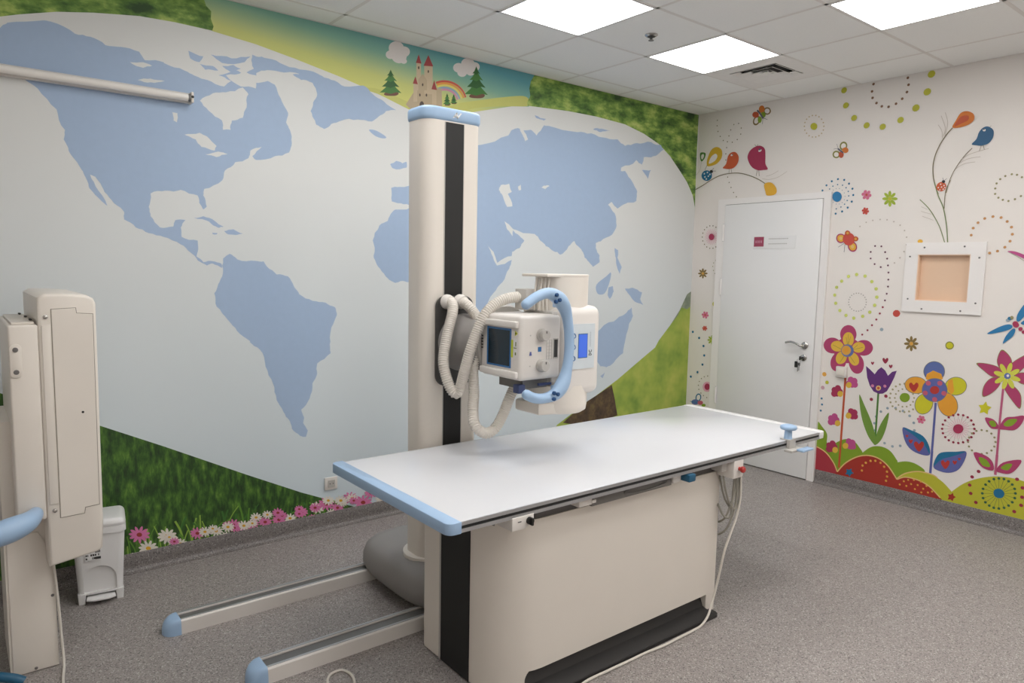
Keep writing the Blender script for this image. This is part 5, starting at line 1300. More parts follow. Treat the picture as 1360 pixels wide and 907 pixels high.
('whitepetal','c',0,"-4166,110 -4174,113 -4184,125 -4186,134 -4178,131 -4168,119"),
('whitepetal','c',0,"-4185,106 -4190,114 -4191,129 -4188,137 -4183,129 -4181,113"),
('whitepetal','c',0,"-4206,115 -4205,124 -4196,134 -4189,136 -4189,127 -4198,117"),
('whitepetal','c',0,"-4218,130 -4213,136 -4200,139 -4192,136 -4197,130 -4210,127"),
('whitepetal','c',0,"-4221,145 -4214,148 -4200,145 -4194,138 -4201,135 -4214,139"),
('whitepetal','c',0,"-4216,158 -4207,157 -4195,148 -4191,140 -4199,141 -4211,150"),
('whitepetal','c',0,"-4201,167 -4194,161 -4188,147 -4188,138 -4195,144 -4202,158"),
('whitepetal','c',0,"-4179,164 -4177,155 -4181,142 -4188,137 -4190,146 -4186,160"),
('whitepetal','c',0,"-4162,151 -4165,143 -4177,137 -4185,138 -4182,146 -4170,152"),
('whitepetal','c',0,"-4154,135 -4161,131 -4175,131 -4182,137 -4176,141 -4162,140"),
('daisyeye','c',0,"-4179,135 -4182,130 -4188,130 -4194,133 -4196,139 -4194,143 -4187,144 -4181,140"),
]),
('daisy_print','white painted daisy at the mural foot','L',[
('whitepetal','c',0,"-3346,139 -3357,138 -3374,146 -3381,155 -3371,156 -3353,148"),
('whitepetal','c',0,"-3360,126 -3371,131 -3383,146 -3385,156 -3375,152 -3363,137"),
('whitepetal','c',0,"-3386,124 -3392,133 -3392,150 -3387,158 -3381,149 -3381,131"),
('whitepetal','c',0,"-3412,135 -3410,145 -3399,156 -3389,157 -3390,147 -3402,136"),
('whitepetal','c',0,"-3427,153 -3420,159 -3403,162 -3393,157 -3400,151 -3417,149"),
('whitepetal','c',0,"-3430,170 -3421,173 -3403,168 -3395,160 -3404,157 -3422,162"),
('whitepetal','c',0,"-3422,184 -3412,183 -3396,171 -3391,161 -3402,163 -3417,175"),
('whitepetal','c',0,"-3402,193 -3394,186 -3386,169 -3388,159 -3396,166 -3404,183"),
('whitepetal','c',0,"-3374,188 -3372,178 -3379,163 -3387,159 -3389,169 -3383,184"),
('whitepetal','c',0,"-3353,173 -3358,164 -3373,158 -3383,160 -3379,168 -3364,174"),
('whitepetal','c',0,"-3344,155 -3352,150 -3370,152 -3380,158 -3372,162 -3354,161"),
('daisyeye','c',0,"-3376,156 -3379,151 -3387,150 -3395,154 -3398,160 -3395,166 -3387,166 -3379,163"),
]),
('daisy_print','pink painted daisy at the mural foot','L',[
('pinkpetal','c',0,"-4319,104 -4325,104 -4335,109 -4340,115 -4334,116 -4323,111"),
('pinkpetal','c',0,"-4327,100 -4333,100 -4341,108 -4342,116 -4336,113 -4328,103"),
('pinkpetal','c',0,"-4342,100 -4345,100 -4347,111 -4344,117 -4340,111 -4339,100"),
('pinkpetal','c',0,"-4358,100 -4357,107 -4350,115 -4344,116 -4345,109 -4352,101"),
('pinkpetal','c',0,"-4367,112 -4364,117 -4353,119 -4347,117 -4351,112 -4361,110"),
('pinkpetal','c',0,"-4370,124 -4364,127 -4354,124 -4348,119 -4354,116 -4365,119"),
('pinkpetal','c',0,"-4366,135 -4359,134 -4350,126 -4347,120 -4353,120 -4362,128"),
('pinkpetal','c',0,"-4354,142 -4349,137 -4344,125 -4344,118 -4350,123 -4355,135"),
('pinkpetal','c',0,"-4337,140 -4336,132 -4339,121 -4344,118 -4345,125 -4342,136"),
('pinkpetal','c',0,"-4324,129 -4326,123 -4335,118 -4342,118 -4339,125 -4330,130"),
('pinkpetal','c',0,"-4318,116 -4323,113 -4333,113 -4339,117 -4334,121 -4324,120"),
('daisyred','c',0,"-4337,116 -4339,112 -4344,112 -4349,114 -4350,119 -4348,123 -4344,123 -4339,120"),
]),
('daisy_print','pink painted daisy at the mural foot','L',[
('pinkpetal','c',0,"-3033,139 -3041,136 -3057,139 -3065,145 -3057,148 -3041,145"),
('pinkpetal','c',0,"-3038,126 -3048,127 -3062,135 -3068,144 -3058,143 -3044,134"),
('pinkpetal','c',0,"-3054,117 -3063,122 -3071,136 -3072,145 -3063,140 -3054,126"),
('pinkpetal','c',0,"-3079,119 -3082,127 -3079,141 -3072,146 -3069,137 -3072,124"),
('pinkpetal','c',0,"-3100,131 -3097,139 -3084,146 -3075,145 -3078,137 -3090,131"),
('pinkpetal','c',0,"-3110,146 -3103,151 -3087,151 -3079,146 -3085,142 -3101,142"),
('pinkpetal','c',0,"-3110,160 -3101,162 -3085,156 -3079,149 -3087,147 -3103,153"),
('pinkpetal','c',0,"-3100,172 -3090,169 -3078,157 -3075,149 -3084,152 -3096,163"),
('pinkpetal','c',0,"-3079,176 -3072,169 -3069,154 -3072,147 -3079,154 -3082,169"),
('pinkpetal','c',0,"-3054,169 -3054,160 -3063,149 -3072,147 -3071,156 -3063,167"),
('pinkpetal','c',0,"-3038,154 -3044,148 -3058,144 -3068,147 -3062,154 -3048,157"),
('daisyred','c',0,"-3062,145 -3065,140 -3072,139 -3079,143 -3082,148 -3079,153 -3072,153 -3065,150"),
]),
('daisy_print','pink painted daisy at the mural foot','L',[
('pinkpetal','c',0,"-3072,176 -3081,175 -3095,181 -3102,188 -3093,189 -3079,183"),
('pinkpetal','c',0,"-3082,166 -3091,169 -3102,180 -3105,188 -3096,185 -3085,174"),
('pinkpetal','c',0,"-3102,162 -3108,169 -3110,183 -3107,190 -3101,183 -3099,169"),
('pinkpetal','c',0,"-3125,169 -3124,177 -3116,187 -3108,189 -3108,181 -3117,171"),
('pinkpetal','c',0,"-3139,183 -3134,189 -3120,192 -3112,189 -3117,183 -3130,180"),
('pinkpetal','c',0,"-3143,197 -3136,199 -3121,197 -3114,191 -3121,188 -3136,191"),
('pinkpetal','c',0,"-3138,209 -3130,208 -3116,200 -3111,192 -3120,193 -3133,201"),
('pinkpetal','c',0,"-3124,217 -3116,212 -3108,199 -3108,191 -3116,196 -3124,209"),
('pinkpetal','c',0,"-3101,215 -3098,207 -3101,195 -3107,190 -3110,198 -3107,211"),
('pinkpetal','c',0,"-3081,204 -3084,197 -3096,190 -3105,191 -3102,198 -3090,204"),
('pinkpetal','c',0,"-3072,190 -3079,185 -3093,185 -3101,190 -3095,194 -3080,194"),
('daisyred','c',0,"-3098,188 -3101,184 -3107,183 -3114,186 -3116,191 -3114,196 -3107,196 -3101,193"),
]),
('daisy_print','pink painted daisy at the mural foot','L',[
('pinkpetal','c',0,"-3745,151 -3753,148 -3768,153 -3775,160 -3767,162 -3752,158"),
('pinkpetal','c',0,"-3752,138 -3761,139 -3774,150 -3778,158 -3769,157 -3756,147"),
('pinkpetal','c',0,"-3769,130 -3776,136 -3783,152 -3782,161 -3774,154 -3768,139"),
('pinkpetal','c',0,"-3793,134 -3794,143 -3789,157 -3782,161 -3780,152 -3786,138"),
('pinkpetal','c',0,"-3811,148 -3807,156 -3794,162 -3785,160 -3789,152 -3802,147"),
('pinkpetal','c',0,"-3818,164 -3811,168 -3796,167 -3788,162 -3795,158 -3810,159"),
('pinkpetal','c',0,"-3816,179 -3808,179 -3793,172 -3787,164 -3796,163 -3810,171"),
('pinkpetal','c',0,"-3804,190 -3796,186 -3785,173 -3783,163 -3792,167 -3803,180"),
('pinkpetal','c',0,"-3783,193 -3778,184 -3777,168 -3782,161 -3787,170 -3787,186"),
('pinkpetal','c',0,"-3761,182 -3762,174 -3772,164 -3781,163 -3779,171 -3769,181"),
('pinkpetal','c',0,"-3748,167 -3754,161 -3768,158 -3777,162 -3771,168 -3757,170"),
('daisyred','c',0,"-3772,159 -3775,155 -3782,154 -3789,158 -3791,163 -3788,168 -3782,169 -3775,165"),
]),
('daisy_print','pink painted daisy at the mural foot','L',[
('pinkpetal','c',0,"-3516,137 -3524,134 -3540,138 -3547,145 -3539,148 -3524,144"),
('pinkpetal','c',0,"-3522,124 -3531,125 -3545,135 -3550,143 -3541,142 -3527,133"),
('pinkpetal','c',0,"-3538,115 -3546,121 -3554,136 -3554,145 -3546,139 -3538,124"),
('pinkpetal','c',0,"-3563,118 -3565,127 -3561,141 -3554,146 -3552,137 -3556,123"),
('pinkpetal','c',0,"-3582,132 -3579,139 -3566,146 -3557,145 -3560,137 -3573,131"),
('pinkpetal','c',0,"-3591,147 -3584,152 -3569,152 -3560,146 -3567,142 -3583,142"),
('pinkpetal','c',0,"-3590,162 -3581,163 -3566,157 -3560,149 -3569,148 -3584,154"),
('pinkpetal','c',0,"-3579,174 -3570,170 -3559,158 -3556,149 -3565,152 -3577,164"),
('pinkpetal','c',0,"-3558,178 -3552,169 -3550,154 -3554,146 -3560,154 -3562,170"),
('pinkpetal','c',0,"-3534,168 -3535,160 -3545,149 -3553,147 -3552,156 -3543,167"),
('pinkpetal','c',0,"-3520,153 -3526,147 -3540,144 -3549,147 -3544,153 -3529,156"),
('daisyred','c',0,"-3544,144 -3547,140 -3554,139 -3561,142 -3564,148 -3561,153 -3554,154 -3547,150"),
]),
('daisy_print','white painted daisy at the mural foot','L',[
('whitepetal','c',0,"-4031,123 -4039,121 -4053,127 -4060,135 -4051,137 -4037,130"),
('whitepetal','c',0,"-4040,110 -4049,113 -4060,126 -4063,135 -4055,132 -4043,120"),
('whitepetal','c',0,"-4060,105 -4066,113 -4069,129 -4066,137 -4060,129 -4057,113"),
('whitepetal','c',0,"-4083,113 -4082,123 -4074,134 -4066,137 -4066,127 -4075,116"),
('whitepetal','c',0,"-4097,129 -4092,136 -4078,139 -4070,136 -4075,130 -4088,126"),
('whitepetal','c',0,"-4101,145 -4094,148 -4079,145 -4072,139 -4079,136 -4094,139"),
('whitepetal','c',0,"-4097,159 -4088,159 -4075,149 -4070,141 -4079,141 -4092,150"),
('whitepetal','c',0,"-4082,169 -4074,163 -4066,148 -4066,139 -4074,145 -4082,159"),
('whitepetal','c',0,"-4059,168 -4056,158 -4060,143 -4066,138 -4069,147 -4065,162"),
('whitepetal','c',0,"-4040,154 -4043,146 -4055,139 -4063,139 -4060,147 -4049,155"),
('whitepetal','c',0,"-4030,138 -4037,133 -4052,133 -4060,138 -4053,143 -4039,143"),
('daisyeye','c',0,"-4056,136 -4059,131 -4066,130 -4072,134 -4075,140 -4072,144 -4065,145 -4059,142"),
]),
('daisy_print','pink painted daisy at the mural foot','L',[
('pinkpetal','c',0,"-3265,133 -3273,131 -3287,134 -3294,140 -3287,142 -3272,139"),
('pinkpetal','c',0,"-3271,121 -3279,122 -3292,131 -3296,139 -3288,138 -3275,129"),
('pinkpetal','c',0,"-3286,114 -3293,119 -3300,132 -3300,140 -3292,135 -3285,122"),
('pinkpetal','c',0,"-3308,116 -3310,124 -3307,137 -3300,141 -3298,133 -3302,120"),
('pinkpetal','c',0,"-3326,128 -3323,135 -3311,141 -3303,140 -3306,133 -3318,127"),
('pinkpetal','c',0,"-3334,142 -3328,146 -3314,146 -3306,141 -3312,137 -3327,138"),
('pinkpetal','c',0,"-3333,155 -3325,156 -3312,150 -3306,144 -3314,143 -3328,149"),
('pinkpetal','c',0,"-3323,166 -3315,163 -3305,151 -3302,143 -3310,146 -3321,157"),
('pinkpetal','c',0,"-3304,169 -3299,162 -3297,148 -3300,141 -3306,149 -3307,162"),
('pinkpetal','c',0,"-3282,161 -3283,153 -3291,144 -3299,142 -3299,150 -3290,159"),
('pinkpetal','c',0,"-3269,147 -3274,142 -3287,139 -3296,142 -3291,148 -3277,150"),
('daisyred','c',0,"-3291,140 -3294,135 -3300,135 -3307,138 -3309,143 -3307,147 -3300,148 -3294,145"),
]),
('daisy_print','pink painted daisy at the mural foot','L',[
('pinkpetal','c',0,"-3062,166 -3074,166 -3094,175 -3101,185 -3090,185 -3070,176"),
('pinkpetal','c',0,"-3079,153 -3090,158 -3104,174 -3106,185 -3095,181 -3081,164"),
('pinkpetal','c',0,"-3108,150 -3114,161 -3115,180 -3108,188 -3102,177 -3102,159"),
('pinkpetal','c',0,"-3137,163 -3135,174 -3122,185 -3110,186 -3112,176 -3126,164"),
('pinkpetal','c',0,"-3154,182 -3146,189 -3127,192 -3115,187 -3123,180 -3142,178"),
('pinkpetal','c',0,"-3157,201 -3146,204 -3126,198 -3117,190 -3128,187 -3148,193"),
('pinkpetal','c',0,"-3148,216 -3136,215 -3119,202 -3113,191 -3125,193 -3142,206"),
('pinkpetal','c',0,"-3125,226 -3115,218 -3107,199 -3109,189 -3119,197 -3127,215"),
('pinkpetal','c',0,"-3093,220 -3091,209 -3099,193 -3108,188 -3110,200 -3103,216"),
('pinkpetal','c',0,"-3069,203 -3075,194 -3092,187 -3104,190 -3099,198 -3081,205"),
('pinkpetal','c',0,"-3059,184 -3069,179 -3089,180 -3100,187 -3091,192 -3070,191"),
('daisyred','c',0,"-3096,186 -3100,180 -3108,179 -3117,183 -3121,190 -3117,196 -3108,197 -3100,193"),
]),
('hill_print','green painted mounds beside the door','R',[
('green','c',0,"-1240,464 -1297,437 -1334,390 -1338,320 -1386,301 -1372,180 -1268,156"),
('green','c',0,"-1349,293 -1384,322 -1460,377 -1531,386 -1583,343 -1612,285 -1531,187 -1450,110 -1372,165"),
('green','c',0,"-1604,283 -1632,332 -1683,371 -1749,381 -1803,362 -1845,316 -1860,285 -1868,171 -1752,156 -1642,185"),
('green','c',0,"-1798,250 -1856,291 -1921,313 -1984,307 -2041,270 -1991,215 -1870,144"),
]),
('hill_print','olive yellow painted mound left of the larger one','R',[
('olive','c',0,"-1844,151 -1927,230 -2000,257 -2084,257 -2158,222 -2232,155 -2295,100 -2133,100 -1960,126"),
('tan','s',0.0081,"-1846,154 -1885,200 -1927,232 -2000,260 -2084,259 -2121,245"),
]),
('hill_print','olive yellow painted mound with a teal burst','R',[
('olive','c',0,"-2133,100 -2171,118 -2219,178 -2282,246 -2355,296 -2448,335 -2541,349 -2622,341 -2693,306 -2737,246 -2752,100 -2472,100"),
]),
('hill_print','red painted mound cut by the door frame','R',[
('crimson','c',0,"-1228,289 -1275,274 -1340,244 -1401,179 -1438,107 -1335,100 -1243,100"),
('tan','s',0.0089,"-1236,279 -1275,274 -1340,244 -1401,179 -1431,120"),
]),
('hill_print','red painted mound with an arc of orange dots','R',[
('red','c',0,"-1421,100 -1431,120 -1487,199 -1567,265 -1648,296 -1729,290 -1798,248 -1866,163 -1888,100 -1650,100"),
('tan','s',0.0087,"-1431,120 -1487,199 -1567,265 -1648,296 -1729,290 -1798,248 -1862,169"),
('gold','d',0.0084,"-1614,174 -1616,212 -1638,238 -1671,260 -1705,268 -1742,262 -1769,239 -1791,208 -1794,173 -1789,140"),
('teal','p',0,"-1537,171 -1539,149 -1556,139 -1536,127 -1528,105 -1514,119 -1493,116 -1504,137 -1498,158 -1519,156"),
]),
('hill_print','small red painted mound covered in gold dots','R',[
('red','c',0,"-1845,144 -1863,169 -1917,199 -2004,198 -2079,170 -2152,108 -2135,100 -1888,100"),
('tan','s',0.0081,"-1863,169 -1917,199 -2004,198 -2079,170 -2148,112"),
('gold','d',0.0067,"-1884,137 -1909,167 -1937,184 -1974,193 -2019,192 -2057,171 -2095,141 -1958,159 -2001,163 -2038,146 -1928,138 -1985,130 -2070,128 -2028,117"),
]),
('star_print','red painted star on the olive mound','R',[
('red','p',0,"-2223,167 -2228,148 -2243,142 -2229,128 -2226,108 -2212,118 -2195,112 -2201,132 -2194,149 -2211,151"),
]),
('burst_print','teal painted burst with green dots on the mound','R',[
('darkgreen','s',0.0018,"-2515,240 -2569,255"),
('darkgreen','s',0.0018,"-2515,230 -2568,225"),
('darkgreen','s',0.0018,"-2511,220 -2558,196"),
('darkgreen','s',0.0018,"-2505,211 -2541,171"),
('darkgreen','s',0.0018,"-2497,204 -2518,151"),
('darkgreen','s',0.0018,"-2487,200 -2492,139"),
('darkgreen','s',0.0018,"-2478,199 -2465,136"),
('darkgreen','s',0.0018,"-2469,201 -2440,143"),
('darkgreen','s',0.0018,"-2461,207 -2419,158"),
('darkgreen','s',0.0018,"-2456,214 -2404,181"),
('darkgreen','s',0.0018,"-2454,224 -2397,209"),
('darkgreen','s',0.0018,"-2455,234 -2400,239"),
('darkgreen','s',0.0018,"-2458,244 -2410,268"),
('darkgreen','s',0.0018,"-2465,253 -2428,294"),
('darkgreen','s',0.0018,"-2473,260 -2451,313"),
('darkgreen','s',0.0018,"-2482,264 -2478,325"),
('darkgreen','s',0.0018,"-2492,265 -2504,327"),
('darkgreen','s',0.0018,"-2501,262 -2529,320"),
('darkgreen','s',0.0018,"-2508,257 -2549,304"),
('darkgreen','s',0.0018,"-2513,250 -2563,282"),
('teal','c',0,"-2514,227 -2507,212 -2494,203 -2478,201 -2464,207 -2456,221 -2455,237 -2462,252 -2476,261 -2491,263 -2505,256 -2514,243"),
('darkgreen','d',0.0084,"-2573,256 -2572,225 -2561,195 -2543,168 -2520,147 -2492,134 -2464,131 -2438,138 -2415,154 -2400,178 -2393,208 -2395,239 -2407,270 -2425,297 -2450,318 -2477,329 -2505,332 -2531,324 -2552,308 -2567,284"),
]),
('dot_print','dark red painted dots around the mound','R',[
('darkred','d',0.0112,"-2361,347 -2327,302 -2317,244 -2327,190 -2361,138 -2575,348 -2608,301 -2610,241 -2609,188 -2576,138"),
('darkred','d',0.0124,"-1645,713 -1745,752"),
]),
('dot_print','grey blue painted dots around the tulip','R',[
('bluegrey','d',0.0096,"-1760,411 -1815,399 -1867,414 -1952,542 -1944,594 -1914,638 -1868,665 -1817,677 -1762,667 -1718,635 -1688,593 -1679,542 -1688,491"),
]),
('flower_print','large magenta painted flower with yellow inner petals','R',[
('magenta','c',0,"-1505,1177 -1499,1142 -1479,1115 -1449,1103 -1418,1109 -1394,1132 -1383,1167 -1389,1202 -1410,1229 -1440,1241 -1471,1234 -1494,1210"),
('magenta','c',0,"-1630,1089 -1623,1060 -1601,1036 -1568,1025 -1534,1029 -1507,1048 -1496,1076 -1503,1106 -1527,1130 -1560,1140 -1594,1136 -1619,1117"),
('magenta','c',0,"-1571,980 -1574,941 -1563,907 -1540,889 -1511,889 -1484,910 -1466,944 -1462,984 -1474,1018 -1497,1036 -1526,1035 -1553,1014"),
('magenta','c',0,"-1440,946 -1422,911 -1394,889 -1363,885 -1337,902 -1324,934 -1327,973 -1346,1009 -1374,1030 -1405,1033 -1430,1017 -1443,985"),
('magenta','c',0,"-1400,1072 -1388,1043 -1360,1023 -1324,1017 -1290,1027 -1267,1051 -1261,1082 -1274,1112 -1302,1132 -1338,1137 -1371,1126 -1394,1102"),
('magenta','c',0,"-1550,1062 -1540,1014 -1505,975 -1454,956 -1401,963 -1359,994 -1342,1041 -1353,1091 -1389,1130 -1441,1147 -1493,1139 -1533,1108"),
('yellow','c',0,"-1488,1138 -1485,1111 -1471,1090 -1451,1081 -1429,1086 -1413,1104 -1405,1131 -1409,1158 -1423,1179 -1443,1188 -1465,1183 -1481,1164"),
('yellow','c',0,"-1573,1091 -1570,1071 -1555,1054 -1533,1044 -1509,1045 -1490,1056 -1481,1074 -1484,1094 -1499,1111 -1521,1121 -1545,1120 -1564,1109"),
('yellow','c',0,"-1529,1012 -1537,987 -1535,964 -1522,949 -1503,945 -1483,954 -1466,974 -1458,999 -1460,1022 -1473,1037 -1492,1041 -1512,1031"),
('yellow','c',0,"-1441,980 -1427,958 -1407,945 -1385,944 -1369,957 -1362,980 -1367,1006 -1381,1028 -1401,1041 -1422,1041 -1438,1028 -1445,1006"),
('yellow','c',0,"-1416,1072 -1407,1052 -1388,1039 -1363,1035 -1339,1042 -1323,1058 -1318,1079 -1327,1099 -1347,1112 -1372,1116 -1395,1108 -1411,1092"),
('olive2','s',0.0026,"-1444,1172 -1447,1094"),
('olive2','s',0.0026,"-1430,1149 -1444,1093"),
('olive2','s',0.0026,"-1462,1156 -1451,1094"),
('olive2','s',0.0026,"-1559,1086 -1493,1063"),
('olive2','s',0.0026,"-1508,961 -1466,1013"),
('olive2','s',0.0026,"-1397,957 -1428,1013"),
('olive2','s',0.0026,"-1333,1083 -1402,1054"),
('olive2','s',0.0026,"-1520,1101 -1488,1067"),
('greyviolet','c',0,"-1493,1055 -1489,1030 -1472,1011 -1449,1002 -1425,1006 -1406,1022 -1398,1045 -1403,1070 -1419,1089 -1443,1098 -1467,1094 -1485,1078"),
('bluevio','c',0,"-1492,1053 -1490,1034 -1481,1019 -1469,1012 -1455,1016 -1445,1029 -1440,1048 -1442,1067 -1451,1082 -1463,1088 -1477,1084 -1487,1072"),
('gold','c',0,"-1472,1055 -1468,1037 -1456,1023 -1439,1017 -1422,1020 -1408,1031 -1402,1048 -1406,1066 -1417,1080 -1435,1086 -1452,1083 -1466,1072"),
('orange','c',0,"-1454,1053 -1453,1045 -1447,1038 -1438,1034 -1429,1036 -1422,1041 -1420,1050 -1421,1059 -1427,1066 -1436,1069 -1445,1068 -1451,1062"),
('rust','s',0.0155,"-1445,853 -1444,516 -1442,155"),
]),
('blossom_print','small painted blossom on the red stem, pink with a yellow eye','R',[
('pink2','d',0.0239,"-1475,806 -1487,836 -1513,831 -1518,804 -1498,801"),
('yellow','c',0,"-1495,798 -1493,786 -1486,777 -1476,772 -1465,774 -1457,781 -1453,792 -1456,803 -1463,813 -1473,817 -1484,816 -1492,808"),
]),
('blossom_print','small painted blossom on the red stem, crimson with a yellow eye','R',[
('crimson2','d',0.0242,"-1410,735 -1394,759 -1369,741 -1368,712 -1388,717"),
('yellow','c',0,"-1435,722 -1433,710 -1426,700 -1416,696 -1405,697 -1396,704 -1393,715 -1395,727 -1402,737 -1412,741 -1423,740 -1432,733"),
]),
('blossom_print','small painted blossom on the red stem, crimson with a yellow eye','R',[
('crimson2','d',0.0240,"-1493,569 -1505,600 -1530,596 -1535,568 -1516,565"),
('yellow','c',0,"-1509,568 -1507,556 -1499,546 -1489,541 -1478,543 -1470,549 -1466,560 -1469,572 -1476,582 -1486,587 -1497,585 -1505,579"),
]),
('blossom_print','small painted blossom on the red stem, pink with a yellow eye','R',[
('pink2','d',0.0244,"-1399,516 -1383,540 -1357,521 -1356,491 -1377,498"),
('yellow','c',0,"-1431,496 -1429,484 -1421,474 -1411,469 -1400,470 -1391,477 -1388,488 -1390,500 -1397,510 -1408,515 -1419,514 -1427,507"),
]),
('blossom_print','small painted blossom on the red stem, crimson with a yellow eye','R',[
('crimson2','d',0.0246,"-1398,306 -1382,329 -1357,309 -1356,279 -1376,287"),
('yellow','c',0,"-1426,289 -1424,277 -1416,266 -1406,261 -1395,262 -1386,268 -1383,279 -1385,292 -1392,302 -1403,307 -1414,306 -1422,300"),
]),
('blossom_print','small painted blossom on the red stem, pink with a yellow eye','R',[
('pink2','d',0.0242,"-1493,339 -1505,371 -1531,367 -1536,340 -1516,336"),
('yellow','c',0,"-1502,337 -1500,325 -1493,315 -1482,310 -1471,310 -1463,317 -1459,328 -1461,340 -1469,350 -1479,355 -1490,354 -1498,348"),
]),
('tulip_print','purple painted tulip with green leaves','R',[
('green2','s',0.0136,"-1691,772 -1692,589 -1693,384"),
('green3','c',0,"-1556,734 -1598,664 -1661,542 -1700,423 -1691,385 -1634,452 -1581,583"),
('green3','c',0,"-1773,638 -1765,533 -1735,431 -1695,385 -1697,451 -1724,546"),
('purple','p',0,"-1590,952 -1620,931 -1656,900 -1676,934 -1699,956 -1727,936 -1749,900 -1775,932 -1806,944 -1793,895 -1770,833 -1749,788 -1723,767 -1694,761 -1656,774 -1627,812 -1604,869"),
('pinkdot','d',0.0110,"-1647,813 -1733,823"),
('tan','c',0,"-1707,805 -1705,796 -1699,788 -1690,784 -1681,785 -1674,791 -1671,800 -1673,810 -1679,817 -1688,821 -1697,820 -1704,814"),
('rust','c',0,"-1699,804 -1698,799 -1694,795 -1690,792 -1685,793 -1681,796 -1679,801 -1680,806 -1684,811 -1688,813 -1693,812 -1697,809"),
]),
('heart_print','three dark red painted hearts over the tulip','R',[
('darkred','c',0,"-1636,965 -1626,975 -1624,984 -1629,988 -1635,983 -1640,989 -1646,987 -1645,978"),
('darkred','c',0,"-1725,985 -1706,1003 -1703,1019 -1712,1025 -1723,1016 -1732,1027 -1742,1023 -1741,1007"),
('darkred','c',0,"-1764,956 -1752,967 -1750,977 -1756,981 -1762,976 -1768,983 -1774,980 -1774,970"),
]),
('flower_print','small brown painted flower over the tulip','R',[
('brown','c',0,"-1935,1149 -1926,1139 -1907,1137 -1896,1145 -1906,1155 -1925,1156"),
('brown','c',0,"-1924,1110 -1912,1110 -1897,1123 -1894,1137 -1907,1137 -1922,1123"),
('brown','c',0,"-1892,1091 -1883,1100 -1881,1121 -1889,1133 -1898,1123 -1899,1102"),
('brown','c',0,"-1857,1103 -1857,1117 -1870,1133 -1883,1136 -1882,1122 -1869,1106"),
('brown','c',0,"-1840,1140 -1849,1149 -1869,1151 -1879,1143 -1870,1134 -1850,1132"),
('brown','c',0,"-1851,1179 -1864,1179 -1879,1165 -1881,1152 -1869,1152 -1853,1166"),
('brown','c',0,"-1884,1198 -1893,1188 -1894,1167 -1887,1156 -1878,1166 -1877,1187"),
('brown','c',0,"-1919,1185 -1919,1172 -1906,1155 -1893,1153 -1894,1167 -1906,1183"),
('gold','c',0,"-1900,1145 -1897,1136 -1889,1132 -1880,1135 -1876,1143 -1879,1152 -1887,1157 -1896,1154"),
]),
('flower_print','small brown painted flower left of the door','R',[
('brown','c',0,"-170,1602 -160,1594 -139,1594 -128,1601 -138,1608 -159,1609"),
('brown','c',0,"-157,1570 -144,1571 -128,1583 -126,1594 -140,1593 -155,1581"),
('brown','c',0,"-122,1556 -113,1565 -112,1582 -120,1591 -129,1583 -130,1565"),
('brown','c',0,"-84,1569 -85,1580 -100,1593 -113,1594 -113,1583 -98,1570"),
('brown','c',0,"-67,1600 -78,1607 -99,1608 -110,1601 -100,1593 -79,1593"),
('brown','c',0,"-81,1632 -95,1631 -110,1619 -112,1608 -99,1608 -83,1621"),
('brown','c',0,"-117,1646 -126,1637 -127,1619 -119,1611 -109,1619 -108,1637"),
('brown','c',0,"-154,1633 -153,1622 -139,1609 -125,1608 -126,1619 -140,1632"),
('gold','c',0,"-132,1601 -129,1594 -120,1590 -111,1593 -107,1601 -110,1608 -119,1611 -128,1608"),
]),
('flower_print','lime green painted flower right of the door','R',[
('limegreen','c',0,"-1725,2148 -1715,2139 -1693,2141 -1682,2151 -1692,2159 -1713,2158"),
('limegreen','c',0,"-1712,2109 -1698,2111 -1682,2128 -1680,2142 -1694,2140 -1710,2124"),
('limegreen','c',0,"-1677,2095 -1667,2106 -1665,2129 -1673,2139 -1683,2128 -1685,2105"),
('limegreen','c',0,"-1638,2114 -1638,2128 -1653,2143 -1667,2143 -1666,2129 -1652,2114"),
('limegreen','c',0,"-1620,2155 -1630,2163 -1652,2162 -1663,2152 -1653,2143 -1631,2145"),
('limegreen','c',0,"-1632,2194 -1647,2191 -1663,2174 -1665,2160 -1651,2162 -1635,2179"),
('limegreen','c',0,"-1669,2207 -1678,2196 -1680,2174 -1672,2163 -1662,2175 -1660,2197"),
('limegreen','c',0,"-1707,2188 -1706,2174 -1692,2160 -1678,2159 -1679,2173 -1693,2188"),
('olive','c',0,"-1685,2150 -1682,2141 -1673,2138 -1664,2142 -1660,2152 -1663,2161 -1672,2164 -1681,2160"),
]),
('flower_print','lime green painted flower left of the door','R',[
('limegreen','c',0,"-295,1026 -286,1018 -266,1016 -256,1022 -266,1030 -285,1031"),
('limegreen','c',0,"-283,995 -270,994 -256,1005 -254,1015 -267,1016 -281,1005"),
('limegreen','c',0,"-250,979 -242,987 -241,1003 -248,1012 -257,1005 -258,988"),
('limegreen','c',0,"-216,988 -216,999 -230,1012 -242,1014 -242,1004 -228,991"),
('limegreen','c',0,"-200,1017 -210,1025 -229,1026 -239,1021 -230,1013 -210,1011"),
('limegreen','c',0,"-212,1048 -225,1048 -240,1038 -242,1027 -229,1027 -214,1038"),
('limegreen','c',0,"-245,1063 -254,1056 -255,1039 -247,1030 -239,1038 -238,1054"),
('limegreen','c',0,"-280,1054 -279,1043 -266,1030 -253,1028 -254,1039 -267,1052"),
('olive','c',0,"-259,1022 -256,1015 -248,1011 -240,1014 -236,1020 -239,1028 -247,1031 -256,1029"),
]),
('star_flower_print','pink painted star flower right of the door','R',[
('pink','d',0.0121,"-1531,2184 -1517,2167 -1493,2172 -1483,2196 -1497,2213 -1522,2207"),
('pink','c',0,"-1526,2189 -1524,2180 -1518,2174 -1509,2172 -1499,2175 -1492,2182 -1489,2191 -1491,2200 -1497,2206 -1506,2208 -1515,2205 -1522,2198"),
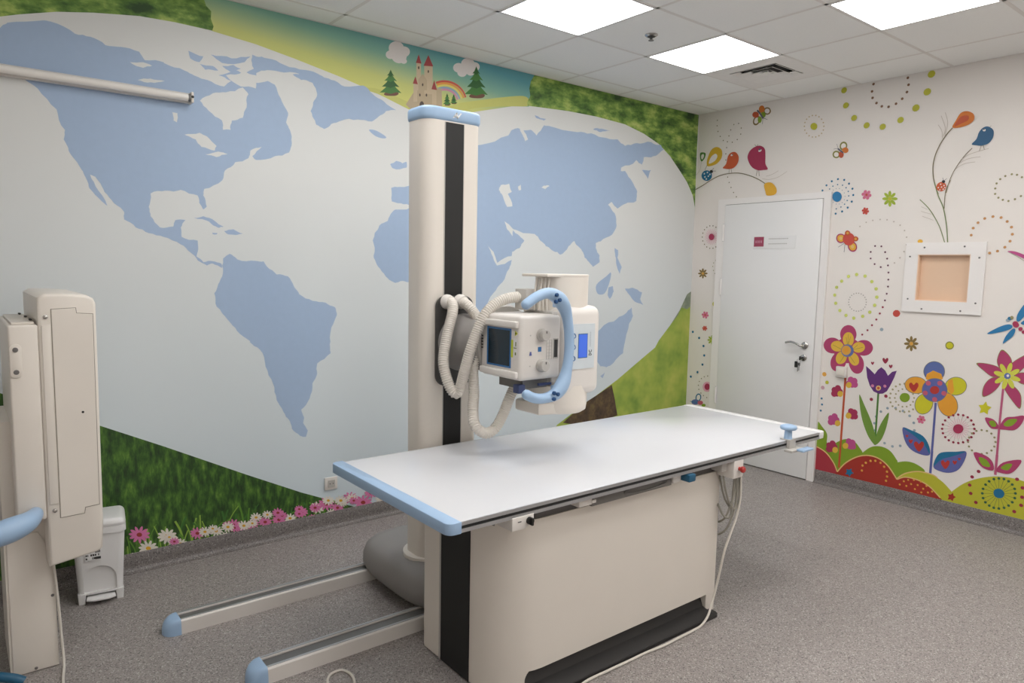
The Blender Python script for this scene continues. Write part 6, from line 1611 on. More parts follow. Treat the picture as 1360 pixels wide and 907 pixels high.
('rust','c',0,"-1515,2189 -1513,2184 -1508,2182 -1502,2185 -1499,2191 -1501,2196 -1507,2198 -1513,2195"),
]),
('star_flower_print','red painted star flower right of the door','R',[
('redorange','d',0.0089,"-1525,2071 -1515,2057 -1497,2061 -1490,2079 -1500,2092 -1518,2088"),
('redorange','c',0,"-1521,2074 -1519,2067 -1515,2063 -1508,2061 -1501,2063 -1496,2068 -1494,2075 -1495,2082 -1500,2086 -1506,2088 -1513,2086 -1518,2081"),
('rust','c',0,"-1513,2074 -1512,2070 -1508,2069 -1503,2071 -1501,2075 -1503,2079 -1507,2080 -1511,2078"),
]),
('star_flower_print','pink painted star flower left of the door','R',[
('pink','d',0.0110,"-191,1233 -175,1215 -149,1218 -138,1238 -155,1256 -181,1254"),
('pink','c',0,"-185,1237 -183,1228 -176,1222 -166,1219 -156,1221 -148,1226 -145,1234 -147,1243 -154,1249 -164,1252 -174,1251 -182,1245"),
('rust','c',0,"-174,1236 -171,1231 -165,1228 -159,1230 -156,1235 -158,1241 -164,1243 -171,1241"),
]),
('star_flower_print','red painted star flower left of the door','R',[
('redorange','d',0.0079,"-186,1116 -174,1103 -155,1105 -148,1119 -159,1132 -178,1131"),
('redorange','c',0,"-181,1119 -179,1113 -175,1108 -168,1106 -160,1107 -155,1111 -153,1117 -154,1123 -159,1128 -166,1130 -173,1129 -179,1125"),
('rust','c',0,"-173,1118 -172,1114 -167,1112 -163,1114 -161,1117 -162,1121 -167,1123 -171,1122"),
]),
('star_flower_print','pink painted star flower under the blue flower','R',[
('pink','d',0.0099,"-2009,626 -1998,608 -1980,609 -1972,626 -1983,644 -2001,643"),
('pink','c',0,"-2004,629 -2003,621 -1998,614 -1992,611 -1985,612 -1979,616 -1977,624 -1978,631 -1983,638 -1990,641 -1997,640 -2002,636"),
('rust','c',0,"-1997,627 -1995,622 -1991,619 -1987,621 -1985,625 -1986,630 -1990,633 -1995,632"),
]),
('star_print','yellow painted star beside the magenta flower','R',[
('yellow2','p',0,"-2368,814 -2378,788 -2402,781 -2384,759 -2384,730 -2362,742 -2338,731 -2343,761 -2328,783 -2353,789"),
]),
('dot_print','yellow painted dot over the blue flower','R',[
('olive2','c',0,"-2155,1157 -2152,1143 -2144,1133 -2131,1128 -2118,1130 -2107,1139 -2103,1152 -2105,1166 -2114,1177 -2127,1182 -2140,1179 -2150,1170"),
('yellow2','c',0,"-2149,1157 -2147,1146 -2140,1138 -2130,1135 -2120,1136 -2112,1143 -2109,1153 -2111,1163 -2118,1171 -2127,1175 -2137,1173 -2145,1166"),
]),
('dot_print','small painted dots right of the door','R',[
('gold','d',0.0170,"-1282,851"),
('olive','d',0.0143,"-1307,791"),
('pinkgrey','d',0.0152,"-1276,746"),
('redorange','d',0.0253,"-1775,1348"),
('bluegrey','d',0.0125,"-1682,1227"),
('teal','d',0.0082,"-1273,661 -1279,615 -1272,566"),
]),
('burst_print','green painted burst with tan dots','R',[
('green','c',0,"-1906,767 -1903,750 -1892,736 -1875,729 -1858,731 -1845,741 -1839,757 -1843,774 -1854,788 -1871,794 -1888,793 -1901,783"),
('khaki','d',0.0063,"-1934,769 -1929,741 -1914,716 -1890,700 -1862,695 -1835,703 -1816,723 -1807,749 -1812,778 -1828,803 -1853,819 -1881,823 -1907,815 -1925,795"),
('khaki','d',0.0073,"-1966,774 -1964,743 -1953,713 -1933,688 -1908,669 -1878,659 -1848,659 -1820,669 -1796,687 -1780,713 -1773,744 -1776,776 -1788,807 -1808,832 -1834,850 -1864,859 -1894,859 -1922,848 -1944,830 -1959,804"),
]),
('flower_print','blue and yellow painted flower with a spotted centre','R',[
('outline','c',0,"-2114,978 -2108,943 -2085,914 -2053,900 -2019,905 -1992,927 -1980,961 -1987,997 -2010,1026 -2043,1039 -2077,1033 -2103,1011"),
('bluevio','c',0,"-2110,978 -2104,944 -2083,917 -2053,904 -2020,909 -1995,930 -1984,962 -1990,996 -2012,1022 -2043,1035 -2075,1030 -2100,1009"),
('outline','c',0,"-2012,863 -2002,832 -1976,809 -1939,799 -1902,805 -1875,826 -1865,856 -1876,887 -1903,911 -1940,920 -1976,914 -2003,893"),
('orange','c',0,"-2008,863 -1999,834 -1974,812 -1939,803 -1904,809 -1879,828 -1869,856 -1879,885 -1905,907 -1940,916 -1975,910 -1999,890"),
('outline','c',0,"-2251,903 -2247,871 -2227,843 -2196,827 -2162,827 -2135,843 -2121,872 -2125,905 -2146,933 -2177,949 -2211,948 -2238,931"),
('yellow2','c',0,"-2247,902 -2244,872 -2225,846 -2196,831 -2164,830 -2138,846 -2125,872 -2129,903 -2148,930 -2178,945 -2210,944 -2235,929"),
('outline','c',0,"-2053,720 -2034,686 -2006,666 -1976,665 -1952,684 -1941,717 -1946,756 -1965,789 -1994,809 -2023,809 -2047,791 -2057,758"),
('yellow2','c',0,"-2049,721 -2031,689 -2005,670 -1977,669 -1955,687 -1945,718 -1950,754 -1968,786 -1994,805 -2022,806 -2044,788 -2054,757"),
('outline','c',0,"-2201,790 -2210,750 -2203,712 -2181,685 -2150,677 -2118,691 -2094,723 -2084,764 -2092,803 -2114,829 -2145,836 -2177,822"),
('orange','c',0,"-2197,788 -2206,750 -2200,714 -2179,688 -2150,681 -2120,695 -2097,725 -2088,764 -2095,801 -2116,826 -2145,832 -2175,818"),
('orange','p',0,"-1998,912 -2003,946 -2041,975 -2093,958 -2105,926 -2056,892"),
('orange','p',0,"-2137,862 -2138,918 -2164,932 -2179,853 -2163,825"),
('outline','c',0,"-2139,854 -2131,812 -2105,778 -2066,761 -2025,766 -1993,791 -1979,831 -1987,874 -2015,908 -2054,924 -2094,919 -2125,893"),
('bluevio2','c',0,"-2135,854 -2128,814 -2103,781 -2066,765 -2027,769 -1997,794 -1983,831 -1991,872 -2017,905 -2054,920 -2093,915 -2122,891"),
('red2','c',0,"-2089,847 -2086,833 -2076,821 -2062,815 -2047,817 -2036,825 -2031,838 -2034,853 -2044,864 -2058,870 -2073,869 -2084,860"),
('rose','d',0.0164,"-2017,884 -2089,894 -2003,814 -2119,829 -2065,779"),
('red2','c',0,"-1929,810 -1900,838 -1895,862 -1909,873 -1925,859 -1939,877 -1954,870 -1953,845"),
('bluevio2','s',0.0143,"-2073,757 -2074,527 -2075,307"),
('bluevio2','s',0.0156,"-2075,421 -2075,266"),
('bluevio2','c',0,"-1874,546 -1929,540 -2009,514 -2051,459 -2063,394 -2009,382 -1939,404 -1895,459"),
('teal','c',0,"-1879,544 -1929,540 -2009,514 -2051,459 -2061,398 -2023,453 -1951,507"),
('red2','c',0,"-1993,400 -1963,428 -1957,454 -1972,467 -1989,453 -2003,473 -2019,467 -2018,440"),
('red2','c',0,"-1936,446 -1923,457 -1921,468 -1927,474 -1934,468 -1940,476 -1947,474 -1946,462"),
('red2','c',0,"-1908,483 -1900,491 -1898,498 -1902,501 -1907,498 -1911,503 -1916,501 -1915,494"),
('bluevio2','c',0,"-2092,313 -2100,374 -2131,423 -2221,449 -2280,462 -2275,401 -2242,329 -2187,296 -2129,295"),
('teal','c',0,"-2094,320 -2100,371 -2131,423 -2221,449 -2276,460 -2201,412 -2135,375"),
('red2','c',0,"-2166,317 -2141,341 -2136,363 -2148,374 -2162,362 -2174,379 -2187,374 -2186,351"),
('red2','c',0,"-2220,360 -2208,371 -2206,381 -2212,387 -2218,381 -2224,389 -2230,387 -2230,376"),
('red2','c',0,"-2245,394 -2237,401 -2235,408 -2239,412 -2243,408 -2247,414 -2251,412 -2251,405"),
]),
('burst_print','magenta painted burst with red dots','R',[
('palepink','s',0.0030,"-2252,611 -2285,617"),
('palepink','s',0.0030,"-2252,604 -2285,601"),
('palepink','s',0.0030,"-2250,596 -2280,586"),
('palepink','s',0.0030,"-2246,590 -2273,571"),
('palepink','s',0.0030,"-2241,584 -2262,558"),
('palepink','s',0.0030,"-2235,579 -2249,548"),
('palepink','s',0.0030,"-2228,576 -2235,541"),
('palepink','s',0.0030,"-2221,575 -2220,538"),
('palepink','s',0.0030,"-2214,575 -2204,539"),
('palepink','s',0.0030,"-2207,577 -2190,544"),
('palepink','s',0.0030,"-2201,581 -2178,552"),
('palepink','s',0.0030,"-2197,586 -2168,563"),
('palepink','s',0.0030,"-2194,592 -2161,577"),
('palepink','s',0.0030,"-2192,599 -2158,593"),
('palepink','s',0.0030,"-2193,607 -2159,609"),
('palepink','s',0.0030,"-2195,614 -2163,625"),
('palepink','s',0.0030,"-2198,621 -2171,640"),
('palepink','s',0.0030,"-2203,627 -2182,653"),
('palepink','s',0.0030,"-2210,631 -2195,663"),
('palepink','s',0.0030,"-2217,634 -2210,669"),
('palepink','s',0.0030,"-2224,636 -2225,672"),
('palepink','s',0.0030,"-2231,635 -2240,671"),
('palepink','s',0.0030,"-2238,633 -2254,666"),
('palepink','s',0.0030,"-2243,629 -2266,658"),
('palepink','s',0.0030,"-2248,624 -2276,646"),
('palepink','s',0.0030,"-2251,618 -2282,633"),
('greyline','s',0.0016,"-2283,617 -2313,623"),
('greyline','s',0.0016,"-2282,597 -2310,594"),
('greyline','s',0.0016,"-2275,579 -2300,566"),
('greyline','s',0.0016,"-2262,562 -2281,542"),
('greyline','s',0.0016,"-2246,550 -2257,523"),
('greyline','s',0.0016,"-2227,543 -2229,513"),
('greyline','s',0.0016,"-2208,542 -2201,512"),
('greyline','s',0.0016,"-2190,548 -2174,520"),
('greyline','s',0.0016,"-2175,559 -2151,536"),
('greyline','s',0.0016,"-2165,574 -2136,559"),
('greyline','s',0.0016,"-2160,593 -2129,587"),
('greyline','s',0.0016,"-2162,613 -2132,617"),
('greyline','s',0.0016,"-2169,632 -2143,646"),
('greyline','s',0.0016,"-2182,649 -2162,670"),
('greyline','s',0.0016,"-2199,661 -2187,688"),
('greyline','s',0.0016,"-2218,667 -2215,697"),
('greyline','s',0.0016,"-2237,668 -2244,698"),
('greyline','s',0.0016,"-2255,662 -2270,689"),
('greyline','s',0.0016,"-2269,651 -2292,673"),
('greyline','s',0.0016,"-2279,635 -2306,650"),
('crimson2','c',0,"-2252,611 -2249,595 -2239,581 -2225,574 -2209,575 -2197,585 -2192,599 -2195,616 -2205,629 -2220,636 -2235,635 -2247,626"),
('darkred','d',0.0079,"-2316,623 -2314,593 -2303,565 -2284,540 -2258,521 -2230,510 -2200,509 -2172,517 -2149,534 -2133,558 -2126,587 -2128,617 -2140,647 -2160,672 -2186,690 -2215,700 -2245,701 -2272,692 -2294,675 -2309,651"),
]),
('dot_ring_print','ring of olive painted dots by the magenta flower','R',[
('khaki2','d',0.0068,"-2441,561 -2437,530 -2423,501 -2399,479 -2370,467 -2340,466 -2313,478 -2294,500 -2286,529 -2290,560 -2305,590 -2329,612 -2358,623 -2388,623 -2414,611 -2433,589"),
]),
('flower_print','pointed magenta painted flower with lime centre','R',[
('olive2','c',0,"-2429,1158 -2477,1120 -2492,1068 -2468,1011 -2424,1041 -2408,1091"),
('magenta','c',0,"-2430,1152 -2475,1117 -2488,1069 -2467,1016 -2426,1044 -2411,1091"),
('olive2','c',0,"-2294,1054 -2353,1060 -2423,1043 -2452,997 -2395,977 -2338,1012"),
('magenta','c',0,"-2301,1052 -2355,1057 -2420,1042 -2446,999 -2394,980 -2341,1013"),
('olive2','c',0,"-2347,842 -2346,907 -2378,964 -2432,984 -2436,931 -2394,870"),
('magenta','c',0,"-2350,847 -2349,908 -2379,961 -2429,979 -2433,930 -2394,873"),
('olive2','c',0,"-2555,796 -2509,842 -2459,917 -2475,956 -2532,918 -2557,870"),
('magenta','c',0,"-2552,802 -2509,845 -2463,915 -2478,950 -2531,915 -2554,871"),
('olive2','c',0,"-2479,1058 -2514,1105 -2574,1144 -2569,1079 -2521,1012 -2491,1015"),
('magenta','c',0,"-2482,1059 -2515,1102 -2571,1139 -2565,1078 -2521,1016 -2493,1019"),
('olive2','c',0,"-2506,998 -2551,1027 -2624,1014 -2607,961 -2548,955"),
('magenta','c',0,"-2511,998 -2552,1024 -2620,1012 -2604,963 -2550,958"),
('limeyellow','c',0,"-2544,976 -2533,968 -2512,968 -2491,977 -2484,989 -2495,998 -2517,998 -2537,988"),
('limeyellow','c',0,"-2512,920 -2499,922 -2484,941 -2476,964 -2479,979 -2491,976 -2506,958 -2514,934"),
('limeyellow','c',0,"-2456,905 -2448,917 -2449,944 -2457,968 -2468,977 -2475,964 -2475,938 -2466,914"),
('limeyellow','c',0,"-2408,942 -2410,957 -2427,976 -2447,986 -2460,983 -2457,968 -2441,950 -2420,939"),
('limeyellow','c',0,"-2397,1009 -2408,1018 -2430,1017 -2451,1008 -2458,996 -2447,987 -2425,987 -2404,997"),
('limeyellow','c',0,"-2430,1066 -2443,1063 -2458,1044 -2466,1021 -2464,1006 -2451,1009 -2436,1027 -2427,1051"),
('limeyellow','c',0,"-2486,1079 -2494,1067 -2493,1041 -2485,1017 -2474,1008 -2467,1021 -2468,1047 -2476,1071"),
('limeyellow','c',0,"-2533,1042 -2531,1027 -2515,1009 -2495,999 -2483,1002 -2485,1016 -2501,1034 -2521,1045"),
('bluevio','c',0,"-2490,996 -2489,986 -2483,978 -2474,975 -2465,976 -2458,982 -2455,991 -2457,1001 -2462,1009 -2471,1013 -2480,1011 -2487,1005"),
('cloud','c',0,"-2482,997 -2481,992 -2479,989 -2476,987 -2472,988 -2469,991 -2468,995 -2468,999 -2471,1003 -2474,1004 -2478,1004 -2481,1001"),
('rose2','s',0.0124,"-2456,909 -2454,661 -2457,397"),
('rose2','s',0.0146,"-2456,479 -2456,348"),
('magenta','c',0,"-2372,708 -2415,706 -2443,680 -2450,651 -2414,644 -2386,670"),
('green','c',0,"-2395,687 -2421,695 -2438,667 -2413,656"),
('magenta','c',0,"-2453,654 -2481,724 -2530,742 -2581,756 -2569,698 -2537,658 -2486,650"),
('green','c',0,"-2476,683 -2502,719 -2546,727 -2526,687 -2495,672"),
('magenta','c',0,"-2325,468 -2396,460 -2436,425 -2443,375 -2392,375 -2352,406"),
('green','c',0,"-2355,441 -2398,435 -2425,395 -2380,393"),
('magenta','c',0,"-2458,378 -2493,438 -2586,476 -2571,420 -2534,375 -2488,368"),
('green','c',0,"-2483,399 -2509,432 -2542,437 -2522,394"),
]),
('dot_arc_print','arc of yellow green painted dots near the ceiling','R',[
('olive','d',0.0218,"-1291,2961 -1312,2850 -1379,2750 -1474,2684 -1588,2658 -1706,2687"),
('olive','d',0.0240,"-1801,2753 -1866,2848 -1884,2960"),
]),
('dot_arc_print','arc of brown painted dots near the ceiling','R',[
('brown2','d',0.0092,"-1503,2966 -1496,2917 -1503,2871 -1533,2830 -1572,2801 -1619,2790 -1668,2803 -1707,2830 -1735,2870 -1742,2917 -1734,2965"),
]),
('burst_print','small yellow painted burst near the ceiling','R',[
('olive','c',0,"-1101,2729 -1098,2716 -1089,2708 -1076,2706 -1062,2712 -1051,2723 -1046,2737 -1049,2750 -1059,2758 -1072,2760 -1086,2754 -1097,2743"),
('tan2','d',0.0056,"-1153,2723 -1151,2696 -1139,2673 -1119,2658 -1094,2652 -1067,2655 -1040,2668 -1018,2690 -1002,2716 -996,2745 -999,2773 -1011,2796 -1031,2811 -1056,2817 -1084,2813 -1110,2799 -1132,2778 -1147,2751"),
]),
('butterfly_print','small painted butterfly with a green outlined wing','R',[
('olive2','c',0,"-1341,2545 -1333,2532 -1320,2526 -1305,2528 -1292,2539 -1286,2554 -1287,2571 -1295,2584 -1309,2590 -1324,2587 -1336,2577 -1342,2562"),
('wallcol','c',0,"-1331,2550 -1326,2542 -1317,2538 -1308,2540 -1300,2546 -1296,2555 -1297,2566 -1302,2574 -1311,2578 -1320,2576 -1328,2570 -1332,2560"),
('olive2','c',0,"-1293,2499 -1290,2486 -1280,2477 -1266,2475 -1251,2480 -1240,2491 -1235,2505 -1238,2519 -1248,2528 -1262,2530 -1277,2524 -1288,2513"),
('wallcol','c',0,"-1282,2500 -1280,2492 -1274,2486 -1265,2485 -1256,2488 -1249,2495 -1246,2504 -1248,2513 -1254,2518 -1263,2519 -1272,2516 -1279,2509"),
('orange2','c',0,"-1354,2523 -1352,2513 -1344,2507 -1332,2505 -1320,2510 -1310,2518 -1306,2529 -1309,2539 -1317,2545 -1329,2547 -1341,2542 -1350,2534"),
('rust','c',0,"-1320,2495 -1318,2483 -1312,2475 -1303,2473 -1293,2477 -1286,2487 -1283,2499 -1284,2510 -1291,2518 -1300,2520 -1309,2516 -1317,2507"),
('slate','s',0.0097,"-1273,2544 -1315,2509"),
('slate','s',0.0021,"-1273,2544 -1241,2545"),
('slate','s',0.0021,"-1275,2546 -1262,2579"),
]),
('butterfly_print','brown and orange painted butterfly by the corner','R',[
('brown','c',0,"-698,2892 -687,2884 -670,2882 -653,2889 -640,2901 -635,2917 -638,2931 -650,2940 -667,2941 -684,2935 -696,2922 -702,2906"),
('wallcol','c',0,"-688,2899 -680,2893 -670,2892 -658,2897 -650,2905 -646,2915 -649,2924 -656,2930 -667,2931 -678,2927 -687,2918 -690,2908"),
('brown','c',0,"-605,2835 -593,2820 -576,2813 -559,2817 -547,2829 -543,2847 -548,2866 -560,2880 -577,2887 -594,2883 -606,2871 -610,2853"),
('wallcol','c',0,"-595,2840 -587,2831 -576,2826 -565,2828 -557,2836 -555,2848 -558,2860 -566,2870 -577,2874 -588,2872 -596,2864 -598,2852"),
('orange2','c',0,"-644,2925 -638,2912 -627,2905 -614,2905 -601,2913 -593,2926 -592,2942 -597,2955 -608,2962 -622,2962 -634,2954 -642,2941"),
('rust','c',0,"-594,2894 -591,2882 -581,2875 -566,2874 -551,2880 -539,2890 -534,2903 -538,2914 -548,2922 -563,2922 -578,2917 -590,2906"),
('green','c',0,"-657,2884 -654,2874 -647,2867 -636,2866 -624,2871 -615,2880 -611,2891 -614,2902 -622,2908 -633,2909 -644,2905 -653,2896"),
('green','c',0,"-623,2850 -621,2838 -615,2829 -606,2827 -597,2832 -590,2842 -587,2856 -588,2868 -594,2877 -603,2879 -613,2874 -620,2863"),
('slate','s',0.0130,"-577,2932 -608,2898 -636,2858"),
('slate','s',0.0030,"-633,2858 -632,2815"),
('slate','s',0.0030,"-636,2862 -675,2843"),
]),
('butterfly_print','red and pink painted butterfly right of the door','R',[
('magenta','c',0,"-1376,1881 -1372,1864 -1360,1852 -1343,1847 -1325,1852 -1311,1865 -1305,1883 -1308,1900 -1320,1913 -1338,1917 -1356,1912 -1370,1899"),
('gold2','c',0,"-1367,1882 -1364,1869 -1355,1859 -1342,1856 -1329,1860 -1318,1870 -1314,1883 -1316,1896 -1325,1905 -1339,1908 -1352,1904 -1363,1895"),
('tan','c',0,"-1353,1882 -1352,1876 -1347,1872 -1341,1870 -1335,1872 -1330,1876 -1328,1882 -1329,1889 -1333,1893 -1340,1894 -1346,1893 -1351,1888"),
('magenta','c',0,"-1462,1831 -1466,1811 -1461,1794 -1448,1783 -1430,1783 -1413,1792 -1401,1809 -1397,1829 -1403,1846 -1416,1856 -1434,1857 -1450,1847"),
('gold2','c',0,"-1455,1828 -1458,1813 -1454,1800 -1444,1793 -1431,1792 -1418,1799 -1409,1812 -1406,1826 -1410,1839 -1420,1847 -1433,1847 -1446,1840"),
('tan','c',0,"-1444,1820 -1443,1813 -1439,1808 -1433,1806 -1427,1808 -1422,1813 -1420,1820 -1421,1827 -1425,1832 -1431,1833 -1437,1831 -1442,1826"),
('redorange','c',0,"-1445,1874 -1440,1851 -1425,1834 -1403,1828 -1381,1835 -1363,1853 -1355,1876 -1360,1900 -1375,1917 -1397,1922 -1420,1915 -1437,1898"),
('rust','c',0,"-1408,1919 -1406,1910 -1400,1903 -1390,1900 -1380,1903 -1372,1911 -1369,1920 -1371,1930 -1378,1937 -1387,1939 -1397,1936 -1405,1929"),
('gold','c',0,"-1399,1920 -1398,1915 -1394,1911 -1389,1910 -1384,1912 -1381,1915 -1379,1920 -1380,1925 -1383,1928 -1388,1929 -1393,1928 -1397,1924"),
('rust','c',0,"-1471,1875 -1469,1866 -1462,1860 -1453,1858 -1443,1860 -1435,1867 -1432,1876 -1434,1885 -1441,1891 -1450,1894 -1460,1891 -1468,1884"),
('gold','c',0,"-1461,1875 -1460,1871 -1457,1867 -1452,1866 -1447,1867 -1444,1871 -1442,1876 -1443,1881 -1446,1884 -1451,1885 -1456,1884 -1460,1880"),
('slate','s',0.0028,"-1375,1837 -1372,1779"),
('slate','s',0.0028,"-1367,1844 -1326,1817"),
]),
('butterfly_print','blue painted butterfly left of the door behind the table','R',[
('teal','c',0,"-165,491 -158,473 -145,459 -129,454 -115,459 -106,472 -104,491 -111,510 -124,523 -140,528 -155,523 -164,510"),
('wallcol','c',0,"-154,491 -149,478 -141,469 -131,465 -122,469 -116,478 -116,491 -120,504 -129,514 -139,517 -148,514 -153,504"),
('bluevio','c',0,"-147,452 -142,439 -127,428 -106,421 -85,421 -69,427 -62,439 -67,452 -82,463 -103,470 -125,470 -140,464"),
('rose','c',0,"-187,452 -184,442 -174,433 -159,428 -145,429 -134,434 -129,443 -133,453 -143,461 -157,466 -172,466 -183,461"),
('green','c',0,"-217,434 -214,427 -206,420 -195,417 -184,417 -176,420 -172,427 -175,434 -183,440 -194,444 -205,444 -214,440"),
('teal','s',0.0055,"-47,443 -129,443"),
]),
('branch_print','curved painted twig carrying the birds','R',[
('twig','s',0.0066,"-1,2340 -73,2368 -161,2409 -248,2438 -347,2448 -444,2441 -540,2412 -623,2375 -688,2335"),
('twigpale','s',0.0030,"-657,2377 -725,2366 -801,2379 -873,2416"),
('twigpale','s',0.0030,"-690,2394 -744,2404 -798,2428"),
('gold2','c',0,"-677,2326 -704,2343 -749,2335 -790,2287 -782,2244 -710,2239 -691,2275"),
]),
('leaf_print','yellow painted drop leaf with a pale heart','R',[
('yellowgold','c',0,"-110,2539 -112,2594 -147,2665 -203,2684 -255,2652 -258,2589 -211,2542 -142,2528"),
('wallcol','c',0,"-130,2552 -150,2606 -193,2628 -214,2604 -188,2567"),
('twig','s',0.0043,"-112,2541 -91,2501"),
]),
('leaf_print','small green painted leaf beside the corner','R',[
('green2','c',0,"-33,2651 -63,2655 -92,2641 -83,2603 -54,2577 -36,2603"),
('wallcol','c',0,"-47,2633 -68,2640 -74,2620 -60,2595 -46,2607"),
('twigpale','s',0.0032,"-50,2580 -38,2506 -1,2467"),
]),
('dot_trail_print','looping trail of grey painted dots by the corner','R',[
('twig','d',0.0052,"-196,2909 -196,2863 -208,2814 -233,2769 -266,2731 -307,2715 -356,2705 -403,2721 -434,2761 -436,2810 -408,2852 -363,2849 -335,2809 -320,2762 -303,2667 -298,2616 -301,2564 -328,2419 -345,2373 -366,2330 -393,2286 -423,2248"),
]),
('bird_print','orange painted bird on the twig','R',[
('redorange2','c',0,"-274,2502 -305,2532 -320,2593 -349,2620 -392,2619 -424,2581 -421,2531 -387,2493 -345,2485 -301,2491"),
('twig','s',0.0031,"-339,2485 -338,2449"),
('twig','s',0.0031,"-357,2486 -367,2449"),
('cloud','c',0,"-368,2603 -369,2599 -367,2595 -362,2592 -356,2591 -351,2592 -347,2595 -346,2599 -348,2603 -353,2606 -359,2607 -364,2606"),
('slate','c',0,"-371,2602 -370,2600 -368,2598 -365,2598 -362,2599 -360,2601 -359,2603 -359,2605 -361,2606 -364,2606 -368,2605 -370,2604"),
]),
('bird_print','round magenta painted bird on the twig','R',[
('magenta2','c',0,"-511,2557 -526,2610 -572,2640 -623,2644 -665,2614 -675,2554 -679,2494 -703,2450 -664,2446 -607,2451 -549,2487"),
('twig','s',0.0040,"-609,2451 -600,2404"),
('twig','s',0.0040,"-621,2450 -629,2401"),
('cloud','c',0,"-636,2611 -637,2606 -634,2601 -628,2597 -621,2595 -614,2596 -609,2600 -608,2605 -611,2610 -617,2614 -624,2615 -631,2614"),
('slate','c',0,"-630,2614 -629,2611 -625,2609 -620,2608 -615,2610 -611,2613 -609,2617 -610,2620 -614,2622 -619,2622 -624,2621 -628,2618"),
('twig','s',0.0030,"-586,2643 -571,2660"),
('twig','s',0.0030,"-590,2645 -603,2658"),
]),
('ladybird_print','blue painted ladybird on the twig','R',[
('teal','c',0,"-168,2446 -162,2424 -143,2409 -116,2405 -88,2414 -67,2432 -58,2455 -65,2477 -84,2492 -111,2496 -139,2487 -160,2469"),
('cloud','d',0.0075,"-87,2469 -119,2477 -95,2441 -131,2444 -111,2422 -146,2458"),
('black','c',0,"-176,2480 -175,2473 -169,2469 -160,2468 -152,2470 -146,2476 -143,2483 -145,2490 -151,2494 -159,2495 -167,2493 -174,2487"),
('slate','s',0.0032,"-163,2488 -184,2511"),
('slate','s',0.0032,"-170,2485 -206,2481"),
]),
('stem_print','tall curved painted stem with an orange drop','R',[
('twig','s',0.0065,"-2040,2588 -2006,2547 -1971,2487 -1946,2414 -1939,2338 -1953,2249 -1985,2159"),
('stemgreen','s',0.0063,"-1955,2243 -1985,2153 -2022,2070 -2051,1951 -2066,1839"),
('orange2','c',0,"-2038,2591 -2055,2631 -2080,2675 -2118,2682 -2156,2658 -2161,2620 -2130,2594 -2078,2583"),
('rust','c',0,"-2049,2597 -2082,2651 -2126,2652 -2128,2625 -2095,2609"),
('twigpale','s',0.0033,"-1987,2539 -1996,2591 -1964,2677"),
('twigpale','s',0.0033,"-1997,2543 -2008,2622 -1988,2694"),
('twigpale','s',0.0033,"-1983,2529 -1975,2578 -1951,2619"),
]),
('stem_print','thin painted stem under the blue bird','R',[
('twig','s',0.0042,"-2165,2442 -2121,2394 -2078,2324 -2049,2252 -2032,2166"),
('twig','s',0.0049,"-2052,2247 -2029,2175 -2028,2064"),
('twigpale','s',0.0032,"-2103,2375 -2159,2406 -2260,2429"),
('twigpale','s',0.0032,"-2095,2352 -2147,2376 -2217,2382"),
('twigpale','s',0.0032,"-2078,2319 -2125,2346 -2189,2352"),
('stemgreen','s',0.0051,"-1872,2133 -1939,2062 -2005,1953 -2048,1840"),
('twigpale','s',0.0025,"-1884,2084 -1927,2063"),
('twigpale','s',0.0025,"-1886,2053 -1953,2030"),
('twigpale','s',0.0025,"-1895,2020 -1968,1989"),
]),
('bird_print','blue painted bird on the thin stem','R',[
('birdblue','c',0,"-2160,2467 -2185,2497 -2196,2537 -2217,2563 -2245,2567 -2276,2540 -2278,2496 -2257,2462 -2221,2451 -2188,2457"),
('cloud','c',0,"-2233,2546 -2232,2542 -2230,2540 -2225,2540 -2221,2541 -2218,2544 -2216,2548 -2217,2552 -2220,2554 -2224,2554 -2229,2553 -2232,2550"),
('slate','c',0,"-2227,2551 -2227,2549 -2225,2547 -2223,2547 -2221,2548 -2219,2550 -2218,2552 -2218,2554 -2220,2555 -2222,2556 -2225,2555 -2227,2553"),
('twig','s',0.0026,"-2216,2452 -2207,2419"),
('twig','s',0.0026,"-2226,2453 -2235,2425"),
('twig','s',0.0021,"-2255,2563 -2262,2569"),
]),
('ladybird_print','red spotted painted ladybird on the stem','R',[
('redorange2','c',0,"-2025,2225 -2030,2210 -2026,2194 -2015,2183 -2000,2179 -1985,2184 -1973,2195 -1969,2211 -1973,2226 -1984,2237 -1999,2241 -2014,2236"),
('cloud','d',0.0044,"-1982,2205 -1995,2226 -2002,2207 -2016,2216 -1993,2189 -2013,2192 -2022,2202"),
('black','c',0,"-2021,2241 -2020,2236 -2017,2233 -2012,2232 -2007,2234 -2003,2238 -2001,2243 -2002,2247 -2006,2251 -2010,2252 -2016,2250 -2020,2246"),
('slate','s',0.0022,"-2011,2249 -2004,2268"),
('slate','s',0.0022,"-2016,2249 -2030,2261"),
]),
('burst_print','blue painted burst beside the door top','R',[
('teal2','c',0,"-1327,2189 -1323,2170 -1311,2157 -1293,2153 -1275,2160 -1261,2174 -1255,2193 -1258,2212 -1271,2225 -1288,2229 -1307,2222 -1321,2208"),
('teal','d',0.0078,"-1175,2245 -1204,2281 -1243,2308 -1289,2320 -1337,2310 -1375,2280 -1403,2241 -1412,2195 -1404,2148 -1377,2106 -1337,2080 -1289,2066"),
('teal','d',0.0049,"-1230,2252 -1254,2271 -1289,2280 -1327,2272 -1355,2252 -1373,2224 -1379,2191 -1370,2158 -1352,2132 -1326,2113 -1291,2102"),
('teal','d',0.0028,"-1351,2190 -1347,2165 -1333,2146 -1312,2136 -1288,2137 -1265,2150 -1249,2171 -1241,2197 -1245,2222 -1259,2242 -1280,2251 -1305,2249 -1327,2236 -1344,2215"),
]),
('dot_ring_print','large faint ring of painted dots right of the door','R',[
